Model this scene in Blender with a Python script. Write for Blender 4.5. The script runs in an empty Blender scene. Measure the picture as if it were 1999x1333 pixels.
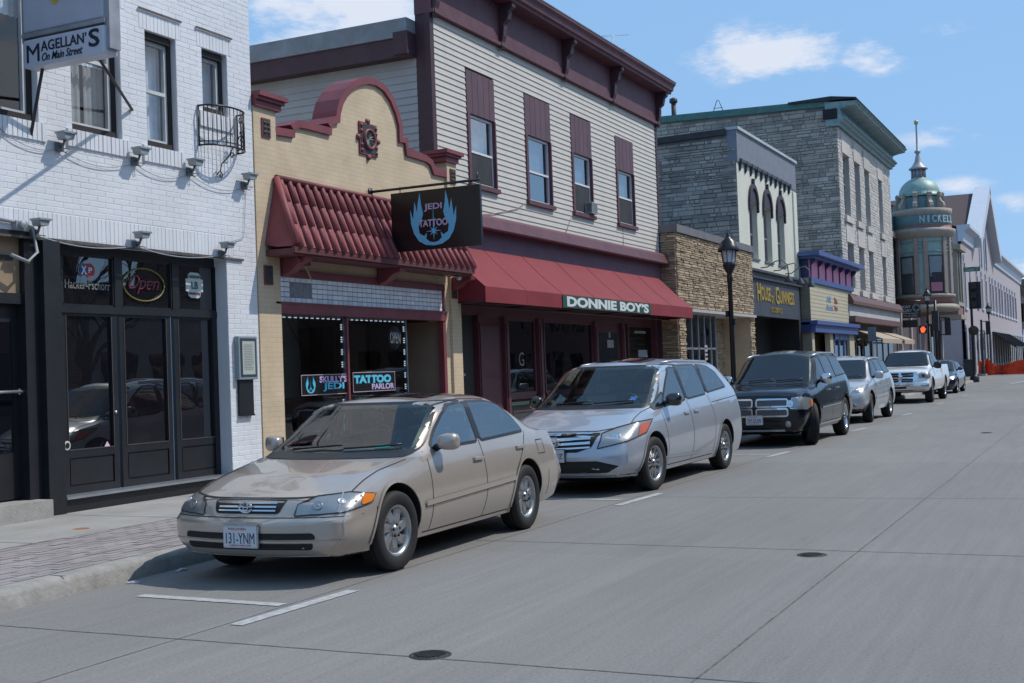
import bpy, bmesh, math, random
from mathutils import Vector, Matrix
from mathutils.bvhtree import BVHTree
random.seed(7)
S = bpy.context.scene
COL = S.collection
rad = math.radians
# ------------------------------------------------------------------ camera
YAW, PIT, ROL, FPX, HC = 0.4518317598, 0.0260103479, -0.0370955867, 2400.0, 1.58
_f = Vector((-math.sin(YAW)*math.cos(PIT), math.cos(YAW)*math.cos(PIT), math.sin(PIT)))
_r = _f.cross(Vector((0, 0, 1))).normalized(); _u = _r.cross(_f)
_R = math.cos(ROL)*_r + math.sin(ROL)*_u; _U = -math.sin(ROL)*_r + math.cos(ROL)*_u
cam = bpy.data.objects.new('camera', bpy.data.cameras.new('camera')); COL.objects.link(cam)
m = Matrix((( _R.x, _U.x, -_f.x, 0), (_R.y, _U.y, -_f.y, 0), (_R.z, _U.z, -_f.z, HC), (0, 0, 0, 1)))
cam.matrix_world = m; cam.data.lens = 36*FPX/1999; cam.data.clip_end = 3000; cam.data.clip_start = .1
S.camera = cam
# ------------------------------------------------------------------ sun + sky
LD = Vector((-0.62, -0.45, -1.0)).normalized()            # direction the sunlight travels
sun = bpy.data.objects.new('sun', bpy.data.lights.new('sun', 'SUN')); COL.objects.link(sun)
sun.rotation_euler = LD.to_track_quat('-Z', 'Y').to_euler(); sun.location = (0, 0, 60)
sun.data.energy = 3.3; sun.data.angle = rad(.53); sun.data.color = (1, .94, .85)
W = bpy.data.worlds.new('World'); S.world = W; W.use_nodes = True
N = W.node_tree.nodes; L = W.node_tree.links; N.clear()
out = N.new('ShaderNodeOutputWorld'); bg = N.new('ShaderNodeBackground'); sky = N.new('ShaderNodeTexSky')
sky.sky_type = 'NISHITA'; sky.sun_disc = False
sky.sun_elevation = math.asin(-LD.z); sky.sun_rotation = math.atan2(-LD.x, -LD.y)
sky.air_density = 1.0; sky.dust_density = .2; sky.ozone_density = 2.5
bg.inputs[1].default_value = .115
tc = N.new('ShaderNodeTexCoord')
nz = N.new('ShaderNodeTexNoise'); nz.inputs['Scale'].default_value = 11; nz.inputs['Detail'].default_value = 12; nz.inputs['Roughness'].default_value = .68
mp = N.new('ShaderNodeMapping'); mp.inputs['Scale'].default_value = (1, 1, 2.6)
L.new(tc.outputs['Generated'], mp.inputs[0]); L.new(mp.outputs[0], nz.inputs[0])
def mth(op, a, b=None, clamp=False):
    n = N.new('ShaderNodeMath'); n.operation = op; n.use_clamp = clamp
    for i, v in enumerate((a, b)):
        if v is None: continue
        if isinstance(v, (int, float)): n.inputs[i].default_value = v
        else: L.new(v, n.inputs[i])
    return n.outputs[0]
tot = None
# cloud banks: direction, half size across, half size up, strength
for d, sx, sz, k in (((-.230, .943, .241), .068, .028, 1.0), ((-.150, .961, .233), .035, .018, .8), ((-.107, .964, .243), .028, .012, .55),
                     ((-.525, .80, .285), .085, .06, .95), ((-.10, .981, .166), .05, .013, .5), ((-.10, .986, .13), .035, .011, .45),
                     ((-.05, .992, .113), .04, .014, .42), ((-.03, .995, .06), .07, .022, .6), ((-.2, .95, .31), .06, .02, .2),
                     ((.55, .45, .6), .5, .22, .9), ((.8, -.2, .5), .5, .25, .85), ((.7, .6, .22), .5, .09, .9), ((.2, .7, .8), .35, .2, .7), ((.9, .1, .25), .5, .1, .9), ((-.75, .1, .5), .4, .2, .7)):
    v = N.new('ShaderNodeVectorMath'); v.operation = 'SUBTRACT'; L.new(tc.outputs['Generated'], v.inputs[0]); v.inputs[1].default_value = Vector(d).normalized()
    s = N.new('ShaderNodeVectorMath'); s.operation = 'MULTIPLY'; L.new(v.outputs[0], s.inputs[0]); s.inputs[1].default_value = (1/sx, 1/sx, 1/sz)
    le = N.new('ShaderNodeVectorMath'); le.operation = 'LENGTH'; L.new(s.outputs[0], le.inputs[0])
    q = mth('MULTIPLY', mth('SUBTRACT', 1.25, le.outputs['Value'], True), k)
    tot = q if tot is None else mth('MAXIMUM', tot, q)
cl = mth('ADD', mth('MULTIPLY', tot, 1.05), mth('MULTIPLY', mth('SUBTRACT', nz.outputs[0], .585), 3.6))
cl = mth('MULTIPLY', mth('ADD', cl, .12, True), mth('MULTIPLY', tot, 2.2, True))
ramp = N.new('ShaderNodeMapRange'); ramp.interpolation_type = 'SMOOTHSTEP'; ramp.inputs[1].default_value = .05; ramp.inputs[2].default_value = .95; ramp.inputs[4].default_value = .85
L.new(cl, ramp.inputs[0])
tint = N.new('ShaderNodeMix'); tint.data_type = 'RGBA'; tint.blend_type = 'MULTIPLY'; tint.inputs[0].default_value = 1
tint.blend_type = 'MIX'; tint.inputs[0].default_value = .82; tint.inputs[7].default_value = (2.6, 4.75, 7.9, 1); L.new(sky.outputs[0], tint.inputs[6])
mixc = N.new('ShaderNodeMix'); mixc.data_type = 'RGBA'; mixc.inputs[7].default_value = (7.0, 7.3, 8.1, 1)
L.new(ramp.outputs[0], mixc.inputs[0]); L.new(tint.outputs[2], mixc.inputs[6])
L.new(mixc.outputs[2], bg.inputs[0]); L.new(bg.outputs[0], out.inputs[0])
S.view_settings.view_transform = 'Standard'; S.view_settings.look = 'None'; S.view_settings.exposure = 0; S.view_settings.gamma = 1
S.render.engine = 'CYCLES'; S.render.resolution_x = 1024; S.render.resolution_y = 683
S.cycles.max_bounces = 6; S.cycles.transparent_max_bounces = 12; S.cycles.caustics_reflective = False; S.cycles.caustics_refractive = False
# ------------------------------------------------------------------ survey helpers: the photo's rays meet a real plane
_P = Vector((0, 0, HC))
def ray(px, py):
    return _f + _R*((px-999.5)/FPX) + _U*(-(py-666.5)/FPX)
def X(px, py, x):
    d = ray(px, py); return _P + d*(x/d.x)
def Yp(px, py, y):
    d = ray(px, py); return _P + d*(y/d.y)
def G(px, py, z=0.):
    d = ray(px, py); return _P + d*((z-HC)/d.z)
def rect(x, px0, py0, px1, py1):
    "upper-left and lower-right pixel of a rectangle lying on the plane X=x -> y0,y1,z0,z1"
    a = X(px0, py0, x); b = X(px1, py1, x); return a.y, b.y, b.z, a.z
# ------------------------------------------------------------------ mesh building
class MB:
    def __init__(s): s.v = []; s.f = []; s.mi = []; s.sm = []
    def add(s, vs, fs, mi=0, smooth=False):
        o = len(s.v); s.v += [tuple(v) for v in vs]
        for f in fs: s.f.append([i+o for i in f]); s.mi.append(mi); s.sm.append(smooth)
        return s
    def box(s, x0, x1, y0, y1, z0, z1, mi=0, M=None):
        x0, x1 = sorted((x0, x1)); y0, y1 = sorted((y0, y1)); z0, z1 = sorted((z0, z1))
        vs = [Vector(p) for p in ((x0,y0,z0),(x1,y0,z0),(x1,y1,z0),(x0,y1,z0),(x0,y0,z1),(x1,y0,z1),(x1,y1,z1),(x0,y1,z1))]
        if M: vs = [M @ v for v in vs]
        return s.add(vs, [(0,3,2,1),(4,5,6,7),(0,1,5,4),(1,2,6,5),(2,3,7,6),(3,0,4,7)], mi)
    def prism(s, pts, a, b, axis='x', mi=0, smooth=False):
        "extrude a 2D outline along an axis: x -> pts are (y,z); y -> (x,z); z -> (x,y)"
        def mk(p, t):
            return (t, p[0], p[1]) if axis == 'x' else (p[0], t, p[1]) if axis == 'y' else (p[0], p[1], t)
        n = len(pts); vs = [mk(p, a) for p in pts]+[mk(p, b) for p in pts]
        s.add(vs, [tuple(range(n))[::-1], tuple(range(n, 2*n))], mi)
        o = len(s.v)-2*n
        for i in range(n):
            j = (i+1) % n; s.f.append([o+i, o+j, o+n+j, o+n+i]); s.mi.append(mi); s.sm.append(smooth)
        return s
    def tube(s, path, r, n=8, mi=0, cap=True):
        path = [Vector(p) for p in path]; rr = r if isinstance(r, (list, tuple)) else [r]*len(path)
        vs = []; fs = []
        up = Vector((0, 0, 1))
        for i, p in enumerate(path):
            t = (path[min(i+1, len(path)-1)]-path[max(i-1, 0)]).normalized()
            a = t.cross(up if abs(t.z) < .95 else Vector((1, 0, 0))).normalized(); b = t.cross(a)
            for k in range(n):
                g = 2*math.pi*k/n; vs.append(p+(a*math.cos(g)+b*math.sin(g))*rr[i])
        for i in range(len(path)-1):
            for k in range(n):
                k2 = (k+1) % n; fs.append((i*n+k, i*n+k2, (i+1)*n+k2, (i+1)*n+k))
        s.add(vs, fs, mi, True)
        if cap:
            o = len(s.v)-len(vs); s.f.append([o+k for k in range(n)]); s.f.append([o+(len(path)-1)*n+k for k in range(n)][::-1]); s.mi += [mi, mi]; s.sm += [False, False]
        return s
    def lathe(s, c, prof, n=24, mi=0, axis='z', a0=0, a1=2*math.pi, smooth=True, sharp=False):
        c = Vector(c); full = abs(a1-a0-2*math.pi) < 1e-6; m_ = n if full else n+1
        vs = []
        for r, h in prof:
            for k in range(m_):
                g = a0+(a1-a0)*k/n
                if axis == 'z': vs.append(c+Vector((r*math.cos(g), r*math.sin(g), h)))
                elif axis == 'x': vs.append(c+Vector((h, r*math.cos(g), r*math.sin(g))))
                else: vs.append(c+Vector((r*math.cos(g), h, r*math.sin(g))))
        fs = []
        for i in range(len(prof)-1):
            for k in range(n):
                k2 = (k+1) % m_; fs.append((i*m_+k, i*m_+k2, (i+1)*m_+k2, (i+1)*m_+k))
        return s.add(vs, fs, mi, smooth)
    def quad(s, a, b, c, d, mi=0): return s.add([a, b, c, d], [(0, 1, 2, 3)], mi)
WL = {}
def mks(name, mb, *a, **k):
    "each separate piece becomes an object of its own"
    par = list(range(len(mb.v)))
    def find(i):
        while par[i] != i: par[i] = par[par[i]]; i = par[i]
        return i
    for f in mb.f:
        for i in f[1:]: par[find(i)] = find(f[0])
    grp = {}
    for j, f in enumerate(mb.f): grp.setdefault(find(f[0]), []).append(j)
    for js in grp.values():
        m2 = MB(); ids = sorted({i for j in js for i in mb.f[j]}); mp_ = {v: n for n, v in enumerate(ids)}; m2.v = [mb.v[i] for i in ids]
        for j in js: m2.f.append([mp_[i] for i in mb.f[j]]); m2.mi.append(mb.mi[j]); m2.sm.append(mb.sm[j])
        mk(name, m2, *a, **k)
def tag(o, label=None, cat=None, group=None, kind=None):
    if label: o['label'] = label
    if cat: o['category'] = cat
    if group: o['group'] = group
    if kind: o['kind'] = kind
    return o
def thing(name, label, cat, loc=(0, 0, 0), group=None):
    o = bpy.data.objects.new(name, None); COL.objects.link(o); o.location = loc; o.empty_display_size = .2
    WL[o.name] = Vector(loc); return tag(o, label, cat, group)
def mk(name, mb, mats, parent=None, origin=None, label=None, cat=None, group=None, kind=None, bevel=0):
    me = bpy.data.meshes.new(name)
    og = WL[parent.name] if parent else Vector(origin or (0, 0, 0))
    me.from_pydata([Vector(v)-og for v in mb.v], [], mb.f)
    if not isinstance(mats, (list, tuple)): mats = [mats]
    for q in mats: me.materials.append(q)
    me.polygons.foreach_set('material_index', mb.mi); me.polygons.foreach_set('use_smooth', mb.sm)
    me.update(); o = bpy.data.objects.new(name, me); COL.objects.link(o)
    bm = bmesh.new(); bm.from_mesh(me); bmesh.ops.recalc_face_normals(bm, faces=bm.faces)
    if bevel: bmesh.ops.bevel(bm, geom=[e for e in bm.edges if e.is_manifold and e.calc_face_angle() > .5], offset=bevel, segments=2, affect='EDGES', profile=.6)
    bm.to_mesh(me); bm.free()
    if parent: o.parent = parent; WL[o.name] = og
    else: o.location = og; WL[o.name] = og
    return tag(o, label, cat, group, kind)
# ------------------------------------------------------------------ materials
MATS = {}
def mat(name, col, rough=.7, metal=0, var=.12, vs=3., bump=0, bs=40., spec=.5, coat=0, island=0, emit=0, dirt=0, noiseobj=True, flake=0):
    if name in MATS: return MATS[name]
    M_ = bpy.data.materials.new(name); M_.use_nodes = True; nt = M_.node_tree; n = nt.nodes; l = nt.links
    b = n['Principled BSDF']; b.inputs['Roughness'].default_value = rough; b.inputs['Metallic'].default_value = metal
    b.inputs['Specular IOR Level'].default_value = spec; b.inputs['Coat Weight'].default_value = coat; b.inputs['Coat Roughness'].default_value = .02
    b.inputs['Base Color'].default_value = (*col, 1)
    t = n.new('ShaderNodeTexCoord'); g = n.new('ShaderNodeNewGeometry')
    last = None
    if var:
        x = n.new('ShaderNodeTexNoise'); x.inputs['Scale'].default_value = vs; x.inputs['Detail'].default_value = 6; x.inputs['Roughness'].default_value = .6
        l.new(t.outputs['Object'], x.inputs[0])
        mr = n.new('ShaderNodeMapRange'); mr.inputs[1].default_value = .3; mr.inputs[2].default_value = .7; mr.inputs[3].default_value = 1-var; mr.inputs[4].default_value = 1+var
        l.new(x.outputs[0], mr.inputs[0]); last = mr.outputs[0]
    if island:
        mr = n.new('ShaderNodeMapRange'); mr.inputs[3].default_value = 1-island; mr.inputs[4].default_value = 1+island
        l.new(g.outputs['Random Per Island'], mr.inputs[0])
        if last:
            k = n.new('ShaderNodeMath'); k.operation = 'MULTIPLY'; l.new(last, k.inputs[0]); l.new(mr.outputs[0], k.inputs[1]); last = k.outputs[0]
        else: last = mr.outputs[0]
    if last:
        v = n.new('ShaderNodeVectorMath'); v.operation = 'SCALE'; v.inputs[0].default_value = col; l.new(last, v.inputs['Scale']); l.new(v.outputs[0], b.inputs['Base Color'])
        co = v.outputs[0]
        if dirt:
            x = n.new('ShaderNodeTexNoise'); x.inputs['Scale'].default_value = 1.6; x.inputs['Detail'].default_value = 8; x.inputs['Roughness'].default_value = .75; dm_ = n.new('ShaderNodeMapping'); dm_.inputs['Scale'].default_value = (1, 1, .3); l.new(t.outputs['Object'], dm_.inputs[0]); l.new(dm_.outputs[0], x.inputs[0])
            mr = n.new('ShaderNodeMapRange'); mr.inputs[1].default_value = .52; mr.inputs[2].default_value = .75; mr.inputs[4].default_value = dirt; l.new(x.outputs[0], mr.inputs[0])
            mx = n.new('ShaderNodeMix'); mx.data_type = 'RGBA'; l.new(mr.outputs[0], mx.inputs[0]); l.new(co, mx.inputs[6]); mx.inputs[7].default_value = (col[0]*.45+.03, col[1]*.42+.025, col[2]*.38+.02, 1)
            l.new(mx.outputs[2], b.inputs['Base Color'])
    if bump:
        x = n.new('ShaderNodeTexNoise'); x.inputs['Scale'].default_value = bs; x.inputs['Detail'].default_value = 5; l.new(t.outputs['Object'], x.inputs[0])
        bp = n.new('ShaderNodeBump'); bp.inputs['Strength'].default_value = bump; bp.inputs['Distance'].default_value = .02; l.new(x.outputs[0], bp.inputs['Height']); l.new(bp.outputs[0], b.inputs['Normal'])
    if flake:
        x = n.new('ShaderNodeTexNoise'); x.inputs['Scale'].default_value = 900; l.new(t.outputs['Object'], x.inputs[0])
        mr = n.new('ShaderNodeMapRange'); mr.inputs[3].default_value = rough-.1; mr.inputs[4].default_value = rough+.1; l.new(x.outputs[0], mr.inputs[0]); l.new(mr.outputs[0], b.inputs['Roughness'])
    if emit:
        b.inputs['Emission Color'].default_value = (*col, 1); b.inputs['Emission Strength'].default_value = emit
    MATS[name] = M_; return M_
def brickmat(name, c1, c2, mort, bw=.22, rh=.075, ms=.008, bump=.4, rough=.8, dist=0., var=.12):
    M_ = bpy.data.materials.new(name); M_.use_nodes = True; nt = M_.node_tree; n = nt.nodes; l = nt.links
    b = n['Principled BSDF']; b.inputs['Roughness'].default_value = rough
    g = n.new('ShaderNodeNewGeometry'); sp = n.new('ShaderNodeSeparateXYZ'); l.new(g.outputs['Position'], sp.inputs[0])
    ad = n.new('ShaderNodeMath'); ad.operation = 'ADD'; l.new(sp.outputs[0], ad.inputs[0]); l.new(sp.outputs[1], ad.inputs[1])
    cb = n.new('ShaderNodeCombineXYZ'); l.new(ad.outputs[0], cb.inputs[0]); l.new(sp.outputs[2], cb.inputs[1])
    vec = cb.outputs[0]
    x = n.new('ShaderNodeTexNoise'); x.inputs['Scale'].default_value = 2.2; x.inputs['Detail'].default_value = 5; l.new(cb.outputs[0], x.inputs[0])
    if dist:
        sc = n.new('ShaderNodeVectorMath'); sc.operation = 'SCALE'; sc.inputs['Scale'].default_value = dist; l.new(x.outputs['Color'], sc.inputs[0])
        aa = n.new('ShaderNodeVectorMath'); l.new(cb.outputs[0], aa.inputs[0]); l.new(sc.outputs[0], aa.inputs[1]); vec = aa.outputs[0]
    k = n.new('ShaderNodeTexBrick'); k.inputs['Scale'].default_value = 1; k.inputs['Brick Width'].default_value = bw; k.inputs['Row Height'].default_value = rh
    k.inputs['Mortar Size'].default_value = ms; k.inputs['Mortar Smooth'].default_value = .3
    k.inputs['Color1'].default_value = (*c1, 1); k.inputs['Color2'].default_value = (*c2, 1); k.inputs['Mortar'].default_value = (*mort, 1); l.new(vec, k.inputs[0])
    mr = n.new('ShaderNodeMapRange'); mr.inputs[1].default_value = .3; mr.inputs[2].default_value = .7; mr.inputs[3].default_value = 1-var; mr.inputs[4].default_value = 1+var; l.new(x.outputs[0], mr.inputs[0])
    v = n.new('ShaderNodeVectorMath'); v.operation = 'SCALE'; l.new(k.outputs[0], v.inputs[0]); l.new(mr.outputs[0], v.inputs['Scale']); l.new(v.outputs[0], b.inputs['Base Color'])
    if bump:
        bp = n.new('ShaderNodeBump'); bp.invert = True; bp.inputs['Strength'].default_value = bump; bp.inputs['Distance'].default_value = .01; l.new(k.outputs['Fac'], bp.inputs['Height']); l.new(bp.outputs[0], b.inputs['Normal'])
    MATS[name] = M_; return M_
def glassmat(name, tint=(.55, .6, .62), ior=1.9, rough=.0, wavy=.0, opaque=None):
    "window glass: fresnel mirror over a see-through (or dark, tinted) body"
    M_ = bpy.data.materials.new(name); M_.use_nodes = True; nt = M_.node_tree; n = nt.nodes; l = nt.links; n.clear()
    o = n.new('ShaderNodeOutputMaterial'); mx = n.new('ShaderNodeMixShader'); fr = n.new('ShaderNodeFresnel')
    gg = n.new('ShaderNodeNewGeometry'); ii = n.new('ShaderNodeMapRange'); ii.inputs[3].default_value = ior; ii.inputs[4].default_value = 1/ior; l.new(gg.outputs['Backfacing'], ii.inputs[0]); l.new(ii.outputs[0], fr.inputs[0])
    gl = n.new('ShaderNodeBsdfGlossy'); gl.inputs['Roughness'].default_value = rough
    if opaque is None: tr = n.new('ShaderNodeBsdfTransparent'); tr.inputs[0].default_value = (*tint, 1)
    else: tr = n.new('ShaderNodeBsdfDiffuse'); tr.inputs[0].default_value = (*opaque, 1)
    l.new(fr.outputs[0], mx.inputs[0]); l.new(tr.outputs[0], mx.inputs[1]); l.new(gl.outputs[0], mx.inputs[2]); l.new(mx.outputs[0], o.inputs[0])
    if wavy:
        t = n.new('ShaderNodeTexCoord'); x = n.new('ShaderNodeTexNoise'); x.inputs['Scale'].default_value = 1.6; x.inputs['Detail'].default_value = 1; l.new(t.outputs['Object'], x.inputs[0])
        bp = n.new('ShaderNodeBump'); bp.inputs['Strength'].default_value = wavy; bp.inputs['Distance'].default_value = .02; l.new(x.outputs[0], bp.inputs['Height']); l.new(bp.outputs[0], gl.inputs['Normal'])
    MATS[name] = M_; return M_
GL = glassmat('window_glass', (.93, .95, .96), 2.0, wavy=.12)
GLU = glassmat('upstairs_glass', (.6, .66, .7), 6.5, wavy=.1)
GLS = glassmat('shop_glass', (.6, .62, .64), 1.7, wavy=.08)
CGL = glassmat('car_glass', ior=3.4, opaque=(.012, .015, .018))
CGW = glassmat('windshield_glass', ior=1.8, opaque=(.010, .013, .018))
white = mat('white_paint', (.62, .66, .72), .6)
black = mat('black_paint', (.012, .013, .017), .45, var=.25, bump=.1)
blackm = mat('black_metal', (.012, .012, .014), .35, var=.1)
dark = mat('dark_interior', (.012, .012, .014), .9)
alu = mat('aluminium', (.45, .48, .52), .35, .8)
galv = mat('galvanised_metal', (.30, .33, .35), .5, .4, var=.2)
burg = mat('burgundy_paint', (.115, .045, .06), .6, var=.2, dirt=.4)
burgd = mat('dark_burgundy_paint', (.055, .025, .035), .6, var=.2)
redt = mat('red_painted_trim', (.19, .045, .055), .55, var=.2, dirt=.35)
conc = mat('concrete_step', (.33, .32, .30), .9, var=.15, vs=6, bump=.3, dirt=.5)
rubber = mat('rubber', (.012, .012, .013), .75, var=.2)
chrome = mat('chrome', (.62, .64, .66), .12, 1, var=0)
# ------------------------------------------------------------------ text
_fc = [0]
def text(s, c, w, h, right, up, mt, parent, name='lettering', depth=.006, shear=0, bold=0, label=None, res=3):
    cu = bpy.data.curves.new('t', 'FONT'); cu.body = s; cu.align_x = 'CENTER'; cu.shear = shear; cu.offset = bold; cu.extrude = .5; cu.resolution_u = res
    o = bpy.data.objects.new('t', cu); COL.objects.link(o); bpy.context.view_layer.update()
    me = bpy.data.meshes.new_from_object(o.evaluated_get(bpy.context.evaluated_depsgraph_get()))
    bpy.data.objects.remove(o); xs = [v.co.x for v in me.vertices]; ys = [v.co.y for v in me.vertices]
    x0, x1, y0, y1 = min(xs), max(xs), min(ys), max(ys); r = Vector(right).normalized(); u = Vector(up).normalized(); n = r.cross(u); c = Vector(c)
    og = WL[parent.name]
    for v in me.vertices:
        a = (v.co.x-(x0+x1)/2)/(x1-x0)*w; b = (v.co.y-(y0+y1)/2)/(y1-y0)*h; d = (v.co.z+.5)*depth
        v.co = c+r*a+u*b+n*d-og
    me.materials.clear(); me.materials.append(mt); ob = bpy.data.objects.new(name, me); COL.objects.link(ob); ob.parent = parent; WL[ob.name] = og
    bpy.data.curves.remove(cu); return tag(ob, label)
def outline(pts, c, s, right, up, mt, parent, name, depth=.006, off=0):
    "flat emblem shape, a thin plate"
    r = Vector(right); u = Vector(up); n = r.cross(u); c = Vector(c); mb = MB(); k = len(pts)
    a = [c+r*p[0]*s+u*p[1]*s+n*off for p in pts]
    mb.add(a+[v+n*depth for v in a], [tuple(range(k)), tuple(range(k, 2*k))[::-1]]+[(i, (i+1) % k, (i+1) % k+k, i+k) for i in range(k)])
    return mk(name, mb, mt, parent)
def ring(cx, cy, rx, ry, n=28, a0=0, a1=2*math.pi):
    return [(cx+rx*math.cos(a0+(a1-a0)*i/n), cy+ry*math.sin(a0+(a1-a0)*i/n)) for i in range(n)]
RT = ((0, 1, 0), (0, 0, 1))      # lettering on a facade (faces +X)
FR = ((1, 0, 0), (0, 0, 1))      # lettering that faces the camera end of the street
# ------------------------------------------------------------------ wall builders
def wall_holes(mb, x, y0, y1, z0, z1, holes, depth=.15, mi=0, back=None):
    "a wall sheet facing +X with openings, and the reveals of the openings"
    ys = sorted({y0, y1, *[min(max(h[0], y0), y1) for h in holes], *[min(max(h[1], y0), y1) for h in holes]})
    zs = sorted({z0, z1, *[min(max(h[2], z0), z1) for h in holes], *[min(max(h[3], z0), z1) for h in holes]})
    for a, b in zip(ys, ys[1:]):
        for c, d in zip(zs, zs[1:]):
            my, mz = (a+b)/2, (c+d)/2
            if any(h[0] < my < h[1] and h[2] < mz < h[3] for h in holes): continue
            mb.quad((x, a, c), (x, b, c), (x, b, d), (x, a, d), mi)
    for h in holes:
        a, b, c, d = h[:4]; e = x-depth
        mb.quad((x, a, c), (e, a, c), (e, a, d), (x, a, d), mi); mb.quad((x, b, c), (x, b, d), (e, b, d), (e, b, c), mi)
        mb.quad((x, a, d), (e, a, d), (e, b, d), (x, b, d), mi); mb.quad((x, a, c), (x, b, c), (e, b, c), (e, a, c), mi)
def spans(y0, y1, z, holes):
    segs = [(y0, y1)]
    for h in holes:
        if h[2] < z < h[3]:
            new = []
            for a, b in segs:
                if h[1] <= a or h[0] >= b: new.append((a, b)); continue
                if h[0]-a > .01: new.append((a, h[0]))
                if b-h[1] > .01: new.append((h[1], b))
            segs = new
    return segs
def stones(mb, x, y0, y1, z0, z1, holes, rh, bw, gap=.01, d=.012, rj=0, bj=0, dj=0, axis='x', sgn=1, mi=0, seed=1, ztop=None):
    "courses of real bricks or stones standing d proud of the wall sheet"
    R = random.Random(seed); z = z0; row = 0
    while z < z1-.01:
        h = min(rh*(1+R.uniform(-rj, rj)), z1-z)
        for a, b in spans(y0, y1, z+h/2, holes):
            y = a; first = True
            while y < b-.005:
                w = bw*(1+R.uniform(-bj, bj))
                if first and (row % 2) and bj == 0: w *= .5
                first = False
                if b-(y+w) < bw*.25: w = b-y
                w = min(w, b-y)
                zt = z+h
                if ztop and zt > ztop(y+w/2): y += w; continue
                dd = d*(1+R.uniform(-dj, dj)); g = gap/2; c = min(.003+gap*.4, h*.25)
                p = [(y+g, z+g), (y+w-g, z+g), (y+w-g, zt-g), (y+g, zt-g)]
                q = [(y+g+c, z+g+c), (y+w-g-c, z+g+c), (y+w-g-c, zt-g-c), (y+g+c, zt-g-c)]
                f = (lambda t, e: (x+e*sgn, t[0], t[1])) if axis == 'x' else (lambda t, e: (t[0], x+e*sgn, t[1]))
                mb.add([f(t, 0) for t in p]+[f(t, dd) for t in q], [(4, 5, 6, 7), (0, 1, 5, 4), (1, 2, 6, 5), (2, 3, 7, 6), (3, 0, 4, 7)], mi)
                y += w
        z += h; row += 1
def window(par, x, y0, y1, z0, z1, fm, gm=None, depth=.12, fw=.05, sash=.5, name='window', back=True, sill=None, mull=0, bm=None, curtain=None, bmat=None):
    "a sash window set back in its opening: frame > pane, (curtain), sill"
    xf = x-depth; mb = MB(); t = .05
    mb.box(xf-t, xf, y0, y0+fw, z0, z1); mb.box(xf-t, xf, y1-fw, y1, z0, z1); mb.box(xf-t, xf, y0+fw, y1-fw, z1-fw, z1); mb.box(xf-t, xf, y0+fw, y1-fw, z0, z0+fw)
    if sash:
        zs = z0+(z1-z0)*sash; mb.box(xf-t+.01, xf+.012, y0+fw, y1-fw, zs-.022, zs+.022)
    for k in range(mull):
        ym = y0+(y1-y0)*(k+1)/(mull+1); mb.box(xf-t+.01, xf-.003, ym-.02, ym+.02, z0+fw, z1-fw)
    f = mk(name, mb, fm, par)
    g = MB(); g.quad((xf-.03, y0+fw, z0+fw), (xf-.03, y1-fw, z0+fw), (xf-.03, y1-fw, z1-fw), (xf-.03, y0+fw, z1-fw)); mk('pane', g, gm or GL, f)
    if back:
        b = MB(); b.quad((xf-.75, y0-.5, z0-.3), (xf-.75, y1+.6, z0-.3), (xf-.75, y1+.6, z1+.3), (xf-.75, y0-.5, z1+.3)); mk('room_backdrop', b, bmat or dark, f)
    if curtain:
        for (a, b_, c0, c1, cm) in curtain:
            n = max(6, int((b_-a)/.025)); vs = []
            for i in range(n+1):
                y = a+(b_-a)*i/n; xx = xf-.16+.022*math.sin(i*1.9)
                vs += [(xx, y, c0), (xx, y, c1)]
            c = MB(); c.add(vs, [(2*i, 2*i+2, 2*i+3, 2*i+1) for i in range(n)], 0, True); mk('curtain', c, cm, f)
    if sill:
        s_ = MB(); s_.box(x-depth-.01, x+.05, y0-.06, y1+.06, z0-.07, z0-.002); mk('sill', s_, sill, f)
    return f
curt = mat('pale_curtain_or_fill', (.70, .78, .86), .9, var=.2)  # serves real curtains and the added brightening sheets in the clapboard building
curtg = mat('grey_curtain', (.30, .32, .32), .9, var=.25)
room = mat('room_wall', (.05, .055, .06), .9)
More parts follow.
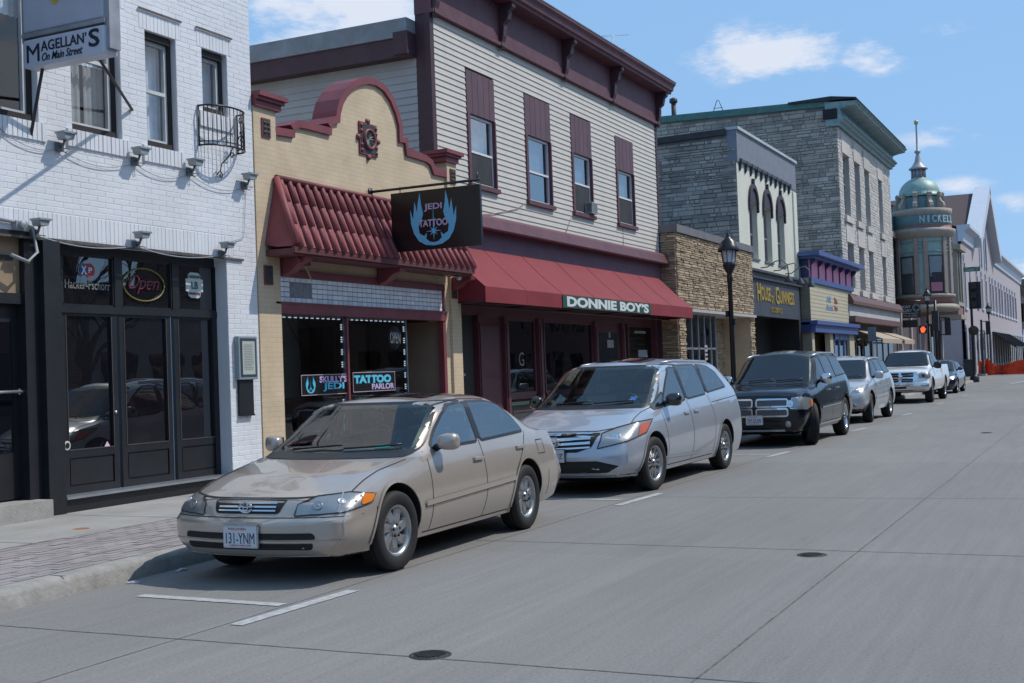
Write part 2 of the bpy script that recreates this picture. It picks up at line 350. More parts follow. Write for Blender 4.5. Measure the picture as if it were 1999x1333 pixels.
# ------------------------------------------------------------------ ground
def roadmat():
    M_ = bpy.data.materials.new('road_concrete'); M_.use_nodes = True; nt = M_.node_tree; n = nt.nodes; l = nt.links; b = n['Principled BSDF']; b.inputs['Roughness'].default_value = .82
    g = n.new('ShaderNodeNewGeometry')
    def noise(sc, scale, det=6, ro=.6):
        mp = n.new('ShaderNodeMapping'); mp.inputs['Scale'].default_value = scale; l.new(g.outputs['Position'], mp.inputs[0])
        x = n.new('ShaderNodeTexNoise'); x.inputs['Scale'].default_value = sc; x.inputs['Detail'].default_value = det; x.inputs['Roughness'].default_value = ro; l.new(mp.outputs[0], x.inputs[0]); return x.outputs[0]
    def mr(v, a, c, d, e):
        q = n.new('ShaderNodeMapRange'); q.inputs[1].default_value = a; q.inputs[2].default_value = c; q.inputs[3].default_value = d; q.inputs[4].default_value = e; l.new(v, q.inputs[0]); return q.outputs[0]
    def mul(a, c):
        q = n.new('ShaderNodeMath'); q.operation = 'MULTIPLY'; l.new(a, q.inputs[0]); l.new(c, q.inputs[1]); return q.outputs[0]
    v = mul(mr(noise(.35, (1, .35, 1)), .3, .7, .88, 1.1), mr(noise(2.2, (1, .25, 1), 8, .7), .3, .75, 1.04, .93))
    v = mul(v, mr(noise(48, (1, 1, 1), 4, .85), .35, .65, .78, 1.2))
    bk_ = n.new('ShaderNodeTexBrick'); bk_.offset = 0; bk_.inputs['Scale'].default_value = 1; bk_.inputs['Brick Width'].default_value = 3.4; bk_.inputs['Row Height'].default_value = 4.9; bk_.inputs['Mortar Size'].default_value = 0; bk_.inputs['Color1'].default_value = (.95, .95, .95, 1); bk_.inputs['Color2'].default_value = (1.04, 1.04, 1.04, 1); l.new(g.outputs['Position'], bk_.inputs[0]); v = mul(v, bk_.outputs[0]); v = mul(v, mr(noise(14, (1, .03, 1), 3), .35, .65, .95, 1.05))
    v = mul(v, mr(noise(2.6, (1, .5, 1), 10, .8), .60, .72, 1, .8))
    s = n.new('ShaderNodeVectorMath'); s.operation = 'SCALE'; s.inputs[0].default_value = (.208, .200, .190); l.new(v, s.inputs['Scale']); l.new(s.outputs[0], b.inputs['Base Color'])
    bp = n.new('ShaderNodeBump'); bp.inputs['Strength'].default_value = .35; bp.inputs['Distance'].default_value = .006; l.new(noise(130, (1, .5, 1), 3), bp.inputs['Height']); l.new(bp.outputs[0], b.inputs['Normal'])
    return M_
mb = MB(); mb.quad((-600, -60, 0), (600, -60, 0), (600, 1800, 0), (-600, 1800, 0)); mk('road', mb, roadmat(), kind='structure')
jm = mat('joint_dark', (.125, .12, .118), .9, var=.5, vs=9)
KX = -7.4
def strip(mb, a, b, w, z, n=1, wob=0, rs=None):
    a = Vector((a[0], a[1], 0)); b = Vector((b[0], b[1], 0)); t = (b-a).normalized(); s = Vector((-t.y, t.x, 0))*w/2; R = random.Random(3)
    P = [a.lerp(b, i/n)+s.normalized()*R.uniform(-wob, wob) for i in range(n+1)]
    for p, q in zip(P, P[1:]): mb.quad((p.x-s.x, p.y-s.y, z), (q.x-s.x, q.y-s.y, z), (q.x+s.x, q.y+s.y, z), (p.x+s.x, p.y+s.y, z))
mb = MB(); z = .0025
ga, gb = G(1366, 1320), G(1900, 900); dd = (gb-ga).normalized()
strip(mb, ga-dd*12, ga+dd*110, .012, z, 240, .003); strip(mb, (-5.30, -6), (-5.36, 70), .008, z, 150, .003)
for (p, q) in (((14, 1222.4), (1400, 1327.4)), ((910, 1054), (1999, 1086)), ((1300, 970), (1800, 972.8))):
    a, b = G(*p), G(*q); t = (b-a).normalized(); a = a+t*((KX-a.x)/t.x); b = a+t*((6-a.x)/t.x); strip(mb, a, b, .013, z, 60, .004)
for y in range(23, 76, 5): strip(mb, (KX, y), (6, y-.2), .012, z, 20, .004)
mk('road_joint', mb, jm, kind='structure')
# manhole lids
iron = mat('cast_iron', (.05, .046, .045), .6, .5, var=.3, bump=.4, bs=60)
for i, (px, py, r, lab) in enumerate(((840, 1279, .12, 'round cast iron manhole cover in the road, nearest to the camera'), (1585, 1083.5, .12, 'small round manhole cover on the joint in mid road'), (1926, 845, .12, 'small manhole cover farther along the road at the right'))):
    c = G(px, py); t = thing('manhole_cover', lab, 'manhole cover', (c.x, c.y, 0), 'manhole covers in the road')
    mb = MB(); mb.lathe((c.x, c.y, 0), [(r*.86, .003), (r, .004), (r*1.02, .001)], 36); mk('rim', mb, iron, t)
    mb = MB(); mb.lathe((c.x, c.y, 0), [(.001, .006), (r*.8, .006), (r*.83, .003)], 36)
    for k in range(-5, 6):
        for j in range(-5, 6):
            if (k*k+j*j)*(r*.15)**2 < (r*.72)**2: mb.box(c.x+k*r*.15-r*.05, c.x+k*r*.15+r*.05, c.y+j*r*.15-r*.05, c.y+j*r*.15+r*.05, .005, .012)
    mk('lid', mb, iron, t)
# parking bay markings
pm = mat('worn_road_paint', (.40, .40, .40), .8, var=.25, vs=14, dirt=.6)
def marks(name, segs, lab, grp=None):
    mb = MB()
    for a, b, w in segs: strip(mb, a, b, w, .005, 1)
    mk(name, mb, pm, origin=(segs[0][0][0], segs[0][0][1], 0), kind='structure')
a, b, c, d = G(273, 1163), G(574, 1183), G(460, 1221), G(690, 1153)
marks('parking_marking', [((a.x, a.y), (b.x-.1, b.y), .10), ((c.x, c.y), (d.x, d.y), .11)], '')
for (p0, p1) in (((1205, 987), (1290, 963)), ((1500, 892), (1548, 881.5)), ((1663, 842), (1692, 835)), ((1762, 811), (1782, 806.5)), ((1829, 789), (1843, 786)), ((1878, 773), (1890, 771))):
    c, d = G(*p0), G(*p1); y0 = (c.y+d.y)/2
    marks('parking_marking', [((-7.0, y0-.1), (-5.4, y0-.1), .1), ((c.x, c.y), (c.x+.06, d.y), .11)], '')
marks('parking_marking', [((-7, 66.5), (-5.2, 66.3), .3), ((-5.0, 73), (-4.4, 80), .2), ((-3.6, 76), (-3.0, 84), .25)], '')
# kerb, paver band, concrete footway
kerbm = mat('kerb_concrete', (.30, .29, .275), .85, var=.2, vs=5, bump=.4, bs=30, dirt=.7)
def kx(y):           # the kerb swings out a little at the camera's end
    return KX+max(0, (9.2-y))*.055 if y > 3 else KX+.34
mb = MB(); ys = [-25+i*.5 for i in range(int(103/.5)+1)]
prof = [(.012, 0), (.0, .10), (-.015, .137), (-.05, .152), (-.17, .155)]
vs = [(kx(y)+a, y, b) for y in ys for a, b in prof]; k = len(prof)
mb.add(vs, [(i*k+j, i*k+j+1, (i+1)*k+j+1, (i+1)*k+j) for i in range(len(ys)-1) for j in range(k-1)], 0, True)
ye = ys[-1]; mb.box(-40, KX, ye, ye+.17, 0, .154); mk('kerb', mb, kerbm, kind='structure')
mb = MB()
for y in range(-20, 78, 3): mb.box(kx(y)-.165, kx(y)+.001, y-.005, y+.005, .153, .1565)
mk('kerb_joint', mb, jm, kind='structure')
mb = MB(); vs = []
for y in ys: vs += [(kx(y)-.17, y, .1555), (-9.12, y, .1555)]
mb.add(vs, [(2*i, 2*i+1, 2*i+3, 2*i+2) for i in range(len(ys)-1)]); mk('paver_base', mb, mat('paver_sand', (.255, .23, .225), .9), kind='structure')
pav = mat('brick_pavers', (.29, .262, .258), .85, var=.12, vs=2, island=.12, bump=.2)
mb = MB(); R = random.Random(5)
for j in range(int(98/.205)):
    y = -22+j*.205; x = KX-.19; i = 0
    if y < -3 and y > 3: continue
    x = kx(y)-.18
    while x > -9.1:
        w = .105; yy = y+(.1025 if i % 2 else 0)
        zt = .158+R.uniform(-.002, .002)
        if y < 45 or i % 2: mb.add([(x, yy, zt), (x, yy+.195, zt), (max(x-w+.01, -9.11), yy+.195, zt), (max(x-w+.01, -9.11), yy, zt)], [(0, 1, 2, 3)])
        x -= w; i += 1
mk('brick_paving', mb, pav, kind='structure')
sw = mat('footway_concrete', (.33, .32, .305), .85, var=.14, vs=1.2, bump=.3, bs=50, dirt=.45)
mb = MB(); mb.quad((-9.115, -25, .157), (-9.115, 78, .157), (-30, 78, .157), (-30, -25, .157)); mk('footway', mb, sw, kind='structure')
mb = MB()
for y in range(-20, 78, 2): strip(mb, (-9.12, y+.4), (-11.2, y+.4), .012, .1595)
strip(mb, (-9.12, -25), (-9.12, 78), .02, .1597); mk('footway_joint', mb, jm, kind='structure')
mb = MB(); mb.quad((-8.9, 104, .15), (-8.9, 500, .15), (-40, 500, .15), (-40, 104, .15)); mb.box(-9.07, -8.9, 104, 500, 0, .152); mb.box(-40, -9.07, 103.85, 104, 0, .152); mk('far_footway', mb, sw, kind='structure')
mb = MB(); mb.box(6, 30, -60, 85, 0, .152); mb.box(6, 30, 104, 500, 0, .152); mk('opposite_footway', mb, sw, kind='structure')
# litter on the ground
c = G(159, 1032, .157); mb = MB(); mb.lathe((c.x, c.y, .158), [(.001, .004), (.06, .004), (.085, 0)], 14); mk('leaf_stain', mb, mat('rust_orange', (.3, .13, .05), .9, var=.4), origin=(c.x, c.y, .157), label='small orange brown stain on the pale concrete footway', cat='stain')
for i, (px, py) in enumerate(((260, 1139), (355, 1114))):
    c = G(px, py); mb = MB(); mb.box(-.05, .05, -.02, .025, .002, .012, M=Matrix.Translation((c.x, c.y, 0)) @ Matrix.Rotation(.5+i, 4, 'Z')); mb.box(-.02, .03, -.01, .02, .012, .018, M=Matrix.Translation((c.x, c.y, 0)) @ Matrix.Rotation(.9+i, 4, 'Z'))
    mk('litter', mb, mat('scrap_paper', (.5, .5, .5), .8), origin=(c.x, c.y, 0), label=('scrap of white litter in the gutter, nearer the camera' if i == 0 else 'scrap of white litter in the gutter beside the car bumper'), cat='litter', group='scraps of litter in the gutter')
# ================================================================== white painted brick bar
A = -10.9
B1 = thing('brick_building', 'white painted brick building with black storefront at the left edge', 'building', (A, 8, .15))
YE = X(498, 400, A).y
W1 = (5.5, X(70, 200, A).y+.04, X(45, 232, A).z, 7.9)
r2 = rect(A, 137, 60, 240, 272); W2 = (r2[0], r2[1], r2[2], 6.32)
W3 = rect(A, 283, 57, 350, 296); W4 = rect(A, 394, 92, 447, 229)
ZS = 3.33                                             # storefront head
bay0 = X(100, 700, A).y; bayL = (5.0, X(76, 700, A).y, 0, ZS); bayR = (X(118, 700, A).y, X(449, 700, A).y, 0, ZS)
holes = [W1, W2, W3, W4, (bayL[0], bayR[1], 0, ZS)]
wm = mat('white_brick_paint', (.69, .71, .745), .55, var=.06, vs=.9, island=.03, bump=.12, bs=25, dirt=.22)
mb = MB(); wall_holes(mb, A-.012, 4.0, YE, .1, 11.5, holes, .2, 0)
stones(mb, A-.012, 4.0, YE, .1, 11.5, holes+[(h[0]-.1, h[1]+.1, h[3], h[3]+.24) for h in (W2, W3, W4)]+[(h[0]-.1, h[1]+.1, h[2]-.22, h[2]) for h in (W1, W2, W3, W4)]+[(4, bayR[1]+.15, ZS, ZS+.3)], .068, .27, .003, .0035, 0, 0, .3)
for h in (W2, W3, W4): stones(mb, A-.012, h[0]-.1, h[1]+.1, h[3], h[3]+.24, [], .24, .068, .003, .005, 0, 0, .3)
for h in (W1, W2, W3, W4): stones(mb, A-.012, h[0]-.1, h[1]+.1, h[2]-.22, h[2], [], .22, .07, .005, .03, 0, 0, .1)
stones(mb, A-.012, 4, bayR[1]+.15, ZS, ZS+.3, [], .3, .07, .003, .005, 0, 0, .3)
mb.quad((A-.012, YE, .1), (A-9, YE, .1), (A-9, YE, 11.5), (A-.012, YE, 11.5)); mb.quad((A-.012, 4, 11.5), (A-.012, YE, 11.5), (A-9, YE, 11.5), (A-9, 4, 11.5))
mk('wall', mb, wm, B1)
mb = MB(); rr_ = random.Random(2)
for h in (W2, W3, W4): mb.box(A+.001, A+.022, h[0]-.12, h[1]+.1, h[3]+.242, h[3]+.262)
mb.box(A+.002, A+.02, 5, bayR[1]+.35, ZS-.03, ZS-.003); mk('flashing', mb, mat('rusty_flashing', (.10, .085, .08), .8, var=.5, vs=8), B1)
wf = mat('old_white_window_frame', (.55, .56, .57), .6, var=.15, dirt=.3)
brn = mat('brown_casing', (.02, .016, .016), .7, var=.3)
def upwin(h, sash=.5, **k):
    mb = MB(); a, b, c, d = h
    mb.box(A-.2, A-.06, a, a+.03, c, d); mb.box(A-.2, A-.1, b-.06, b, c, d); mb.box(A-.2, A-.06, a+.03, b-.06, d-.09, d); mb.box(A-.2, A-.06, a+.03, b-.06, c, c+.08)
    cs = mk('casing', mb, brn, B1)
    return window(B1, A, a+.03, b-.06, c+.08, d-.09, wf, GL, depth=.13, fw=.045, sash=sash, bmat=room, **k)
upwin(W1, .45, curtain=[(W1[1]-1.6, W1[1]+.1, 5.9, 7.8, curt)])
upwin(W2, .56, curtain=[(W2[0]+.08, W2[0]+.42, 4.8, 5.55, curtg), (W2[0]+.47, W2[1]+.05, 4.8, 5.55, curtg), (W2[0], W2[1]+.15, 5.56, 6.3, curt)])
upwin(W3, .5, curtain=[(W3[0]+.03, W3[0]+.3, W3[2]+.1, W3[3]-.1, curt), (W3[0]+.3, W3[1]+.15, W3[2]+.1, W3[3]-.1, curt)])
upwin(W4, 0, curtain=[(W4[0]+.03, W4[1]+.15, W4[2]+.1, W4[3]-.1, mat('sheer_curtain', (.6, .62, .68), .9, var=.25))])
# storefront frame
XS = A-.22; y0, y1 = bayR[0]+.02, bayR[1]
zt = X(280, 495, XS).z; zb = X(170, 594, XS).z; zd = X(170, 612, XS).z; z_sill = X(125, 967, XS).z
px_ = [(120, 222), (236, 335), (347, 437)]
cols = [(X(a, 540, XS).y, X(b, 540, XS).y) for a, b in px_]
mb = MB(); P0 = .05
mb.box(XS-.06, XS, y0, y1, ZS-.12, ZS-.002)                   # head
mb.box(XS-.06, XS+.02, y0, y1, zb-.11, zb-.02)                # transom bar
edges = [y0]+[v for c in cols for v in c]+[y1]
for i in range(0, len(edges), 2): mb.box(XS-.06, XS+.01, edges[i], edges[i+1], zb-.02, ZS-.12)
mb.box(XS-.3, A-.02, y0-.02, y1, .12, z_sill-.03); mb.box(XS-.06, XS+.012, y1-.1, y1, z_sill, zb-.11)
mb.box(A-.2, A+.03, X(86, 700, A).y, X(119, 700, A).y, .12, ZS-.03)   # post
mb.box(A-.25, A-.2, X(86, 700, A).y+.02, X(119, 700, A).y-.02, .12, ZS)
mb.box(A-.2, A-.1, 5, bayL[1], X(30, 572, A-.1).z-.12, X(30, 572, A-.1).z); mb.box(A-.2, A-.06, bayL[1]-.12, bayL[1]+.1, .3, ZS-.02); mb.box(A-1, A+.0, 5, bayL[1], ZS+.0, ZS+.05)
sf = mk('storefront_frame', mb, black, B1)
mb = MB(); mb.box(XS-.05, A+.03, y0, y1, z_sill-.03, z_sill); mk('sill', mb, alu, sf)
mb = MB(); mb.box(A-.2, A-.14, 5, bayL[1]-.12, X(30, 572, A-.1).z+.001, ZS-.01); mk('transom_panel', mb, mat('tan_board', (.30, .22, .14), .6, var=.12, dirt=.2), B1)
mb = MB(); q = rect(A-.13, -30, 494, 25, 508); mb.box(A-.139, A-.12, q[0], q[1], q[2], q[3]); mk('vent_slot', mb, black, B1)
mb = MB(); mb.box(A-1, A+.18, 4.5, X(94, 985, A+.1).y, .1, .36); mk('entrance_step', mb, conc, B1)
# entrance door at the far left
dz = X(30, 572, A-.1).z-.121; dm = MB(); dx = A-.2
ye = X(45, 760, dx).y
dm.box(dx-.05, dx, ye-1.1, ye, .38, dz); d = mk('entrance_door', dm, black, B1)
mb = MB(); mb.quad((dx+.004, ye-.95, .9), (dx+.004, ye-.15, .9), (dx+.004, ye-.15, dz-.2), (dx+.004, ye-.95, dz-.2)); mk('door_glass', mb, glassmat('black_glass', ior=1.8, opaque=(.006, .007, .01)), d)
hz = X(20, 765, dx+.08).z; mb = MB(); mb.tube([(dx+.08, ye-1.0, hz), (dx+.08, ye-.07, hz), (dx, ye-.04, hz)], .018); mb.lathe((dx+.005, ye-.04, hz), [(.045, 0), (.045, .02), (.001, .03)], 16, axis='x'); mk('push_bar', mb, alu, d)
mb = MB(); mb.box(dx-.1, dx-.05, 5, bayL[1], .1, ZS); mk('recess_wall', mb, black, B1)
# folding doors and transom lights
BG = glassmat('bar_glass', ior=2.6, opaque=(.008, .008, .011), wavy=.15)
dcol = [(X(121, 760, XS).y, X(230, 760, XS).y), (X(236, 760, XS).y, X(336, 760, XS).y), (X(343, 760, XS).y, X(440, 760, XS).y)]
for i, (a, b) in enumerate(dcol):
    zg0 = X(170, 875, XS).z; zg1 = zd-.03; st = .09
    mb = MB(); mb.box(XS-.05, XS, a, a+st, z_sill, zb-.11); mb.box(XS-.05, XS, b-st, b, z_sill, zb-.11); mb.box(XS-.05, XS, a+st, b-st, zg1, zb-.11)
    mb.box(XS-.05, XS, a+st, b-st, z_sill, z_sill+.09); mb.box(XS-.05, XS, a+st, b-st, zg0-.1, zg0); mb.box(XS-.05, XS-.02, a+st, b-st, z_sill+.09, zg0-.1)
    mb.box(XS-.02, XS-.008, a+st+.02, b-st-.02, z_sill+.11, zg0-.12)
    dr = mk('folding_door', mb, black, B1)
    mb = MB(); mb.quad((XS-.03, a+st, zg0), (XS-.03, b-st, zg0), (XS-.03, b-st, zg1), (XS-.03, a+st, zg1)); mk('pane', mb, BG, dr)
    mb = MB(); mb.box(XS-.004, XS+.006, a+st-.012, a+st, zg0, zg1); mb.box(XS-.004, XS+.006, b-st, b-st+.012, zg0, zg1); mb.box(XS-.004, XS+.006, a+st, b-st, zg0-.012, zg0); mk('glazing_bead', mb, mat('worn_black_bead', (.06, .06, .065), .5), dr)
    if i == 0:
        lb = [((-1, -.6), (1, -.6), (0, .8))]
        outline([(-1, -.6), (1, -.6), (0, .8)], X(209, 868, XS), .055, *RT, mat('pink_sticker', (.75, .55, .62), .6, var=0), dr, 'triangular_sticker')
        c = X(128, 870, XS); outline(ring(0, 0, 1, 1.1), (XS+.003, c.y+.02, c.z), .05, *RT, mat('white_sticker', (.6, .62, .6), .6, var=0), dr, 'round_sticker'); outline(ring(0, 0, 1, 1.1), (XS+.01, c.y+.02, c.z), .03, *RT, black, dr, 'round_sticker')
    if i == 1:
        mb = MB(); c = X(227, 804, XS); mb.lathe((XS, c.y-.02, c.z), [(.02, 0), (.02, .02), (.001, .025)], 12, axis='x'); mk('lock', mb, alu, dr)
neonr = mat('unlit_red_neon', (.17, .035, .05), .35, var=0); neony = mat('unlit_yellow_neon', (.17, .155, .04), .35, var=0); silv = mat('silver_lettering', (.22, .23, .22), .5, var=0)
for i, (a, b) in enumerate(cols):
    mb = MB(); z1_ = ZS-.12; z0_ = zb-.02
    mb.box(XS-.05, XS, a, a+.025, z0_, z1_); mb.box(XS-.05, XS, b-.025, b, z0_, z1_); mb.box(XS-.05, XS, a, b, z1_-.02, z1_-.002); mb.box(XS-.05, XS, a, b, z0_+.001, z0_+.02)
    tw = mk('transom_window', mb, black, B1)
    mb = MB(); mb.quad((XS-.03, a, z0_), (XS-.03, b, z0_), (XS-.03, b, z1_), (XS-.03, a, z1_)); pn = mk('pane', mb, BG, tw)
    xo = XS-.026
    if i == 0:
        c = X(171, 556, xo); text('Hacker-Pschorr', (xo, c.y, c.z), X(215, 556, xo).y-X(127, 556, xo).y, .11, *RT, silv, tw, bold=.0)
        c = X(165, 527, xo); outline(ring(0, 0, 1, 1), (xo, c.y-.03, c.z), .085, *RT, mat('emblem_grey', (.16, .16, .2), .5, var=0), tw, 'emblem'); outline(ring(0, 0, 1, 1), (xo+.003, c.y+.075, c.z), .085, *RT, mat('emblem_red', (.3, .04, .05), .5, var=0), tw, 'emblem')
        outline(ring(0, 0, 1, 1), (xo+.008, c.y-.03, c.z), .062, *RT, mat('emblem_blue', (.03, .07, .25), .5, var=0), tw, 'emblem'); text('X', (xo+.015, c.y-.03, c.z), .09, .1, *RT, mat('emblem_white', (.6, .65, .7), .5, var=0), tw, 'emblem', bold=.03); text('P', (xo+.01, c.y+.08, c.z), .06, .07, *RT, MATS['emblem_white'], tw, 'emblem', bold=.02)
    elif i == 1:
        c = X(280, 556, xo); mb = MB(); R1 = (X(320, 556, xo).y-X(240, 556, xo).y)/2; mb.tube([(xo+.01, c.y+R1*math.cos(g*.2), c.z+.21*math.sin(g*.2)) for g in range(32)]+[(xo+.01, c.y+R1, c.z)], .011, 6); mk('neon_oval', mb, neony, tw)
        text('Open', (xo, c.y, c.z), R1*1.5, .24, *RT, neonr, tw, 'neon_lettering', shear=.5, depth=.015, bold=-.012)
    else:
        c = X(379, 557, xo); w = (X(402, 557, xo).y-X(356, 557, xo).y)/2
        outline([(-1, -.5), (-1, .5), (-.72, .5), (-.72, .8), (-.45, 1), (.45, 1), (.72, .8), (.72, .5), (1, .5), (1, -.5), (.72, -.5), (.72, -.8), (.45, -1), (-.45, -1), (-.72, -.8), (-.72, -.5)], (xo, c.y, c.z), w*.72, *RT, mat('emblem_cream', (.55, .6, .6), .5, var=0), tw, 'emblem_plate')
        g_ = mat('emblem_green', (.03, .16, .12), .5, var=0); text('LB', (xo+.008, c.y, c.z), .13, .1, *RT, g_, tw, bold=.02); text('LAKEFRONT', (xo+.008, c.y, c.z+.115), .23, .04, *RT, g_, tw); text('BREWERY, INC.', (xo+.008, c.y, c.z-.115), .23, .035, *RT, MATS['emblem_red'], tw)
# floodlights on the wall
def flood(px, py, lab, s=1, down=True):
    c = X(px, py, A+.1); t = thing('floodlight', lab, 'floodlight', (A, c.y, c.z), 'grey floodlights fixed to the white brick wall')
    mb = MB(); w, h, d = .085*s, .05*s, .09*s
    p = [(-w, .0), (w, .0), (w*.72, -h*1.3), (-w*.72, -h*1.3)]
    mb.prism([(c.y+a, c.z+b) for a, b in p], A+.06, A+.19); mb.box(A+.05, A+.21, c.y-w*1.15, c.y+w*1.15, c.z, c.z+.022); mk('lamp_head', mb, galv, t)
    mb = MB(); mb.box(A, A+.04, c.y-.05, c.y+.05, c.z-.19, c.z-.09); mb.tube([(A+.03, c.y, c.z-.14), (A+.08, c.y, c.z-.13), (A+.11, c.y, c.z-.06)], .014); mb.tube([(A+.03, c.y+.04, c.z-.15), (A+.09, c.y+.1, c.z-.16), (A+.07, c.y+.05, c.z-.2), (A+.03, c.y, c.z-.17)], .006, 5); mk('bracket', mb, mat('dark_galvanised', (.13, .14, .15), .5, .4), t)
    return c
FL = [(125, 262, 'left one of the upper row, under the sign strut'), (272, 292, 'second of the upper row, below the tall window'), (379, 314, 'third of the upper row, left of the iron railing'), (485, 342, 'last of the upper row, at the building corner')]
up_ = [flood(a, b, 'grey floodlight, '+c) for a, b, c in FL]
F2 = [(76, 431, 'with looped cable above the entrance'), (274, 456, 'above the middle folding door'), (441, 476, 'lower row, nearest the right end of the storefront')]
lo_ = [flood(a, b, 'small grey floodlight '+c, .9) for a, b, c in F2]
cab = mat('grey_cable', (.30, .32, .34), .6, var=0)
def sag(a, b, s, n=12): return [Vector(a).lerp(Vector(b), i/n)-Vector((0, 0, s*4*(i/n)*(1-i/n))) for i in range(n+1)]
mb = MB(); pts = [Vector((A+.02, 9.6, 4.55))]+[Vector((A+.02, c.y, c.z-.16)) for c in up_]
for a, b in zip(pts, pts[1:]): mb.tube(sag(a, b, .12), .005, 5)
mk('cable', mb, cab, origin=(A, 11, 4.5), label='grey cable looping between the upper floodlights on white brick', cat='cable')
mb = MB(); pts = [Vector((A+.02, c.y, c.z-.15)) for c in lo_]
for a, b in zip(pts, pts[1:]): mb.tube(sag(a, b, .08), .008, 6)
c = lo_[0]; mb.tube([(A+.03, 9.6, c.z-.02), (A+.03, c.y-.25, c.z-.03), (A+.05, c.y-.05, c.z-.08), (A+.06, c.y, c.z-.35), (A+.05, c.y-.12, c.z-.47), (A+.03, c.y-.35, c.z-.4)], .022, 7)
e = X(480, 355, A); mb.tube([(A+.01, e.y, e.z), (A+.01, e.y-.1, e.z-.8), (A+.01, lo_[2].y+.05, lo_[2].z)], .005, 5)
mk('cable', mb, cab, origin=(A, 12, 3.4), label='grey cable running along above the black storefront', cat='cable')
c = X(33, 440, A); mb = MB(); mb.box(A, A+.07, c.y-.07, c.y+.06, c.z-.06, c.z+.05); mb.lathe((A+.07, c.y, c.z), [(.05, 0), (.05, .05), (.001, .06)], 12, axis='x'); mk('junction_box', mb, galv, origin=(A, c.y, c.z), label='grey junction box and conduit left of the looped cable', cat='junction box', bevel=.006)
# iron railing below the last upper window
ya, yb = X(387, 250, A).y, X(462, 250, A).y; za, zb_ = X(430, 203, A+.3).z, X(430, 280, A+.3).z
t = thing('balcony_railing', 'black wrought iron railing bowed out below the small upper window', 'railing', (A, ya, zb_))
def arc(z, k=.28, n=16): return [(A+k*math.sin(math.pi*i/n)**.7 if 0 < i < n else A, ya+(yb-ya)*(.5-.5*math.cos(math.pi*i/n)), z) for i in range(n+1)]
mb = MB(); mb.tube(arc(za), .014, 6); mb.tube(arc(zb_), .014, 6); mb.tube(arc(zb_+.05), .008, 6); mb.tube([(A+.01, ya, zb_), (A+.01, ya, za)], .012, 6); mb.tube([(A+.01, yb, zb_), (A+.01, yb, za)], .012, 6); mk('rail', mb, blackm, t)
mb = MB()
for p in arc(za)[1:-1:1]: mb.tube([(p[0], p[1], zb_), (p[0], p[1], za)], .0065, 5)
mks('baluster', mb, blackm, t)
mb = MB(); ym = yb-.12
def spiral(cx, cz, r, turns, x, s=1, n=26, a0=0): return [(x, cx+s*r*(1-i/n*.85)*math.cos(a0+turns*2*math.pi*i/n), cz+r*(1-i/n*.85)*math.sin(a0+turns*2*math.pi*i/n)) for i in range(n+1)]
xx = A+.17
for c_ in ((ym, za-.12, .06, 1), (ym, zb_+.16, .06, -1), (ym+.02, za-.3, .05, -1)): mb.tube(spiral(c_[0], c_[1], c_[2], 1.3, xx, c_[3]), .009, 5)
mb.tube([(A+.25, ym-.3, zb_-.01), (A+.22, ym-.35, zb_-.13), (A+.06, ym-.3, zb_-.2), (A+.03, ym-.3, zb_-.3)], .01, 5); mb.tube(spiral(ym-.3, zb_-.36, .06, 1.2, A+.03, -1), .01, 5); mb.tube(spiral(ym-.25, zb_-.1, .05, 1.2, A+.2, 1), .009, 5)
mks('scrollwork', mb, blackm, t)
# menu case and black notice board
q = rect(A+.06, 464, 656, 503, 740); t = thing('menu_case', 'glazed grey metal menu case hung on the white brick pier', 'menu case', (A, q[0], q[2]))
mb = MB(); mb.box(A-.01, A+.07, q[0], q[1], q[2], q[3]); mk('case', mb, mat('grey_blue_metal', (.28, .34, .37), .5, .3), t, bevel=.008)
mb = MB(); mb.box(A+.071, A+.076, q[0]+.035, q[1]-.03, q[2]+.04, q[3]-.03); mk('backing', mb, mat('navy_backing', (.03, .05, .07), .6), t)
mb = MB(); mb.box(A+.077, A+.08, q[0]+.07, q[1]-.07, q[2]+.07, q[3]-.07); pp = mk('menu_sheet', mb, mat('menu_paper', (.42, .45, .42), .7, var=.08, vs=40), t)
mb = MB()
for k in range(16):
    z = q[3]-.12-k*(q[3]-q[2]-.24)/16; mb.box(A+.0805, A+.0815, q[0]+.1, q[1]-.1-random.random()*.06, z-.006, z+.003)
mk('text_lines', mb, mat('menu_ink', (.22, .24, .23), .7, var=0), pp)
q = rect(A+.03, 467, 741, 496, 810); mb = MB(); mb.box(A-.01, A+.035, q[0], q[1], q[2], q[3]); mb.box(A+.035, A+.05, q[0], q[1], q[2]-.004, q[2]+.02); mk('notice_board', mb, black, origin=(A, q[0], q[2]), label='plain black rectangular board below the menu case', cat='board')
# projecting bar sign
YS_ = 9.9
t = thing('hanging_sign', 'white lightbox sign with black lettering jutting from the white brick building', 'sign', (A, YS_, 6))
sL = Yp(45, 110, YS_).x; sR = Yp(204, 88, YS_).x; z0s = Yp(130, 118, YS_).z; z1s = Yp(125, 66, YS_).z
sgm = mat('sign_face', (.50, .53, .62), .4, var=.05); sgf = mat('sign_frame', (.30, .31, .34), .5, .3, var=.25, dirt=.5)
mb = MB(); mb.box(sL, sR, YS_, YS_+.2, z0s, z1s+.02); mk('lower_box', mb, sgm, t, bevel=.025)
mb = MB(); mb.box(sL-.01, sR+.01, YS_-.005, YS_+.21, z1s+.04, z1s+.09); mb.box(sR-.02, sR+.05, YS_+.03, YS_+.19, z0s+.06, 9); mb.box(sL-.04, sL, YS_+.03, YS_+.19, z1s, 9); mk('frame', mb, sgf, t)
mb = MB(); mb.box(sL, sR-.02, YS_+.01, YS_+.2, z1s+.1, 8.6); mk('upper_box', mb, mat('sign_face_grey', (.42, .44, .52), .45, var=.06, dirt=.15), t, bevel=.02)
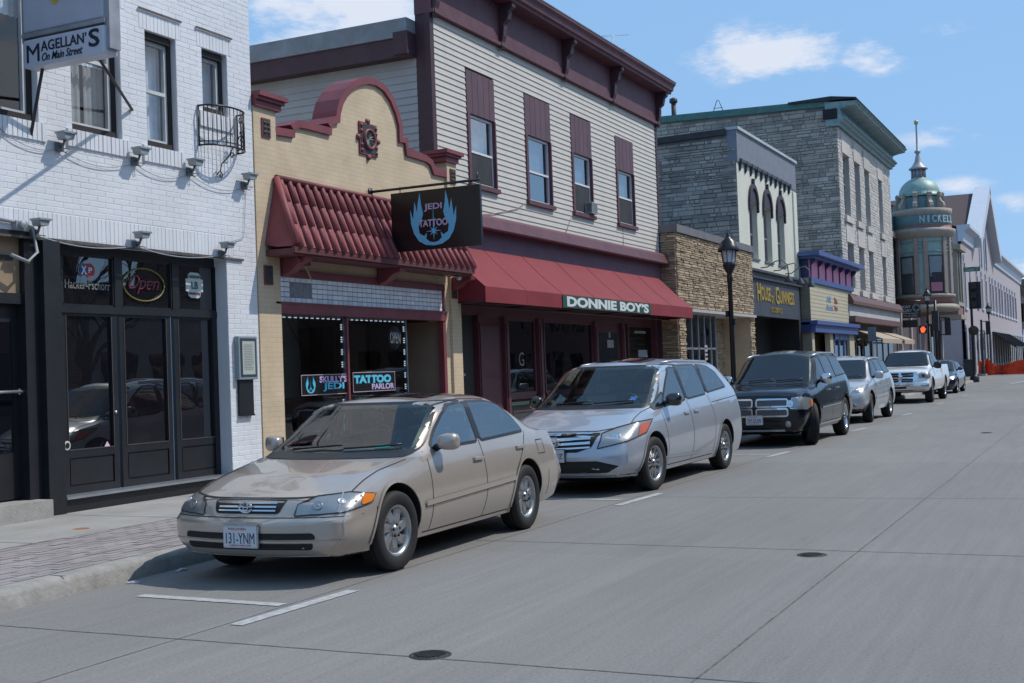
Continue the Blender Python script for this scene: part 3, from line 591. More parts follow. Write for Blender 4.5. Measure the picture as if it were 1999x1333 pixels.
ink = mat('sign_ink', (.012, .014, .03), .5, var=0); cx_ = (sL+sR)/2; w = sR-sL
hb = z1s+.02-z0s; text('M', (sL+w*.13, YS_, z0s+hb*.48), w*.16, hb*.62, *FR, ink, t, bold=0); text('AGELLAN’', (sL+w*.51, YS_, z0s+hb*.66), w*.56, hb*.36, *FR, ink, t, bold=.012); text('S', (sL+w*.88, YS_, z0s+hb*.6), w*.13, hb*.62, *FR, ink, t, bold=.02)
text('On Main Street', (sL+w*.49, YS_, z0s+hb*.28), w*.50, hb*.28, *FR, ink, t, shear=.35, bold=.008)
c = Yp(110, 17, YS_+.02); sh = [(-1, 1), (1, 1), (1, .25), (.75, -.3), (0, -.95), (-.75, -.3), (-1, .25)]
for s_, n_, o_ in ((.30, 'shield_rim', 0), (.25, 'shield_yellow', .012), (.20, 'shield_blue', .02)):
    outline([(a, b) for a, b in sh], (c.x, YS_+.02, c.z+.28), s_, *FR, mat(n_, {'shield_rim': (.25, .14, .04), 'shield_yellow': (.55, .38, .02), 'shield_blue': (.02, .12, .5)}[n_], .5, var=0), t, n_, .006, o_)
strut = mat('rusty_iron', (.05, .04, .045), .7, var=.4, vs=9)
mb = MB(); mb.tube([Yp(85, 122, YS_+.1), X(60, 265, A)], .02, 6); mb.tube([Yp(188, 106, YS_+.1), X(258, 214, A)], .02, 6); mb.tube([(A, YS_+.15, 7.6), (sR, YS_+.15, 7.6)], .03, 6); mks('strut', mb, strut, t)
# ================================================================== yellow brick shop with the curved parapet
Y0, Y1 = YE+.02, X(900, 600, A).y; PZ = lambda u, v: X(490+u/3.03, 120+v/3.03, A)
B2 = thing('shop_building', 'cream brick shop with a curved maroon edged parapet and tiled canopy', 'building', (A, 17.5, .15))
cream = brickmat('cream_painted_brick', (.58, .465, .32), (.565, .45, .305), (.48, .375, .25), .24, .072, .004, .25, .75, 0, .1)
inner = [(147, 432), (262, 450), (262, 412), (290, 390), (333, 398), (480, 436), (480, 392), (500, 368), (528, 362), (532, 310), (548, 250), (580, 195), (620, 155), (655, 138), (700, 132), (745, 142), (790, 175), (830, 235), (860, 310), (878, 380), (882, 475), (915, 482), (925, 556), (1040, 592), (1065, 612), (1085, 668), (1160, 685)]
pp = [PZ(*q) for q in inner]; top = [(p.y, p.z) for p in pp]
AW = A-.05
SY0, SY1 = X(543, 700, A).y, X(872, 600, A).y; SZ1 = X(700, 543, A).z-.02
mb = MB()
n = len(top)
# wall above the opening, fanned in vertical strips below the parapet outline
zc = 4.3
for (a, b) in zip(top, top[1:]):
    if b[0]-a[0] > .003: mb.quad((AW, a[0], zc), (AW, b[0], zc), (AW, b[0], b[1]), (AW, a[0], a[1])); mb.quad((AW-.4, b[0], zc), (AW-.4, a[0], zc), (AW-.4, a[0], a[1]), (AW-.4, b[0], b[1]))
ya_, yb_ = top[0][0], top[-1][0]
mb.quad((AW, Y0, SZ1), (AW, Y1, SZ1), (AW, Y1, zc), (AW, Y0, zc)); mb.box(AW-.4, AW-.02, Y0, Y1, SZ1, zc)
PLz = X(510, 210, A).z; PRz = X(880, 318, A).z
mb.box(AW-.35, A, Y0, ya_, .1, PLz); mb.box(AW-.35, A, yb_, Y1, .1, PRz)          # piers
mb.box(AW-.35, AW+.0, ya_, SY0, .1, SZ1); mb.box(AW-.35, AW+.0, SY1, yb_+.0, .1, SZ1)
mb.box(-21, AW-.4, Y0, Y0+.3, .1, 4.2); mb.box(-21, AW-.4, Y1-.3, Y1, .1, 4.2); mb.box(-21, AW-.4, Y0+.3, Y1-.3, 4.1, 4.2)
mk('wall', mb, cream, B2)
# coping
mb = MB(); tk = .115; xo, xi = AW+.05, AW-.42
offs = []
for i, (y, z) in enumerate(top):
    a = Vector(top[max(i-1, 0)]); b = Vector(top[min(i+1, n-1)]); t = (b-a).normalized(); nn = Vector((-t.y, t.x))
    if nn.y < 0 and abs(t.x) > .1: nn = -nn
    pa = Vector(top[i])-Vector(top[i-1]) if i else b-a; pb = Vector(top[i+1])-Vector(top[i]) if i < n-1 else b-a
    k = 1/max(.55, abs(pa.normalized().dot(nn.__class__((t.x, t.y))))) if i else 1
    offs.append((y+nn.x*tk*min(k, 1.4), z+nn.y*tk*min(k, 1.4)))
vs = []
for (y, z), (oy, oz) in zip(top, offs): vs += [(xo, y, z), (xo, oy, oz), (xi, oy, oz), (xi, y, z)]
fs = []
for i in range(n-1):
    for k in range(4): fs.append((i*4+k, i*4+(k+1) % 4, (i+1)*4+(k+1) % 4, (i+1)*4+k))
fs += [(0, 1, 2, 3), (4*n-4, 4*n-3, 4*n-2, 4*n-1)]
mb.add(vs, fs)
for (ya2, yb2, z) in ((Y0, ya_+.12, PLz), (yb_-.1, Y1+.06, PRz)):
    mb.box(xi-.05, A+.05, ya2, yb2-.04, z, z+.09); mb.box(xi-.08, A+.09, ya2-(.0 if ya2 == Y0 else .06), yb2, z+.091, z+.14); mb.box(xi-.11, A+.13, ya2-(0 if ya2 == Y0 else .1), yb2+.04, z+.141, z+.21)
mk('coping', mb, redt, B2)
# ornaments
brz = mat('verdigris_ornament', (.045, .05, .045), .6, .3, var=.4, vs=30, bump=.5)
c = PZ(703, 460); mo = MB(); s_ = .27
mo.box(AW, AW+.03, c.y-s_, c.y+s_, c.z-s_, c.z+s_); o_ = mk('medallion', mo, redt, B2, bevel=.005)
mb = MB(); mb.box(AW+.03, AW+.035, c.y-s_+.03, c.y+s_-.03, c.z-s_+.03, c.z+s_-.03); mk('medallion_ground', mb, brz, o_)
mb = MB(); mb.lathe((AW+.03, c.y, c.z), [(.135, 0), (.14, .045), (.17, .045), (.175, 0)], 32, axis='x')
for a in range(4):
    g = a*math.pi/2; mb.lathe((AW, c.y+.30*math.cos(g), c.z+.30*math.sin(g)), [(.001, .05), (.04, .045), (.055, 0)], 14, axis='x')
for a in (-.8, -.45, .45, .8):
    for b in (-1, 1): mb.lathe((AW+.03, c.y+b*.22, c.z+a*.26), [(.001, .035), (.028, .02), (.035, 0)], 10, axis='x')
mk('medallion_ring', mb, redt, o_)
mb = MB()
for k in range(12):
    g = k*math.pi/6; d_ = Vector((0, math.cos(g), math.sin(g))); e_ = Vector((0, -math.sin(g), math.cos(g))); cc = Vector((AW+.035, c.y, c.z))
    mb.add([cc, cc+d_*.12-e_*.025, cc+d_*.132+Vector((.025, 0, 0)), cc+d_*.12+e_*.025], [(0, 1, 2), (0, 2, 3)])
mk('medallion_petals', mb, mat('verdigris_light', (.12, .15, .13), .6, .2, var=.3), o_)
for (u, v, sc) in ((518, 250, 1), (523, 537, 1), (883, 345, .8), (886, 568, .8)):
    c = X(u, v, A); mb = MB(); mb.box(A-.005, A+.02, c.y-.10, c.y+.10, c.z-.14*1, c.z+.14); p_ = mk('pier_plaque', mb, redt, B2)
    mb = MB(); mb.box(A+.02, A+.026, c.y-.08, c.y+.08, c.z-.12, c.z+.12)
    for a in (-.07, 0, .07):
        for b in (-.04, .04): mb.lathe((A+.025, c.y+b, c.z+a), [(.001, .02), (.018, .015), (.028, 0)], 8, axis='x')
    mk('plaque_relief', mb, brz, p_)
# tiled canopy
EX = A+.52; eL = X(560, 482, EX); eR = X(926, 520, EX); tL = X(538, 349, A+.02); tR_y = 19.75; ztop = tL.z; zev = (eL.z+eR.z)/2
cy0, cy1 = 14.42, eR.y; ty0 = tL.y
tile = mat('maroon_roof_tiles', (.235, .055, .062), .62, var=.22, vs=4, dirt=.6, bump=.25, island=.14)
can = thing('tiled_canopy', 'maroon pantile canopy sloping out over the cream shopfront', 'canopy', (A, 17.5, zev))
mb = MB(); mb.quad((EX, cy0+.02, zev), (EX, cy1, zev), (A, tR_y+.2, ztop), (A, ty0, ztop)); mb.quad((EX, cy0+.02, zev), (A, ty0, ztop), (A, cy0-.02, zev+.05), (EX-.3, cy0-.02, zev)); mb.quad((EX, cy1, zev), (A, cy1, zev), (A, tR_y+.2, ztop), (A, tR_y+.2, ztop))
mk('tile_bed', mb, tile, can)
mb = MB(); nr = 25; crs = 3
for i in range(nr):
    yt = ty0+.10+(tR_y+.12-ty0-.1)*i/(nr-1); yb2 = cy0+.12+(cy1-.05-cy0-.12)*i/(nr-1)
    for k in range(crs):
        f0, f1 = k/crs, (k+1)/crs+.02
        p = Vector((A+.02, yt, ztop)).lerp(Vector((EX, yb2, zev)), f0); q = Vector((A+.02, yt, ztop)).lerp(Vector((EX, yb2, zev)), min(f1, 1.015))
        nrm = Vector((ztop-zev, 0, EX-A)).normalized(); r0, r1 = .043, .054; vs = []
        for pt, r in ((p, r0), (q+nrm*.012, r1)):
            for j in range(7):
                g = math.pi*j/6; vs.append(pt+Vector((0, 1, 0))*r*math.cos(g)+nrm*r*math.sin(g))
        mb.add(vs, [(j, j+1, j+8, j+7) for j in range(6)]+[tuple(range(7, 14))], 0, True)
mb.tube([(A+.03, ty0, ztop+.02), (A+.03, tR_y+.2, ztop+.02)], .045, 8); mb.tube([(A+.03, ty0, ztop+.01), (EX, cy0+.04, zev+.02)], .055, 8); mb.tube([(A+.03, tR_y+.2, ztop+.01), (EX, cy1, zev+.02)], .055, 8)
mk('tile_rib', mb, tile, can, kind=None)
mb = MB(); mb.box(A, EX-.04, cy0+.0, cy1-.03, zev-.12, zev-.03); mb.box(EX-.04, EX+.01, cy0-.02, cy1, zev-.10, zev-.012); mk('fascia', mb, mat('maroon_fascia', (.11, .03, .035), .6, var=.2, dirt=.4), can)
for px in (558, 745, 885):
    yy = X(px, 525, A).y; mb = MB(); z_ = zev-.12; pr = [(A-.03, z_), (A+.42, z_), (A+.4, z_-.07), (A+.28, z_-.1), (A+.15, z_-.2), (A-.03, z_-.27)]
    mb.prism([(p[0], p[1]) for p in pr], yy-.09, yy+.09, 'y'); mk('bracket', mb, redt, can, bevel=.008)
# trims, tiled transom, shop windows
mb = MB(); zA = X(700, 543, AW).z; zB = X(700, 602, AW).z; zT0, zT1 = zB+.035, zA-.08
mb.box(AW-.1, AW+.03, SY0-.02, SY1+.0, zA-.08, zA+.03); mb.box(AW-.1, AW+.04, SY0, SY1, zB-.14, zB-.0); mb.box(AW-.1, AW+.05, SY0, SY1, zB+.0005, zB+.03); mb.box(AW-.1, AW+.02, SY1-.1, SY1, .1, zB-.14)
mb.box(AW-.1, AW+.02, SY1-.05, SY1, zB+.03, zA-.08)
sill_z = X(560, 862, AW).z
vy = X(802, 700, AW).y; my0 = X(683, 700, AW).y
mb.box(AW-.1, AW-.02, my0-.025, my0+.02, sill_z, zB-.14); mb.box(AW-.12, AW+.03, SY0, vy, .14, sill_z); mb.box(AW-.12, AW+.06, SY0, vy, sill_z-.07, sill_z); mk('shopfront_frame', mb, redt, B2)
mb = MB(); tl = mat('white_transom_tiles', (.78, .81, .86), .4, var=.08, island=.1, dirt=.35); ny = 36; nz_ = 5
mb.box(AW-.09, AW-.02, SY0, SY1-.05, zT0, zT1, 1); py_ = (SY1-.05-SY0)/ny; pz_ = (zT1-zT0)/nz_; rr_ = random.Random(4)
for i in range(ny):
    for j in range(nz_):
        if 3 <= i <= 6 and 1 <= j <= 3 or i == 0 and 1 <= j <= 3: continue
        mb.box(AW-.019, AW-.012, SY0+i*py_+.006, SY0+(i+1)*py_-.006, zT0+j*pz_+.006, zT0+(j+1)*pz_-.006)
mk('transom_tiles', mb, [tl, mat('tile_joint_grey', (.16, .16, .18), .8)], B2)
mb = MB(); mb.box(AW-.019, AW-.010, SY0+3*py_, SY0+7*py_, zT0+pz_, zT0+4*pz_); mk('missing_tile_patch', mb, mat('bare_patch', (.22, .23, .25), .8, var=.3, vs=20), B2)
XW = AW-.07; mb = MB(); SG = GLS
zW = zB-.14
shopdark = mat('shop_interior_wall', (.035, .032, .035), .9, var=.2)
for (a, b) in ((SY0, my0-.025), (my0+.02, vy)):
    f = MB(); w_ = .025; f.box(XW-.04, XW+.01, a, a+w_, sill_z, zW); f.box(XW-.04, XW+.01, b-w_, b, sill_z, zW); f.box(XW-.04, XW+.01, a+w_, b-w_, zW-w_, zW); f.box(XW-.04, XW+.01, a+w_, b-w_, sill_z+.001, sill_z+w_)
    sw_ = mk('shop_window', f, mat('blue_grey_frame', (.13, .17, .19), .4, .5), B2); g_ = MB(); g_.quad((XW-.01, a, sill_z), (XW-.01, b, sill_z), (XW-.01, b, zW), (XW-.01, a, zW)); mk('pane', g_, SG, sw_)
    ledm = mat('led_strip', (.75, .85, 1), .5, var=0, emit=.9); q_ = MB(); k = a+.05
    while k < b-.1: q_.box(XW-.035, XW-.02, k, k+.06, zW-.05, zW-.035); k += .145
    zz = zW-.12; yy = b-.05
    while zz > sill_z+.1:
        for e_ in range(3): q_.box(XW-.035, XW-.02, yy-.012, yy+.012, zz-.02-e_*.035, zz-e_*.035)
        zz -= .2
    mk('led_lights', q_, ledm, sw_)
mb = MB(); mb.box(AW-4, AW-3.9, SY0-.3, SY1, .1, 3.5); mb.box(AW-4, AW-.15, SY0-.3, SY0-.2, .1, 3.5); mb.box(AW-4, AW-.15, SY0-.3, SY1, 3.5, 3.6); mb.box(AW-4, AW-.12, SY0-.3, SY1, .1, .16); mk('interior_shell', mb, shopdark, B2)
mb = MB(); mb.box(AW-3, AW-1.5, vy+.9, vy+1.0, .16, zW); mb.box(AW-1.6, AW-1.5, vy+.02, vy+1.0, .16, zW); mb.box(AW-1.6, AW-.1, SY1-.001, SY1+.05, .16, zW); mk('vestibule_wall', mb, mat('tan_vestibule', (.30, .22, .16), .8, var=.1), B2)
mb = MB(); mb.box(AW-1.55, XW, vy-.0, vy+.03, sill_z, zW); mk('vestibule_glass', mb, SG, B2)
c = X(822, 710, AW-.1); mb = MB(); xm = AW-1.5; cc = X(822, 710, xm); mb.box(xm, xm+.1, cc.y-.3, cc.y+.12, cc.z-.22, cc.z+.22); t = mk('mailbox', mb, black, origin=(xm, cc.y, cc.z), label='square black wall box with a pale diamond inside the shop entrance recess', cat='wall box', bevel=.01)
outline([(-1, 0), (0, -1), (1, 0), (0, 1)], (xm+.1, cc.y-.08, cc.z-.01), .09, *RT, mat('pale_diamond', (.3, .28, .27), .6), t, 'diamond_plate')
# window lettering boards
cy = mat('cyan_lettering', (.10, .52, .72), .5, var=0); li = mat('lilac_lettering', (.52, .42, .66), .5, var=0); bk = mat('sign_black', (.006, .006, .008), .35, var=0)
def board(px0, py0, px1, py1, px2, py2, lab, xw):
    a = X(px0, py0, xw); b = X(px1, py1, xw); zt_ = a.z; c = X(px2, py2, xw)
    t = thing('window_sign', lab, 'sign', (xw, a.y, c.z)); mb = MB(); mb.box(xw, xw+.012, a.y, b.y, c.z, zt_); mk('board', mb, bk, t)
    mb = MB(); w_ = .01
    for (p, q, r_, s_) in ((a.y, b.y, zt_-w_, zt_), (a.y, b.y, c.z, c.z+w_), (a.y, a.y+w_, c.z+w_, zt_-w_), (b.y-w_, b.y, c.z+w_, zt_-w_)): mb.box(xw+.012, xw+.016, p, q, r_, s_)
    mk('border', mb, mat('pink_border', (.5, .38, .42), .5, var=0), t); return t, a.y, b.y, c.z, zt_
def wings(c, s, mt, t, full=False):
    L_ = [(0, -1.0), (-.35, -.96), (-.65, -.8), (-.86, -.5), (-.98, -.1), (-1, .42), (-.88, .05), (-.84, .4), (-.8, .72), (-.7, .3), (-.66, .65), (-.56, 1.05), (-.52, .6), (-.44, .25), (-.52, -.02), (-.66, -.25), (-.62, -.5), (-.42, -.62), (-.3, -.5), (-.34, -.72), (-.2, -.84), (0, -.88)]
    outline(L_, c, s, *(FR if full else RT), mt, t, 'flame_wing'); outline([(-a, b) for a, b in L_][::-1], c, s, *(FR if full else RT), mt, t, 'flame_wing')
    st = []
    for k in range(16):
        r_ = (1.0 if k in (4,) else .34 if k % 4 == 0 else .22) if k % 2 == 0 else .07; g = k*math.pi/8; st.append((r_*math.cos(g), r_*math.sin(g)-.45))
    outline(st, c, s, *(FR if full else RT), mt, t, 'star')
XB = XW+.0
t, a, b, z0_, z1_ = board(586, 732, 677, 726, 586, 773, 'black window sign with flame wings and lilac and cyan words, left of the maroon mullion', XB)
w = b-a; h = z1_-z0_; wings((XB+.012, a+w*.19, (z0_+z1_)/2), h*.4, cy, t); text('SKULLY’S', (XB+.012, a+w*.68, z0_+h*.75), w*.6, h*.32, *RT, li, t, bold=.035); text('JEDI', (XB+.013, a+w*.68, z0_+h*.37), w*.46, h*.42, *RT, cy, t, bold=.025)
t, a, b, z0_, z1_ = board(687, 727, 769, 722, 687, 766, 'black window sign with cyan and lilac words, right of the maroon mullion', XB)
w = b-a; h = z1_-z0_; text('TATTOO', (XB+.012, a+w*.46, z0_+h*.64), w*.88, h*.42, *RT, cy, t, bold=.06); text('PARLOR', (XB+.013, a+w*.7, z0_+h*.25), w*.54, h*.3, *RT, li, t, bold=.03)
c = X(774, 659, XW); t = thing('open_sign', 'round dark open sign with pale letters in the right shop window', 'sign', (XW, c.y, c.z)); mb = MB(); mb.lathe((XW-.05, c.y, c.z), [(.001, .02), (.2, .02), (.2, 0)], 28, axis='x'); mk('disc', mb, mat('open_navy', (.015, .03, .05), .5, var=0), t); text('OPEN', (XW-.028, c.y, c.z), .33, .2, *RT, mat('open_white', (.6, .65, .66), .5, var=0), t, bold=.0)
# armchairs inside
org = mat('rust_upholstery', (.16, .05, .025), .9, var=.35, vs=18, bump=.4)
for (px, dx, s_, lab) in ((556, -.95, .9, 'rust orange armchair in the shop window, at its left edge'), (612, -1.7, 1.15, 'larger rust orange armchair behind the left shop window')):
    c = X(px, 820, AW+dx); t = thing('armchair', lab, 'armchair', (c.x, c.y, .16)); zz = .16
    mb = MB(); mb.box(c.x-.4, c.x+.35, c.y-.4, c.y+.4, zz+.1, zz+.5); mk('seat', mb, org, t, bevel=.05)
    mb = MB(); mb.box(c.x-.5, c.x-.3, c.y-.42, c.y+.42, zz+.3, zz+.98*s_); mk('backrest', mb, org, t, bevel=.07)
    for sg in (-1, 1): mb = MB(); mb.box(c.x-.4, c.x+.4, c.y+sg*.44-.1, c.y+sg*.44+.1, zz+.1, zz+.68*s_); mk('armrest', mb, org, t, bevel=.06)
# small security lamps below the canopy
c = X(598, 508, A+.3); t = thing('spotlight', 'red cased spotlight with conduit beneath the left end of the canopy', 'spotlight', (A, c.y, c.z)); mb = MB(); mb.tube([(A+.3, c.y-.25, c.z+.0), (A+.3, c.y-.1, c.z)], [.04, .05], 10); mb.box(A+.02, A+.2, c.y+.1, c.y+.25, c.z-.06, c.z+.0); mk('lamp_head', mb, redt, t); mb = MB(); mb.tube([(A+.3, c.y-.1, c.z), (A+.2, c.y+.1, c.z-.03), (A+.05, c.y+.3, c.z-.02), (A+.03, c.y+.5, c.z-.25)], .012, 6); mk('conduit', mb, mat('cream_conduit', (.42, .36, .24), .7), t)
c = X(896, 541, A+.3); t = thing('security_camera', 'pale round lamp on a curved arm at the right end of the canopy', 'lamp', (A, c.y, c.z)); mb = MB(); mb.tube([(A, c.y-.35, c.z-.05), (A+.15, c.y-.2, c.z+.04), (A+.3, c.y-.04, c.z)], .014, 6); mk('arm', mb, mat('cream_conduit', (.42, .36, .24), .7), t); mb = MB(); mb.lathe((A+.3, c.y, c.z), [(.001, -.06), (.045, -.045), (.06, 0), (.045, .045), (.001, .06)], 14); mk('lamp_head', mb, alu, t)
# projecting tattoo sign
rd = X(722, 375, A); yr = rd.y; t = thing('hanging_sign', 'black hanging sign with pale blue flame wing emblem, slung from an iron rod', 'sign', (A, yr, rd.z))
re_ = Yp(937, 350, yr); mb = MB(); mb.tube([(A, yr, rd.z), (re_.x, yr, (rd.z+re_.z)/2)], .022, 8); mb.lathe((A, yr, rd.z), [(.07, 0), (.07, .02), (.02, .03)], 14, axis='x'); zr = (rd.z+re_.z)/2
mb.tube([(re_.x-.05, yr, zr), (re_.x-.05, yr, zr+.12)], .012, 6); mk('rod', mb, blackm, t)
sx0 = Yp(766, 430, yr).x; sx1 = Yp(940, 420, yr).x; sz1 = Yp(850, 369, yr).z; sz0 = Yp(850, 486, yr).z
mb = MB(); mb.box(sx0, sx1, yr-.03, yr+.03, sz0, sz1); sb = mk('board', mb, mat('gloss_black_board', (.008, .008, .009), .25, var=.1), t, bevel=.004)
mb = MB()
for k in (.1, .9):
    xx = sx0+(sx1-sx0)*k
    for j in range(3): mb.lathe((xx, yr, sz1+.02+j*.035), [(.012, -.004), (.017, 0), (.012, .004), (.012, -.004)], 10, axis='y' if j % 2 else 'x')
    mb.tube([(xx, yr, sz1), (xx, yr, zr)], .006, 5)
mk('hook', mb, blackm, t)
blu = mat('pale_blue_emblem', (.14, .44, .66), .5, var=0); pk = mat('pink_lettering', (.50, .38, .55), .5, var=0); cx_ = sx0+(sx1-sx0)*.48; cz_ = (sz0+sz1)/2; hh = (sz1-sz0)
wings((cx_, yr-.031, cz_), hh*.44, blu, t, True); text('JEDI', (cx_, yr-.034, cz_+hh*.2), hh*.34, hh*.13, *FR, pk, t, bold=.02); text('TATTOO', (cx_, yr-.038, cz_-hh*.06), hh*.55, hh*.12, *FR, pk, t, bold=.03)
# ================================================================== clapboard building with the long awning
C3 = -11.3; y0, y1 = X(843, 200, C3).y, 33.1
B3 = thing('clapboard_building', 'two storey pale clapboard building with dark purple cornice and long red awning', 'building', (C3, 26, .15))
zlo, zhi = 4.78, X(1000, 106, C3).z
sid = mat('cream_clapboard', (.54, .51, .465), .6, var=.05, vs=2, dirt=.18)
wins = []
for (px0, pyt, px1, pyb, ptp) in ((912, 220, 966, 362, 137), (1026, 262, 1075, 396, 185), (1116, 297, 1155, 418, 225), (1203, 330, 1237, 440, 266)):
    a, b = X(px0, (pyt+pyb)/2, C3).y, X(px1, (pyt+pyb)/2, C3).y; wins.append((a, b, X(px0+8, pyb-4, C3).z, X(px0, pyt, C3).z, X(px0, ptp, C3).z))
zb_ = sum(w[2] for w in wins)/4; zm_ = sum(w[3] for w in wins)/4; zt_ = sum(w[4] for w in wins)/4
print('B3 wins', wins)
wins = [(w[0], w[1], w[2], w[3], w[4]) for w in wins]
holes = [(w[0], w[1], w[2], w[4]) for w in wins]
def clap(mb, u0, u1, z0, z1, h, holes, xx, axis='x', sgn=1, pr=.02):
    z = z0
    while z < z1-.02:
        for a, b in spans(u0, u1, z+h/2, holes):
            f = (lambda u, e, zz: (xx+e*sgn, u, zz)) if axis == 'x' else (lambda u, e, zz: (u, xx+e*sgn, zz))
            t = min(z+h, z1)
            mb.add([f(a, pr, z), f(b, pr, z), f(b, .002, t), f(a, .002, t), f(a, 0, z), f(b, 0, z)], [(0, 1, 2, 3), (4, 5, 1, 0)])
        z += h
mb = MB(); clap(mb, y0+.1, y1-.12, zlo, zhi, .118, holes, C3); mk('clapboard_wall', mb, sid, B3)
mb = MB(); wall_holes(mb, C3-.01, y0, y1, .1, zhi+1.6, [(w[0], w[1], w[2], w[3]) for w in wins]+[(y0+.2, y1-.15, .1, 4.0)], .12)
mb.quad((C3-.01, y1, .1), (C3-20, y1, .1), (C3-20, y1, 7.6), (C3-.01, y1, 8.6)); mk('wall', mb, burgd, B3)
# side wall facing the camera end, with sloping eaves
zc = zhi+1.55; sy = y0
e0 = Yp(823, 112, sy); e1 = Yp(498, 166, sy); slope = (e1.z-e0.z)/(e1.x-e0.x); XB3 = -26
zr = lambda x: e0.z+slope*(x-e0.x)
sidg = mat('shaded_side_clapboard', (.34, .36, .37), .65, var=.06, vs=2, dirt=.2)  # side boards coloured darker and cooler to carry the shade on this wall
mb = MB(); z = 3.0
while z < e0.z:
    xr = C3-.3; xl = XB3 if z < zr(XB3) else e0.x+(z-e0.z)/slope
    if xl < xr: mb.add([(xl, sy-.02, z), (xr, sy-.02, z), (xr, sy-.002, z+.14), (xl, sy-.002, z+.14), (xl, sy, z), (xr, sy, z)], [(0, 1, 2, 3), (4, 5, 1, 0)])
    z += .14
mk('side_clapboard', mb, sidg, B3)
mb = MB(); xr = C3-.3
mb.prism([(XB3, .1), (xr, .1), (xr, zr(xr)-.02), (XB3, zr(XB3)-.02)], sy+.001, sy+.1, 'y')
mk('side_wall', mb, sidg, B3)
th = Yp(823, 75, sy).z-Yp(823, 112, sy).z
mb = MB(); mb.prism([(XB3, zr(XB3)), (xr, zr(xr)), (xr, zr(xr)+th), (XB3, zr(XB3)+th)], sy-.3, sy+.05, 'y'); mb.box(C3-.6, C3-.295, sy-.35, sy+.02, zr(xr)+.03, zr(xr)+th+.1); mk('eave_board', mb, burgd, B3)
mb = MB(); rf = Yp(815, 52, sy-.35).z-Yp(815, 75, sy).z
mb.prism([(XB3, zr(XB3)+th+.001), (xr, zr(xr)+th+.001), (xr, zr(xr)+th+.35), (XB3, zr(XB3)+th+.35)], sy-.34, y1-.1, 'y'); mk('roof', mb, mat('blue_grey_roofing', (.20, .23, .26), .7, var=.2, dirt=.3), B3)
mb = MB(); mb.box(C3-.3, C3-.0, sy-.01, sy+.12, .2, zhi+.1); mb.box(C3-.0, C3+.035, sy-.04, sy+.1, 4.7, zhi); mb.box(C3, C3+.035, y1-.12, y1+.02, 4.7, zhi); mb.box(C3-.08, C3+.036, sy-.045, sy-.01, .2, zhi)
mks('corner_board', mb, burgd, B3)
# cornice
ct = X(1313, 157, C3+.55).z-.33; print('ct', ct, zhi)
mb = MB(); mb.box(C3-.3, C3+.07, sy-.03, y1+.04, zhi, ct-.002); mb.box(C3+.07, C3+.12, sy-.03, y1+.04, zhi, zhi+.07); mk('frieze', mb, burg, B3)
mb = MB(); pr = [(C3-.3, ct), (C3+.42, ct), (C3+.42, ct+.06), (C3+.48, ct+.08), (C3+.5, ct+.18), (C3+.56, ct+.24), (C3+.56, ct+.29), (C3-.3, ct+.33)]
mb.prism(pr, sy-.35, y1+.3, 'y'); mk('cornice', mb, burg, B3)
mb = MB(); mb.prism([(C3-.3, ct+.333), (C3+.57, ct+.293), (C3+.57, ct+.32), (C3-.3, ct+.36)], sy-.37, y1+.32, 'y'); mk('cornice_flashing', mb, mat('grey_flashing', (.13, .15, .17), .6, .2, var=.2), B3)
ends = [sy+.08, X(988, 60, C3+.2).y, X(1110, 110, C3+.2).y, X(1203, 160, C3+.2).y, y1-.02]
for yy in ends:
    mb = MB(); z = ct-.001; pr = [(C3+.07, z), (C3+.4, z), (C3+.4, z-.1), (C3+.32, z-.16), (C3+.28, z-.34), (C3+.18, z-.42), (C3+.19, z-.5), (C3+.17, z-.68), (C3+.13, z-.8), (C3+.15, z-.9), (C3+.07, z-.97)]
    mb.prism(pr, yy-.08, yy+.08, 'y'); mk('bracket', mb, burgd, B3, bevel=.012)
pan = mat('plum_panel_boards', (.105, .055, .072), .6, var=.12, island=.12)
vin = mat('vinyl_window_frame', (.66, .68, .70), .45, var=0)
for i, (a, b, zb, zm, zt) in enumerate(wins):
    mb = MB(); n = 5; bw = (b-a)/n
    for k in range(n): mb.box(C3-.06, C3+.03, a+k*bw+.006, a+(k+1)*bw-.006, zm+.005, zt)
    mb.box(C3-.08, C3-.061, a, b, zm, zt); mk('boarded_panel', mb, pan, B3)
    mb = MB(); mb.box(C3-.06, C3+.045, a-.0, a+.1, zb, zm); mb.box(C3-.06, C3+.045, b-.045, b, zb, zm); mb.box(C3-.1, C3+.09, a-.04, b+.04, zb-.09, zb); mk('window_casing', mb, burg, B3)
    f = window(B3, C3+.03, a+.1, b-.045, zb+.002, zm, vin, GLU, depth=.06, fw=.05, sash=(.47, .46, .5, .5)[i], bmat=room, curtain=[(a+.1, b+.2, zb+(zm-zb)*.5, zm, curt)]+([(a+.15, a+.45, zb+.05, zb+.8, curtg)] if i in (0, 3) else []))  # pale sheet behind each upper sash is added to brighten the panes
    if i in (0, 2, 3):    # raised sash, dark opening
        mb = MB(); h = (zm-zb); mb.box(C3-.05, C3-.03, a+.16, b-.1, zb+.06, zb+h*(.44, 0, .47, .47)[i]); mk('insect_screen', mb, mat('dark_screen', (.03, .032, .035), .7, var=.3), f)
c = wins[2]; yy = c[1]-.24
t = thing('air_conditioner', 'small pale window air conditioner in the third upstairs window of the clapboard building', 'air conditioner', (C3, yy, c[2]))
mb = MB(); mb.box(C3-.05, C3+.16, yy-.17, yy+.18, c[2]+.03, c[2]+.31); mk('case', mb, mat('grey_plastic', (.33, .35, .35), .6), t, bevel=.015)
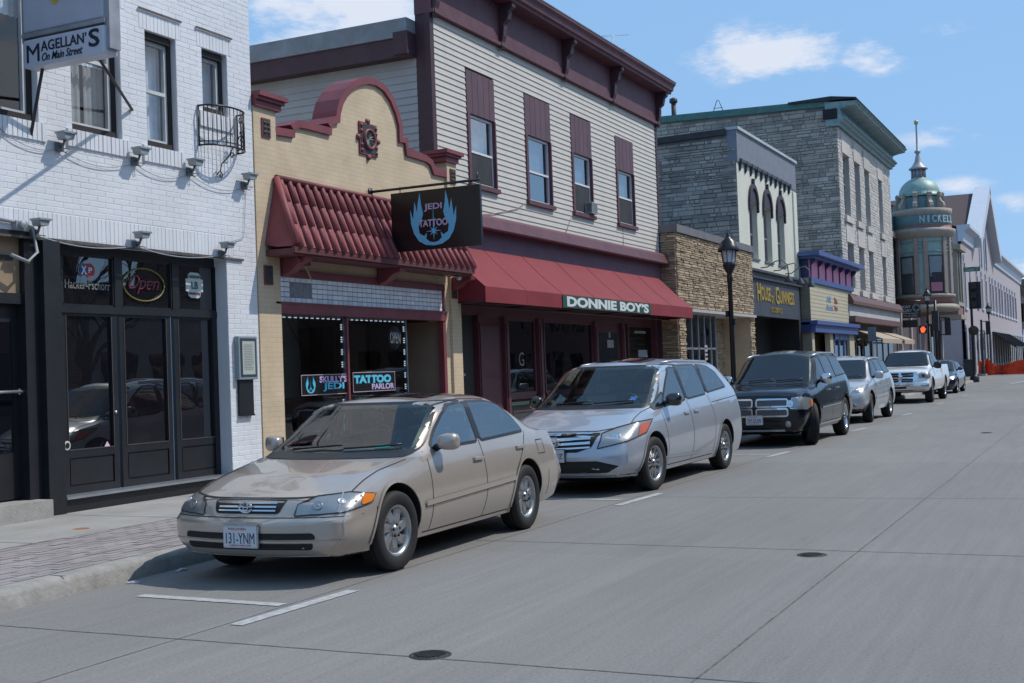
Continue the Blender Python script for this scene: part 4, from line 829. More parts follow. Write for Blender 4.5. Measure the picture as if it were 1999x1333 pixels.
mb = MB(); mb.box(C3+.02, C3+.13, yy-.18, yy-.172, c[2]+.07, c[2]+.27); [mb.box(C3+.161, C3+.166, yy-.14, yy+.15, c[2]+.07+k*.04, c[2]+.09+k*.04) for k in range(6)]; mk('grille', mb, mat('grey_grille', (.15, .16, .165), .6), t)
# loose cables on the wall
mb = MB(); mb.tube([X(1025, 396, C3+.03), X(1010, 408, C3+.03), X(965, 417, C3+.03), X(925, 420, C3+.03)], .008, 5); mb.tube([X(1115, 425, C3+.03), X(1108, 445, C3+.03), X(1103, 458, C3+.03)], .008, 5); mb.tube([X(1216, 446, C3+.03), X(1218, 486, C3+.03)], .006, 5)
mk('cable', mb, mat('tan_cable', (.26, .2, .17), .7, var=0), origin=(C3, 24, 5), label='thin tan cables running down the clapboard under the upstairs windows', cat='cable')
# metal band, purple board, awning
zb0 = 4.47
mb = MB(); pr = [(C3, zlo+.02), (C3+.16, zlo+.0), (C3+.22, zlo-.06), (C3+.30, zlo-.28), (C3+.28, zlo-.31), (C3+.05, zlo-.30), (C3, zlo-.30)]
mb.prism(pr, sy+.0, y1+.25, 'y'); mk('band_moulding', mb, mat('oxide_metal_band', (.125, .045, .055), .5, .15, var=.2, dirt=.3), B3)
mb = MB(); mb.box(C3-.02, C3+.04, sy+.02, y1, 3.3, zlo-.301); mk('sign_board', mb, mat('mauve_board', (.145, .085, .12), .7, var=.12, dirt=.2), B3)
aw = thing('awning', 'long deep red fabric awning with green name panel over the burgundy shopfront', 'awning', (C3, 26, 3))
ax = C3+.98; vL = X(945, 553, ax); vR = X(1352, 604, ax); zt1 = (vL.z+vR.z)/2; zv0 = X(1150, 605, ax).z; AL, AR = sy+.02, vR.y
zat = X(1100, 530, C3+.04).z; zat = 4.08
am = mat('red_awning_canvas', (.21, .019, .029), .75, var=.10, vs=1.2, bump=.15, bs=150)
mb = MB(); ny = 26
prf = [(C3+.045, zat), (C3+.5, (zat+zt1)/2-.02), (ax, zt1), (ax+.0, zv0)]
for k in range(ny):
    a, b = AL+(AR-AL)*k/ny, AL+(AR-AL)*(k+1)/ny; s0, s1 = (.012*math.sin(k*1.3)+.01 if 0 < k else 0), (.012*math.sin((k+1)*1.3)+.01 if k+1 < ny else 0)
    for (p, q, w0, w1) in ((prf[0], prf[1], 0, 1), (prf[1], prf[2], 1, 0)):
        mb.quad((p[0], a, p[1]-s0*w0), (p[0], b, p[1]-s1*w0), (q[0], b, q[1]-s1*w1), (q[0], a, q[1]-s0*w1))
    mb.quad((ax, a, zt1), (ax, b, zt1), (ax+.006*math.sin(k), b, zv0), (ax+.006*math.sin(k-1), a, zv0))
for yy in (AL, AR): mb.add([(C3+.045, yy, zat), (C3+.5, yy, prf[1][1]), (ax, yy, zt1), (ax, yy, zv0), (C3+.045, yy, zv0)], [(0, 1, 2, 3, 4)])
for k in range(1, 7):
    yy = AL+(AR-AL)*k/7; mb.tube([(p[0], yy, p[1]+.004) for p in prf[:3]]+[(ax+.001, yy, zv0)], .004, 5)
mk('canvas', mb, am, aw)
mb = MB(); mb.tube([(ax-.03, AL, zv0+.02), (ax-.03, AR, zv0+.02)], .015, 6); [mb.tube([(ax-.03, yy, zv0+.02), (C3+.05, yy, zv0+.02)], .015, 6) for yy in [AL+(AR-AL)*k/5 for k in range(6)]]; mb.tube([(C3+.3, AL, zv0), (C3+.3, AR, zv0-.02)], .015, 6); mk('frame', mb, blackm, aw)
q0 = X(1099, 590, ax+.02); q1 = X(1271, 610, ax+.02)
mb = MB(); mb.box(ax+.012, ax+.02, q0.y, q1.y, zv0+.01, zt1-.015); gp = mk('name_panel', mb, mat('dark_green_canvas', (.008, .06, .05), .7), aw)
lt = mat('awning_lettering', (.62, .66, .66), .6, var=0)
w = q1.y-q0.y; text('DONNIE BOY’S', (ax+.02, (q0.y+q1.y)/2+.02, (zv0+zt1)/2), w*.93, (zt1-zv0)*.76, *RT, lt, aw, bold=.045)
# shopfront in the shade
XS3 = C3-.25; zh = zv0+.12
fr3 = mat('burgundy_shopfront', (.10, .032, .042), .5, var=.15); grn = mat('dark_green_panel', (.035, .055, .048), .6, var=.15)
def yx(px, x=XS3): return X(px, 700, x).y
dw = glassmat('shaded_shop_glass', ior=1.7, opaque=(.006, .006, .008), wavy=.1)
mb = MB(); mb.box(XS3-.1, XS3-.05, sy+.2, y1-.15, .1, zh+.9); mb.box(XS3-.05, XS3+.05, sy+.1, y1-.1, zh-.25, zh+.9)
for p in (929, 981, 1048, 1158, 1212, 1290):
    a = yx(p); mb.box(XS3-.05, XS3+.08, a, a+.2, .1, zh-.25); mb.box(XS3+.08, XS3+.1, a+.05, a+.15, .3, zh-.4)
mb.box(XS3-.05, XS3+.14, y1-.35, y1-.1, .1, zh); f3 = mk('shopfront_frame', mb, fr3, B3)
zs3 = X(1015, 770, XS3).z; zk = X(1015, 790, XS3).z
for (a, b) in ((991, 1045), (1062, 1157), (1226, 1288)):
    ya, yb = yx(a), yx(b); mb = MB(); w_ = .05
    mb.box(XS3-.05, XS3+.02, ya, ya+w_, zs3, zh-.25); mb.box(XS3-.05, XS3+.02, yb-w_, yb, zs3, zh-.25); mb.box(XS3-.05, XS3+.02, ya+w_, yb-w_, zs3-.1, zs3+w_); mb.box(XS3-.05, XS3+.02, ya+w_, yb-w_, zh-.33, zh-.25)
    ww = mk('shop_window', mb, fr3, B3); mb = MB(); mb.quad((XS3-.01, ya, zs3), (XS3-.01, yb, zs3), (XS3-.01, yb, zh-.25), (XS3-.01, ya, zh-.25)); mk('pane', mb, dw, ww)
    if a == 991: c = X(1018, 701, XS3); text('G', (XS3-.004, c.y, c.z), .26, .3, *RT, mat('faded_letter', (.2, .2, .19), .6, var=0), ww)
    if a == 1226:
        mb = MB(); c = X(1255, 690, XS3); mb.box(XS3-.008, XS3+.0, c.y-.35, c.y+.35, c.z-.1, c.z+.1); mb.box(XS3-.008, XS3, c.y-.6, c.y+.3, c.z+.55, c.z+.62); mk('poster', mb, mat('pale_poster', (.3, .36, .42), .6), ww)
    mb = MB(); mb.box(XS3-.05, XS3+.03, ya-.05, yb+.05, .15, zk); mb.box(XS3-.05, XS3+.1, ya-.1, yb+.1, zk, zk+.07); bk_ = mk('stall_riser', mb, grn, B3); mb = MB(); u = .09
    for (p, q, r_, s_) in ((ya+.1, yb-.1, zk-.16, zk-.12), (ya+.1, yb-.1, .3, .34), (ya+.1, ya+.14, .341, zk-.161), (yb-.14, yb-.1, .341, zk-.161)): mb.box(XS3+.03, XS3+.045, p, q, r_, s_)
    mk('riser_moulding', mb, fr3, bk_)
for (a, b, gl) in ((936, 980, 0), (1165, 1211, 1)):
    ya, yb = yx(a), yx(b); mb = MB(); mb.box(XS3-.05, XS3-.0, ya, yb, .16, zh-.25)
    if not gl:
        for (p, q) in ((.5, 1.5), (1.62, zh-.45)): mb.box(XS3, XS3+.02, ya+.15, yb-.15, p, q)
    d_ = mk('shop_door', mb, fr3, B3)
    if gl:
        mb = MB(); mb.quad((XS3+.005, ya+.15, .9), (XS3+.005, yb-.15, .9), (XS3+.005, yb-.15, zh-.5), (XS3+.005, ya+.15, zh-.5)); mk('door_glass', mb, dw, d_)
        mb = MB(); c = X(1191, 671, XS3); mb.box(XS3+.008, XS3+.012, c.y-.22, c.y+.22, c.z-.1, c.z+.1); mb.box(XS3+.008, XS3+.012, c.y-.1, c.y+.02, c.z+.16, c.z+.3); mk('paper_notice', mb, mat('paper', (.35, .36, .36), .7), d_)
mb = MB(); mb.box(XS3-.04, XS3+.0, sy+.25, yx(925), .16, zh-.2); nd = mk('narrow_door', mb, mat('near_black_door', (.012, .010, .012), .6), B3)
mb = MB(); c = X(906, 731, XS3+.03); mb.lathe((XS3+.03, c.y, c.z), [(.001, .03), (.03, .02), (.03, -.02), (.01, -.03)], 12, axis='x'); mk('knob', mb, alu, nd)
mb = MB(); mb.box(C3-9, XS3-.1, sy+.1, y1, .1, .12); mb.box(C3-.4, C3+.0, sy, y1, .12, .17); mk('threshold', mb, conc, B3)
# ================================================================== ledgestone shop
D4 = -10.8; a4, b4 = X(1325, 600, D4).y, X(1472, 600, D4).y
B4 = thing('stone_building', 'low shop faced in tan ledgestone with a dark flat cap', 'building', (D4, 37, .15))
z4 = X(1400, 475, D4).z; zc4 = X(1400, 611, D4).z
ledge = mat('tan_ledgestone', (.38, .295, .20), .85, var=.12, vs=2, island=.36, bump=.4, bs=18)
pa = X(1341, 680, D4).y; pb = X(1467, 680, D4).y
op = (pa, pb, .1, zc4)
mb = MB(); wall_holes(mb, D4-.03, a4, b4, .1, z4, [op], .9)
stones(mb, D4-.03, a4, b4, .16, z4, [op], .062, .32, .010, .032, .4, .6, .6, seed=3)
mb.quad((D4-.03, a4, .1), (-22, a4, .1), (-22, a4, z4), (D4-.03, a4, z4)); stones(mb, a4, -14, D4-.03, .16, z4, [], .065, .34, .010, .028, .4, .6, .5, axis='y', sgn=-1, seed=5)
mb.box(-22, D4-.05, a4, b4, z4-.1, z4)
mk('wall', mb, ledge, B4)
mb = MB(); mb.box(-22, D4+.06, a4-.06, b4+.0, z4+.001, z4+.22); mk('cap', mb, mat('slate_cap', (.15, .15, .16), .7, var=.15), B4)
mb = MB(); mb.box(D4-1.0, D4+.10, a4+.5, b4-.1, zc4-.04, zc4+.04); mk('flat_canopy', mb, mat('pale_metal_canopy', (.42, .42, .42), .6), B4)
xr4 = D4-.95; t1 = X(1384, 680, xr4).y
mb = MB(); mb.box(xr4-.1, xr4, a4, b4, .1, zc4); stones(mb, xr4, X(1400, 680, xr4).y, b4, .16, zc4-.05, [], .062, .32, .010, .022, .35, .6, .6, seed=8); mk('recessed_wall', mb, ledge, B4)
mb = MB()
for p in (1350, 1363, 1375, 1387, 1397): u_ = X(p, 680, D4-.5).y; mb.box(D4-.53, D4-.47, u_, u_+.06, .15, zc4-.045)
mb.box(D4-.53, D4-.47, pa, X(1398, 680, D4-.5).y, 2.1, 2.16); mb.box(D4-.53, D4-.47, pa, X(1398, 680, D4-.5).y, .15, .3); f4 = mk('entrance_glazing', mb, alu, B4)
mb = MB(); mb.quad((D4-.5, pa, .16), (D4-.5, X(1398, 680, D4-.5).y, .16), (D4-.5, X(1398, 680, D4-.5).y, zc4-.045), (D4-.5, pa, zc4-.045)); mk('pane', mb, dw, f4)
c = X(1379, 686, D4-.46); text('3140', (D4-.46, c.y, c.z), .3, .14, *RT, white, f4, 'street_number') if False else None
mb = MB(); c = X(1379, 690, D4-.46); [mb.box(D4-.468, D4-.462, c.y-.14, c.y+.14, c.z-.2+k*.13, c.z-.13+k*.13) for k in range(4)]; mk('door_notice', mb, mat('paper', (.35, .36, .36), .7), f4)
mb = MB(); q = rect(xr4+.03, 1431, 634, 1437, 665); mb.box(xr4+.03, xr4+.06, q[0], q[1], q[2], q[3]); mk('wall_plaque', mb, alu, B4)
# ================================================================== cream pub with hood moulded windows
E5 = -11.2; a5, b5 = b4-.02, X(1555, 450, E5).y
B5 = thing('pub_building', 'narrow cream two storey pub with grey stone side wall and arched window hoods', 'building', (E5, 45, .15))
z5 = X(1500, 291, E5).z; zg5 = X(1500, 346, E5).z; zs5 = X(1500, 534, E5).z
crm = mat('cream_painted_wall', (.64, .64, .54), .6, var=.05, vs=1.5, dirt=.15)
wn5 = []
for (p0, p1, pt, pb_) in ((1464, 1479, 392, 500), (1491, 1506, 405, 508), (1517, 1531, 418, 518)):
    wn5.append((X(p0, 450, E5).y, X(p1, 450, E5).y, X(p0, pb_, E5).z, X(p0, pt, E5).z))
zb5 = sum(w[2] for w in wn5)/3; zt5 = sum(w[3] for w in wn5)/3; wn5 = [(w[0], w[1], zb5, zt5) for w in wn5]
mb = MB(); wall_holes(mb, E5, a5, b5, zs5, zg5, wn5, .25); mb.box(E5-.01, E5+.06, b5-.55, b5-.02, zs5, zg5-.1); mk('wall', mb, crm, B5)
stn = mat('grey_rubble_stone', (.33, .305, .27), .9, var=.25, vs=.8, island=.3, bump=.5, bs=12, dirt=.3)
mort = mat('grey_mortar', (.17, .17, .165), .95, var=.2, vs=4)
mb = MB(); mb.quad((E5-.001, a5, .1), (-27, a5, .1), (-27, a5, z5-.25), (E5-.001, a5, z5-.02)); mb.quad((E5-.02, a5, zg5), (E5-.02, b5, zg5), (E5-.02, b5, z5), (E5-.02, a5, z5))
mb.quad((E5-.001, a5, z5-.02), (-27, a5, z5-.25), (-27, b5, z5-.25), (E5-.001, b5, z5-.02)); mk('mortar_face', mb, mort, B5)
mb = MB(); stones(mb, a5, -25, E5-.01, 4, z5-.12, [], .125, .36, .022, .022, .5, .7, .95, axis='y', sgn=-1, seed=12, ztop=lambda x: z5-.14+.016*(x-E5)); mk('side_stones', mb, stn, B5)
mb = MB(); mb.prism([(-27, z5-.42), (E5-.3, z5-.16), (E5-.3, z5+.05), (-27, z5-.2)], a5-.12, a5+.3, 'y'); mk('side_coping', mb, mat('tar_coping', (.04, .042, .048), .8, var=.3), B5)
mb = MB(); mb.box(E5-.3, E5+.05, a5-.02, b5, zg5, z5); mk('grey_band', mb, mat('blue_grey_band', (.18, .20, .24), .7, var=.12, dirt=.2), B5)
mb = MB(); mb.box(E5-.35, E5+.12, a5-.05, b5+.05, z5+.001, z5+.1); mk('coping', mb, mat('pale_coping', (.42, .46, .48), .6), B5)
mb = MB(); n = 11
for k in range(n):
    yy = a5+.35+(b5-1.2-a5-.35)*k/(n-1); mb.box(E5+.0, E5+.12, yy-.045, yy+.045, zg5-.08, zg5+.12); mb.box(E5+.0, E5+.08, yy-.035, yy+.035, zg5-.24, zg5-.08); mb.box(E5, E5+.05, yy-.02, yy+.02, zg5-.3, zg5-.24)
mb.box(E5+.05, E5+.1, a5+.25, b5-.9, zg5+.02, zg5+.12); mk('corbel_table', mb, mat('dark_corbels', (.05, .06, .075), .7), B5)
hoodm = mat('dark_hood', (.045, .035, .05), .6); tr5 = mat('pinkish_frame', (.33, .28, .29), .6)
for w in wn5:
    window(B5, E5, *w, tr5, GL, depth=.18, fw=.07, sash=.45, bmat=room, sill=mat('slate_sill', (.12, .13, .16), .7))
    ym = (w[0]+w[1])/2; r = (w[1]-w[0])/2+.02; mb = MB(); P_ = []
    k = 14; o_ = [(ym+(r+.06)*math.cos(math.pi*i/k), zt5-.0+(r+.06)*math.sin(math.pi*i/k)*1.1) for i in range(k+1)]; i_ = [(ym+r*.86*math.cos(math.pi*i/k), zt5+r*.86*math.sin(math.pi*i/k)*1.1) for i in range(k+1)]
    vs = []
    for o, i in zip(o_, i_): vs += [(E5, *o), (E5+.09, *o), (E5+.09, *i), (E5, *i)]
    fs = [(j*4+q, j*4+(q+1) % 4, (j+1)*4+(q+1) % 4, (j+1)*4+q) for j in range(k) for q in range(4)]; mb.add(vs, fs+[(0, 1, 2, 3), (4*k, 4*k+1, 4*k+2, 4*k+3)])
    for s_ in (-1, 1): mb.box(E5, E5+.08, ym+s_*(r+.02)-.05, ym+s_*(r+.02)+.05, zt5-.3, zt5)
    mb.box(E5, E5+.1, ym-.05, ym+.05, zt5+r*1.1+.05, zt5+r*1.1+.25); mk('window_hood', mb, hoodm, B5)
    mb = MB(); mb.prism([(p[0], p[1]) for p in i_], E5+.01, E5+.03); mk('arch_panel', mb, hoodm, B5)
zs6 = X(1510, 619, E5+.1).z; navy = mat('navy_sign_board', (.045, .055, .075), .6, var=.1)
mb = MB(); mb.box(E5-.05, E5+.1, a5+.02, b5-.5, zs6, zs5-.08); mk('sign_fascia', mb, navy, B5)
mb = MB(); mb.box(E5-.05, E5+.3, a5, b5+.02, zs5-.08, zs5); mb.box(E5-.05, E5+.2, a5, b5+.0, zs5-.3, zs5-.081); mk('fascia_cornice', mb, mat('charcoal_trim', (.05, .055, .065), .6), B5)
gold = mat('gold_lettering', (.46, .32, .05), .35, .3, var=0)
def T5(s, p0, p1, py, h, mt=gold, **k):
    a, b = X(p0, py, E5+.1), X(p1, py, E5+.1); c = (a+b)/2; text(s, (E5+.1, c.y, c.z), b.y-a.y, h, *RT, mt, B5, depth=.03, **k)
T5('H', 1477, 1484, 570, .66, bold=.02); T5('OUSE', 1485, 1503, 574, .5, bold=.02); T5('of', 1505, 1511, 581, .45, shear=.4); T5('G', 1513, 1520, 577, .66, bold=.02); T5('UINNESS', 1521, 1549, 582, .5, bold=.02); T5('EST. 2000 A.D.', 1505, 1526, 606, .18)
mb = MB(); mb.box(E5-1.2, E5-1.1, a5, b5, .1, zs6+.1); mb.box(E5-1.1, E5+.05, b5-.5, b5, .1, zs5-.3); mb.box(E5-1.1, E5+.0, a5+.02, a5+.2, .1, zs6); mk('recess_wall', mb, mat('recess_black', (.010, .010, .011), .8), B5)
mb = MB(); q = rect(E5-1.05, 1514, 642, 1548, 690)
for (p, r_, s_, u_) in ((q[0], q[0]+.12, .2, q[3]), (q[1]-.12, q[1], .2, q[3]), (q[0], q[1], q[3], q[3]+.1)): mb.box(E5-1.1, E5-1.04, p, r_, s_, u_)
mk('door_frame', mb, mat('brown_door_frame', (.06, .05, .045), .6), B5)
# gooseneck lamps over the pub sign
for i, px in enumerate((1482, 1507, 1530)):
    c = X(px, 523+i*6, E5); t = thing('gooseneck_lamp', ('left', 'middle', 'right')[i]+' one of three black gooseneck lamps over the navy pub sign', 'lamp', (E5, c.y, c.z), 'gooseneck lamps over the pub sign')
    mb = MB(); mb.tube([(E5+.05, c.y, c.z-.0), (E5+.3, c.y+.05, c.z+.02), (E5+.55, c.y+.1, c.z+.2), (E5+.8, c.y+.15, c.z+.25), (E5+.98, c.y+.2, c.z+.05), (E5+1.0, c.y+.2, c.z-.35)], .022, 6); mk('arm', mb, mat('grey_lamp_arm', (.10, .11, .12), .5, .4), t)
    mb = MB(); mb.lathe((E5+1.0, c.y+.2, c.z-.35), [(.03, .06), (.05, 0), (.14, -.12), (.15, -.2)], 16); mk('lamp_shade', mb, navy, t)
# ================================================================== low shop with blue cornice
F6 = -10.8; a6, b6 = X(1582, 600, F6).y, X(1664, 600, F6).y
B6 = thing('shop_building', 'low cream shop with bright blue cornice and pink frieze panels', 'building', (F6, 54, .15))
zc = X(1620, 530, F6+.3).z; zfr = X(1620, 560, F6).z; zbl1 = X(1620, 632, F6).z; zbl0 = X(1620, 650, F6+.1).z; z6 = zfr
print('B6', a6, b6, zc, zfr, zbl1, zbl0)
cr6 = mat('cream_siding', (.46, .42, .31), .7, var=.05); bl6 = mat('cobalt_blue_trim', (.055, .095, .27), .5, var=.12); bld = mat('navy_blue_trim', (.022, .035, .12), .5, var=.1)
mb = MB(); clap(mb, a6, b6, zbl1, z6, .16, [], F6, pr=.012); mb.box(-22, F6-.001, a6, b6, zbl1, z6+.9); mk('wall', mb, cr6, B6)
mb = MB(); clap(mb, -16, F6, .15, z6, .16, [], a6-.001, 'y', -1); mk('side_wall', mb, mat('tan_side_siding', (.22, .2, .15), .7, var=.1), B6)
mb = MB(); mb.box(F6-.01, F6+.1, a6-.03, b6+.05, z6, z6+.2); mb.box(F6-.3, F6+.55, a6-.5, b6+.5, z6+1.05, z6+1.22); mb.box(F6-.3, F6+.35, a6-.3, b6+.3, z6+.95, z6+1.049); mb.box(F6, F6+.2, a6-.1, b6+.1, zbl0, zbl1-.02); mb.box(F6-.4, F6+.3, a6-.2, b6+.15, zbl1-.1, zbl1+.06); mk('cornice', mb, bl6, B6)
mb = MB(); mb.box(-13, F6-.3, a6-.25, a6, z6-.1, z6+1.2); mb.box(F6-.3, F6-.0, a6-.02, a6+.0, z6+.2, z6+.95); mb.box(-13, F6, a6-.2, a6-.002, zbl0, zbl1)
n = 7
for k in range(n):
    yy = a6+.15+(b6-.1-a6-.15)*k/(n-1); mb.prism([(F6, z6+.2), (F6+.07, z6+.2), (F6+.08, z6+.7), (F6+.25, z6+.85), (F6+.25, z6+.949), (F6, z6+.949)], yy-.05, yy+.05, 'y')
mks('cornice_bracket', mb, bld, B6)
mb = MB(); mb.box(F6-.05, F6+.03, a6+.02, b6, z6+.2, z6+.949); mk('frieze_panel', mb, mat('pink_frieze', (.80, .27, .42), .6, var=.05), B6)
t6 = mat('blue_mural_lettering', (.16, .28, .42), .7, var=.25, vs=30); r6 = mat('red_mural_lettering', (.30, .06, .05), .7, var=.25, vs=30)
def T6(s, p0, p1, pt, pb_, mt, **k):
    a, b = X(p0, pt, F6+.02), X(p1, pb_, F6+.02); text(s, (F6+.015, (a.y+b.y)/2, (a.z+b.z)/2), b.y-a.y, a.z-b.z, *RT, mt, B6, **k)
T6('All', 1613, 1622, 577, 591, t6, bold=.03); T6('about', 1613, 1627, 593, 607, t6, bold=.03); T6('The', 1628, 1635, 581, 594, r6, bold=.04); T6('Spa', 1629, 1636, 596, 609, r6, bold=.04)
mb = MB(); zz = zbl0
mb.box(F6-.2, F6+.02, a6, a6+.45, .1, zz); mb.box(F6-.2, F6+.02, X(1620, 670, F6).y, X(1626, 670, F6).y, .1, zz); mb.box(F6-.2, F6+.02, X(1658, 670, F6).y, b6, .1, zz); mks('corner_post', mb, cr6, B6)
mb = MB(); mb.box(F6-.9, F6-.8, a6, b6, .1, zz); mk('recess_wall', mb, mat('brown_recess', (.12, .09, .06), .7), B6)
mb = MB(); u0, u1 = X(1627, 670, F6-.1).y, X(1657, 670, F6-.1).y; mb.box(F6-.12, F6-.05, u0, u1, .15, .6)
for k in range(4): uu = u0+(u1-u0-.1)*k/3; mb.box(F6-.12, F6-.05, uu, uu+.12, .6, zz)
mb.box(F6-.12, F6-.05, u0, u1, zz-.25, zz-.001); f6 = mk('shop_window', mb, mat('pale_blue_frame', (.18, .28, .50), .5), B6)
mb = MB(); mb.quad((F6-.1, u0, .6), (F6-.1, u1, .6), (F6-.1, u1, zz-.2), (F6-.1, u0, zz-.2)); mk('pane', mb, glassmat('blue_shop_glass', ior=1.9, opaque=(.015, .02, .05)), f6)
# ================================================================== three storey stone block
H7 = -10.95; a7, b7 = X(1641, 400, H7).y, X(1744, 500, H7).y
B7 = thing('stone_block', 'three storey grey stone block with verdigris green cornice', 'building', (H7, 66, .15))
zt7 = X(1700, 300, H7).z; print('B7', a7, b7, zt7)
lime = mat('pale_painted_stone', (.52, .49, .455), .8, var=.12, vs=1, island=.12, bump=.3, bs=15, dirt=.15)
wn7 = []
for (p0, p1) in ((1649, 1661), (1671, 1681), (1690, 1699), (1716, 1723)):
    ya, yb = X(p0, 400, H7).y, X(p1, 400, H7).y
    wn7.append((ya, yb))
zu1, zu0 = X(1650, 302, H7).z, X(1650, 420, H7).z; zl1, zl0 = X(1652, 471, H7).z, X(1652, 560, H7).z
hs = [(a, b, zu0, zu1) for a, b in wn7]+[(a+.3, b+.3, zl0, zl1) for a, b in wn7]
zsf = X(1700, 588, H7).z
mb = MB(); wall_holes(mb, H7-.02, a7, b7, zsf-.2, zt7+.2, hs, .3); stones(mb, H7-.02, a7, b7, zsf, zt7, hs+[(h[0]-.25, h[1]+.25, h[3], h[3]+.9) for h in hs], .16, .5, .014, .018, .3, .5, .5, seed=9)
for h in hs: stones(mb, H7-.02, h[0]-.25, h[1]+.25, h[3], h[3]+.9, [], .9, (h[1]-h[0]+.5)/1, .01, .05, 0, 0, .1); mb.box(H7-.02, H7+.12, h[0]-.15, h[1]+.15, h[2]-.3, h[2])
mk('front_wall', mb, lime, B7)
gw = mat('grey_window_frame', (.42, .41, .41), .6)
for h in hs: window(B7, H7, *h, gw, GL, depth=.22, fw=.09, sash=.55, bmat=room)
zs7 = zt7+1.6; zr7 = lambda x: zs7-.35+(x-H7)*.02
e_ = Yp(1285, 240, a7); e2 = Yp(1640, 205, a7); sl = (e2.z-e_.z)/(e2.x-e_.x); print('B7 side', e_, e2)
zr7 = lambda x: e2.z+sl*(x-e2.x)
XL7 = e_.x-6
mb = MB(); mb.prism([(XL7, .1), (H7-.02, .1), (H7-.02, zr7(H7)-.02), (XL7, zr7(XL7)-.02)], a7, a7+.4, 'y'); mb.box(XL7, H7-1.5, a7+.4, b7, .1, zt7); mk('mortar_face', mb, mort, B7)
mb = MB(); stones(mb, a7, XL7, H7-.001, 5, zs7+1, [], .15, .42, .022, .025, .5, .7, .95, axis='y', sgn=-1, seed=21, ztop=lambda x: zr7(x)-.05); mk('side_stones', mb, stn, B7)
vg = mat('verdigris_cornice', (.20, .30, .31), .6, var=.3, vs=3, dirt=.4); vgd = mat('dark_verdigris', (.06, .16, .145), .6, var=.25)
mb = MB(); mb.prism([(XL7, zr7(XL7)-.02), (H7-.3, zr7(H7)-.02), (H7-.3, zr7(H7)+.3), (XL7, zr7(XL7)+.3)], a7-.12, a7+.4, 'y'); mk('side_coping', mb, vgd, B7)
zz = zt7; ctop = zr7(H7)+.1
mb = MB(); h_ = ctop-zz; pr = [(H7-.5, zz), (H7+.12, zz), (H7+.15, zz+.12*h_), (H7+.28, zz+.16*h_), (H7+.3, zz+.24*h_), (H7+.42, zz+.28*h_), (H7+.42, zz+.34*h_), (H7+.2, zz+.38*h_), (H7+.18, zz+.72*h_), (H7+.5, zz+.80*h_), (H7+.85, zz+.84*h_), (H7+.88, zz+.93*h_), (H7+1.0, zz+1.0*h_), (H7-.5, zz+1.08*h_)]
mb.prism(pr, a7-.15, b7+.3, 'y'); mk('cornice', mb, vg, B7)
mb = MB(); mb.box(H7-.6, H7+.05, a7-.2, a7-.15, zz+.3*h_, zz+.75*h_); mk('cornice_end', mb, mat('dark_gap', (.02, .02, .022), .9), B7)
mb = MB(); mb.prism([(H7-2.2, ctop+.2), (H7+.9, ctop+.09), (H7+.95, ctop+.14), (H7-.2, ctop+.32), (H7-2.2, ctop+.28)], a7-.25, b7+.2, 'y'); mk('roof_membrane', mb, mat('tar_roof', (.03, .035, .04), .8, var=.3), B7)
# its shopfront
r7 = mat('brown_red_trim', (.13, .07, .065), .6, var=.15)
z_a, z_b, z_c, z_d = X(1700, 590, H7+.3).z, X(1700, 614, H7+.2).z, X(1700, 626, H7+.3).z, X(1700, 668, H7).z
mb = MB(); mb.prism([(H7-.1, z_a+.3), (H7+.25, z_a+.2), (H7+.4, z_a-.1), (H7+.4, z_a-.25), (H7-.1, z_a-.25)], a7, b7+.1, 'y'); mb.box(H7-.1, H7+.45, a7, b7-1, z_c-.15, z_c+.12); mk('shop_cornice', mb, r7, B7)
mb = MB(); mb.box(H7-.1, H7+.2, a7, b7, z_c+.121, z_a-.251); mk('shop_fascia', mb, mat('white_fascia', (.5, .5, .5), .6), B7)
mb = MB(); mb.box(H7-.3, H7-.05, a7, b7, .1, z_c-.151); k = a7
while k < b7: mb.box(H7-.05, H7-.03, k, k+.06, z_d, z_c-.16); k += .3
mk('shopfront_wall', mb, mat('shopfront_grey', (.10, .105, .105), .7, var=.2), B7)
mb = MB()
for k in range(7): yy = a7+1+k*(b7-a7-2)/7; mb.box(H7-.04, H7-.02, yy, yy+1.3, .9, 2.7)
mk('shop_panes', mb, dw, B7)
tan = mat('tan_awning_canvas', (.42, .34, .26), .8, var=.06)
for i, (p0, p1) in enumerate(((1668, 1736), (1732, 1778))):
    ya = X(p0, 645, H7).y if i == 0 else X(1735, 650, H7+.5).y; t = thing('awning', ('nearer', 'farther')[i]+' tan canvas awning below the grey stone block', 'awning', (H7, ya, 2.6), 'tan awnings'); z1_ = X(1700, 645, H7+.1).z; z0_ = X(1710, 660, H7+1.2).z
    ln = 6.0 if i == 0 else 4.0; mb = MB(); mb.prism([(H7+.0, z1_), (H7+1.3, z0_), (H7+1.3, z0_-.22), (H7+1.27, z0_-.22), (H7+1.27, z0_-.03), (H7, z1_-.04)], ya, ya+ln, 'y'); mk('canvas', mb, tan, t)
    mb = MB(); [mb.tube([(H7+1.26, yy, z0_-.1), (H7, yy, z0_-.1)], .02, 5) for yy in (ya+.1, ya+ln-.1)]; mk('arm', mb, blackm, t)
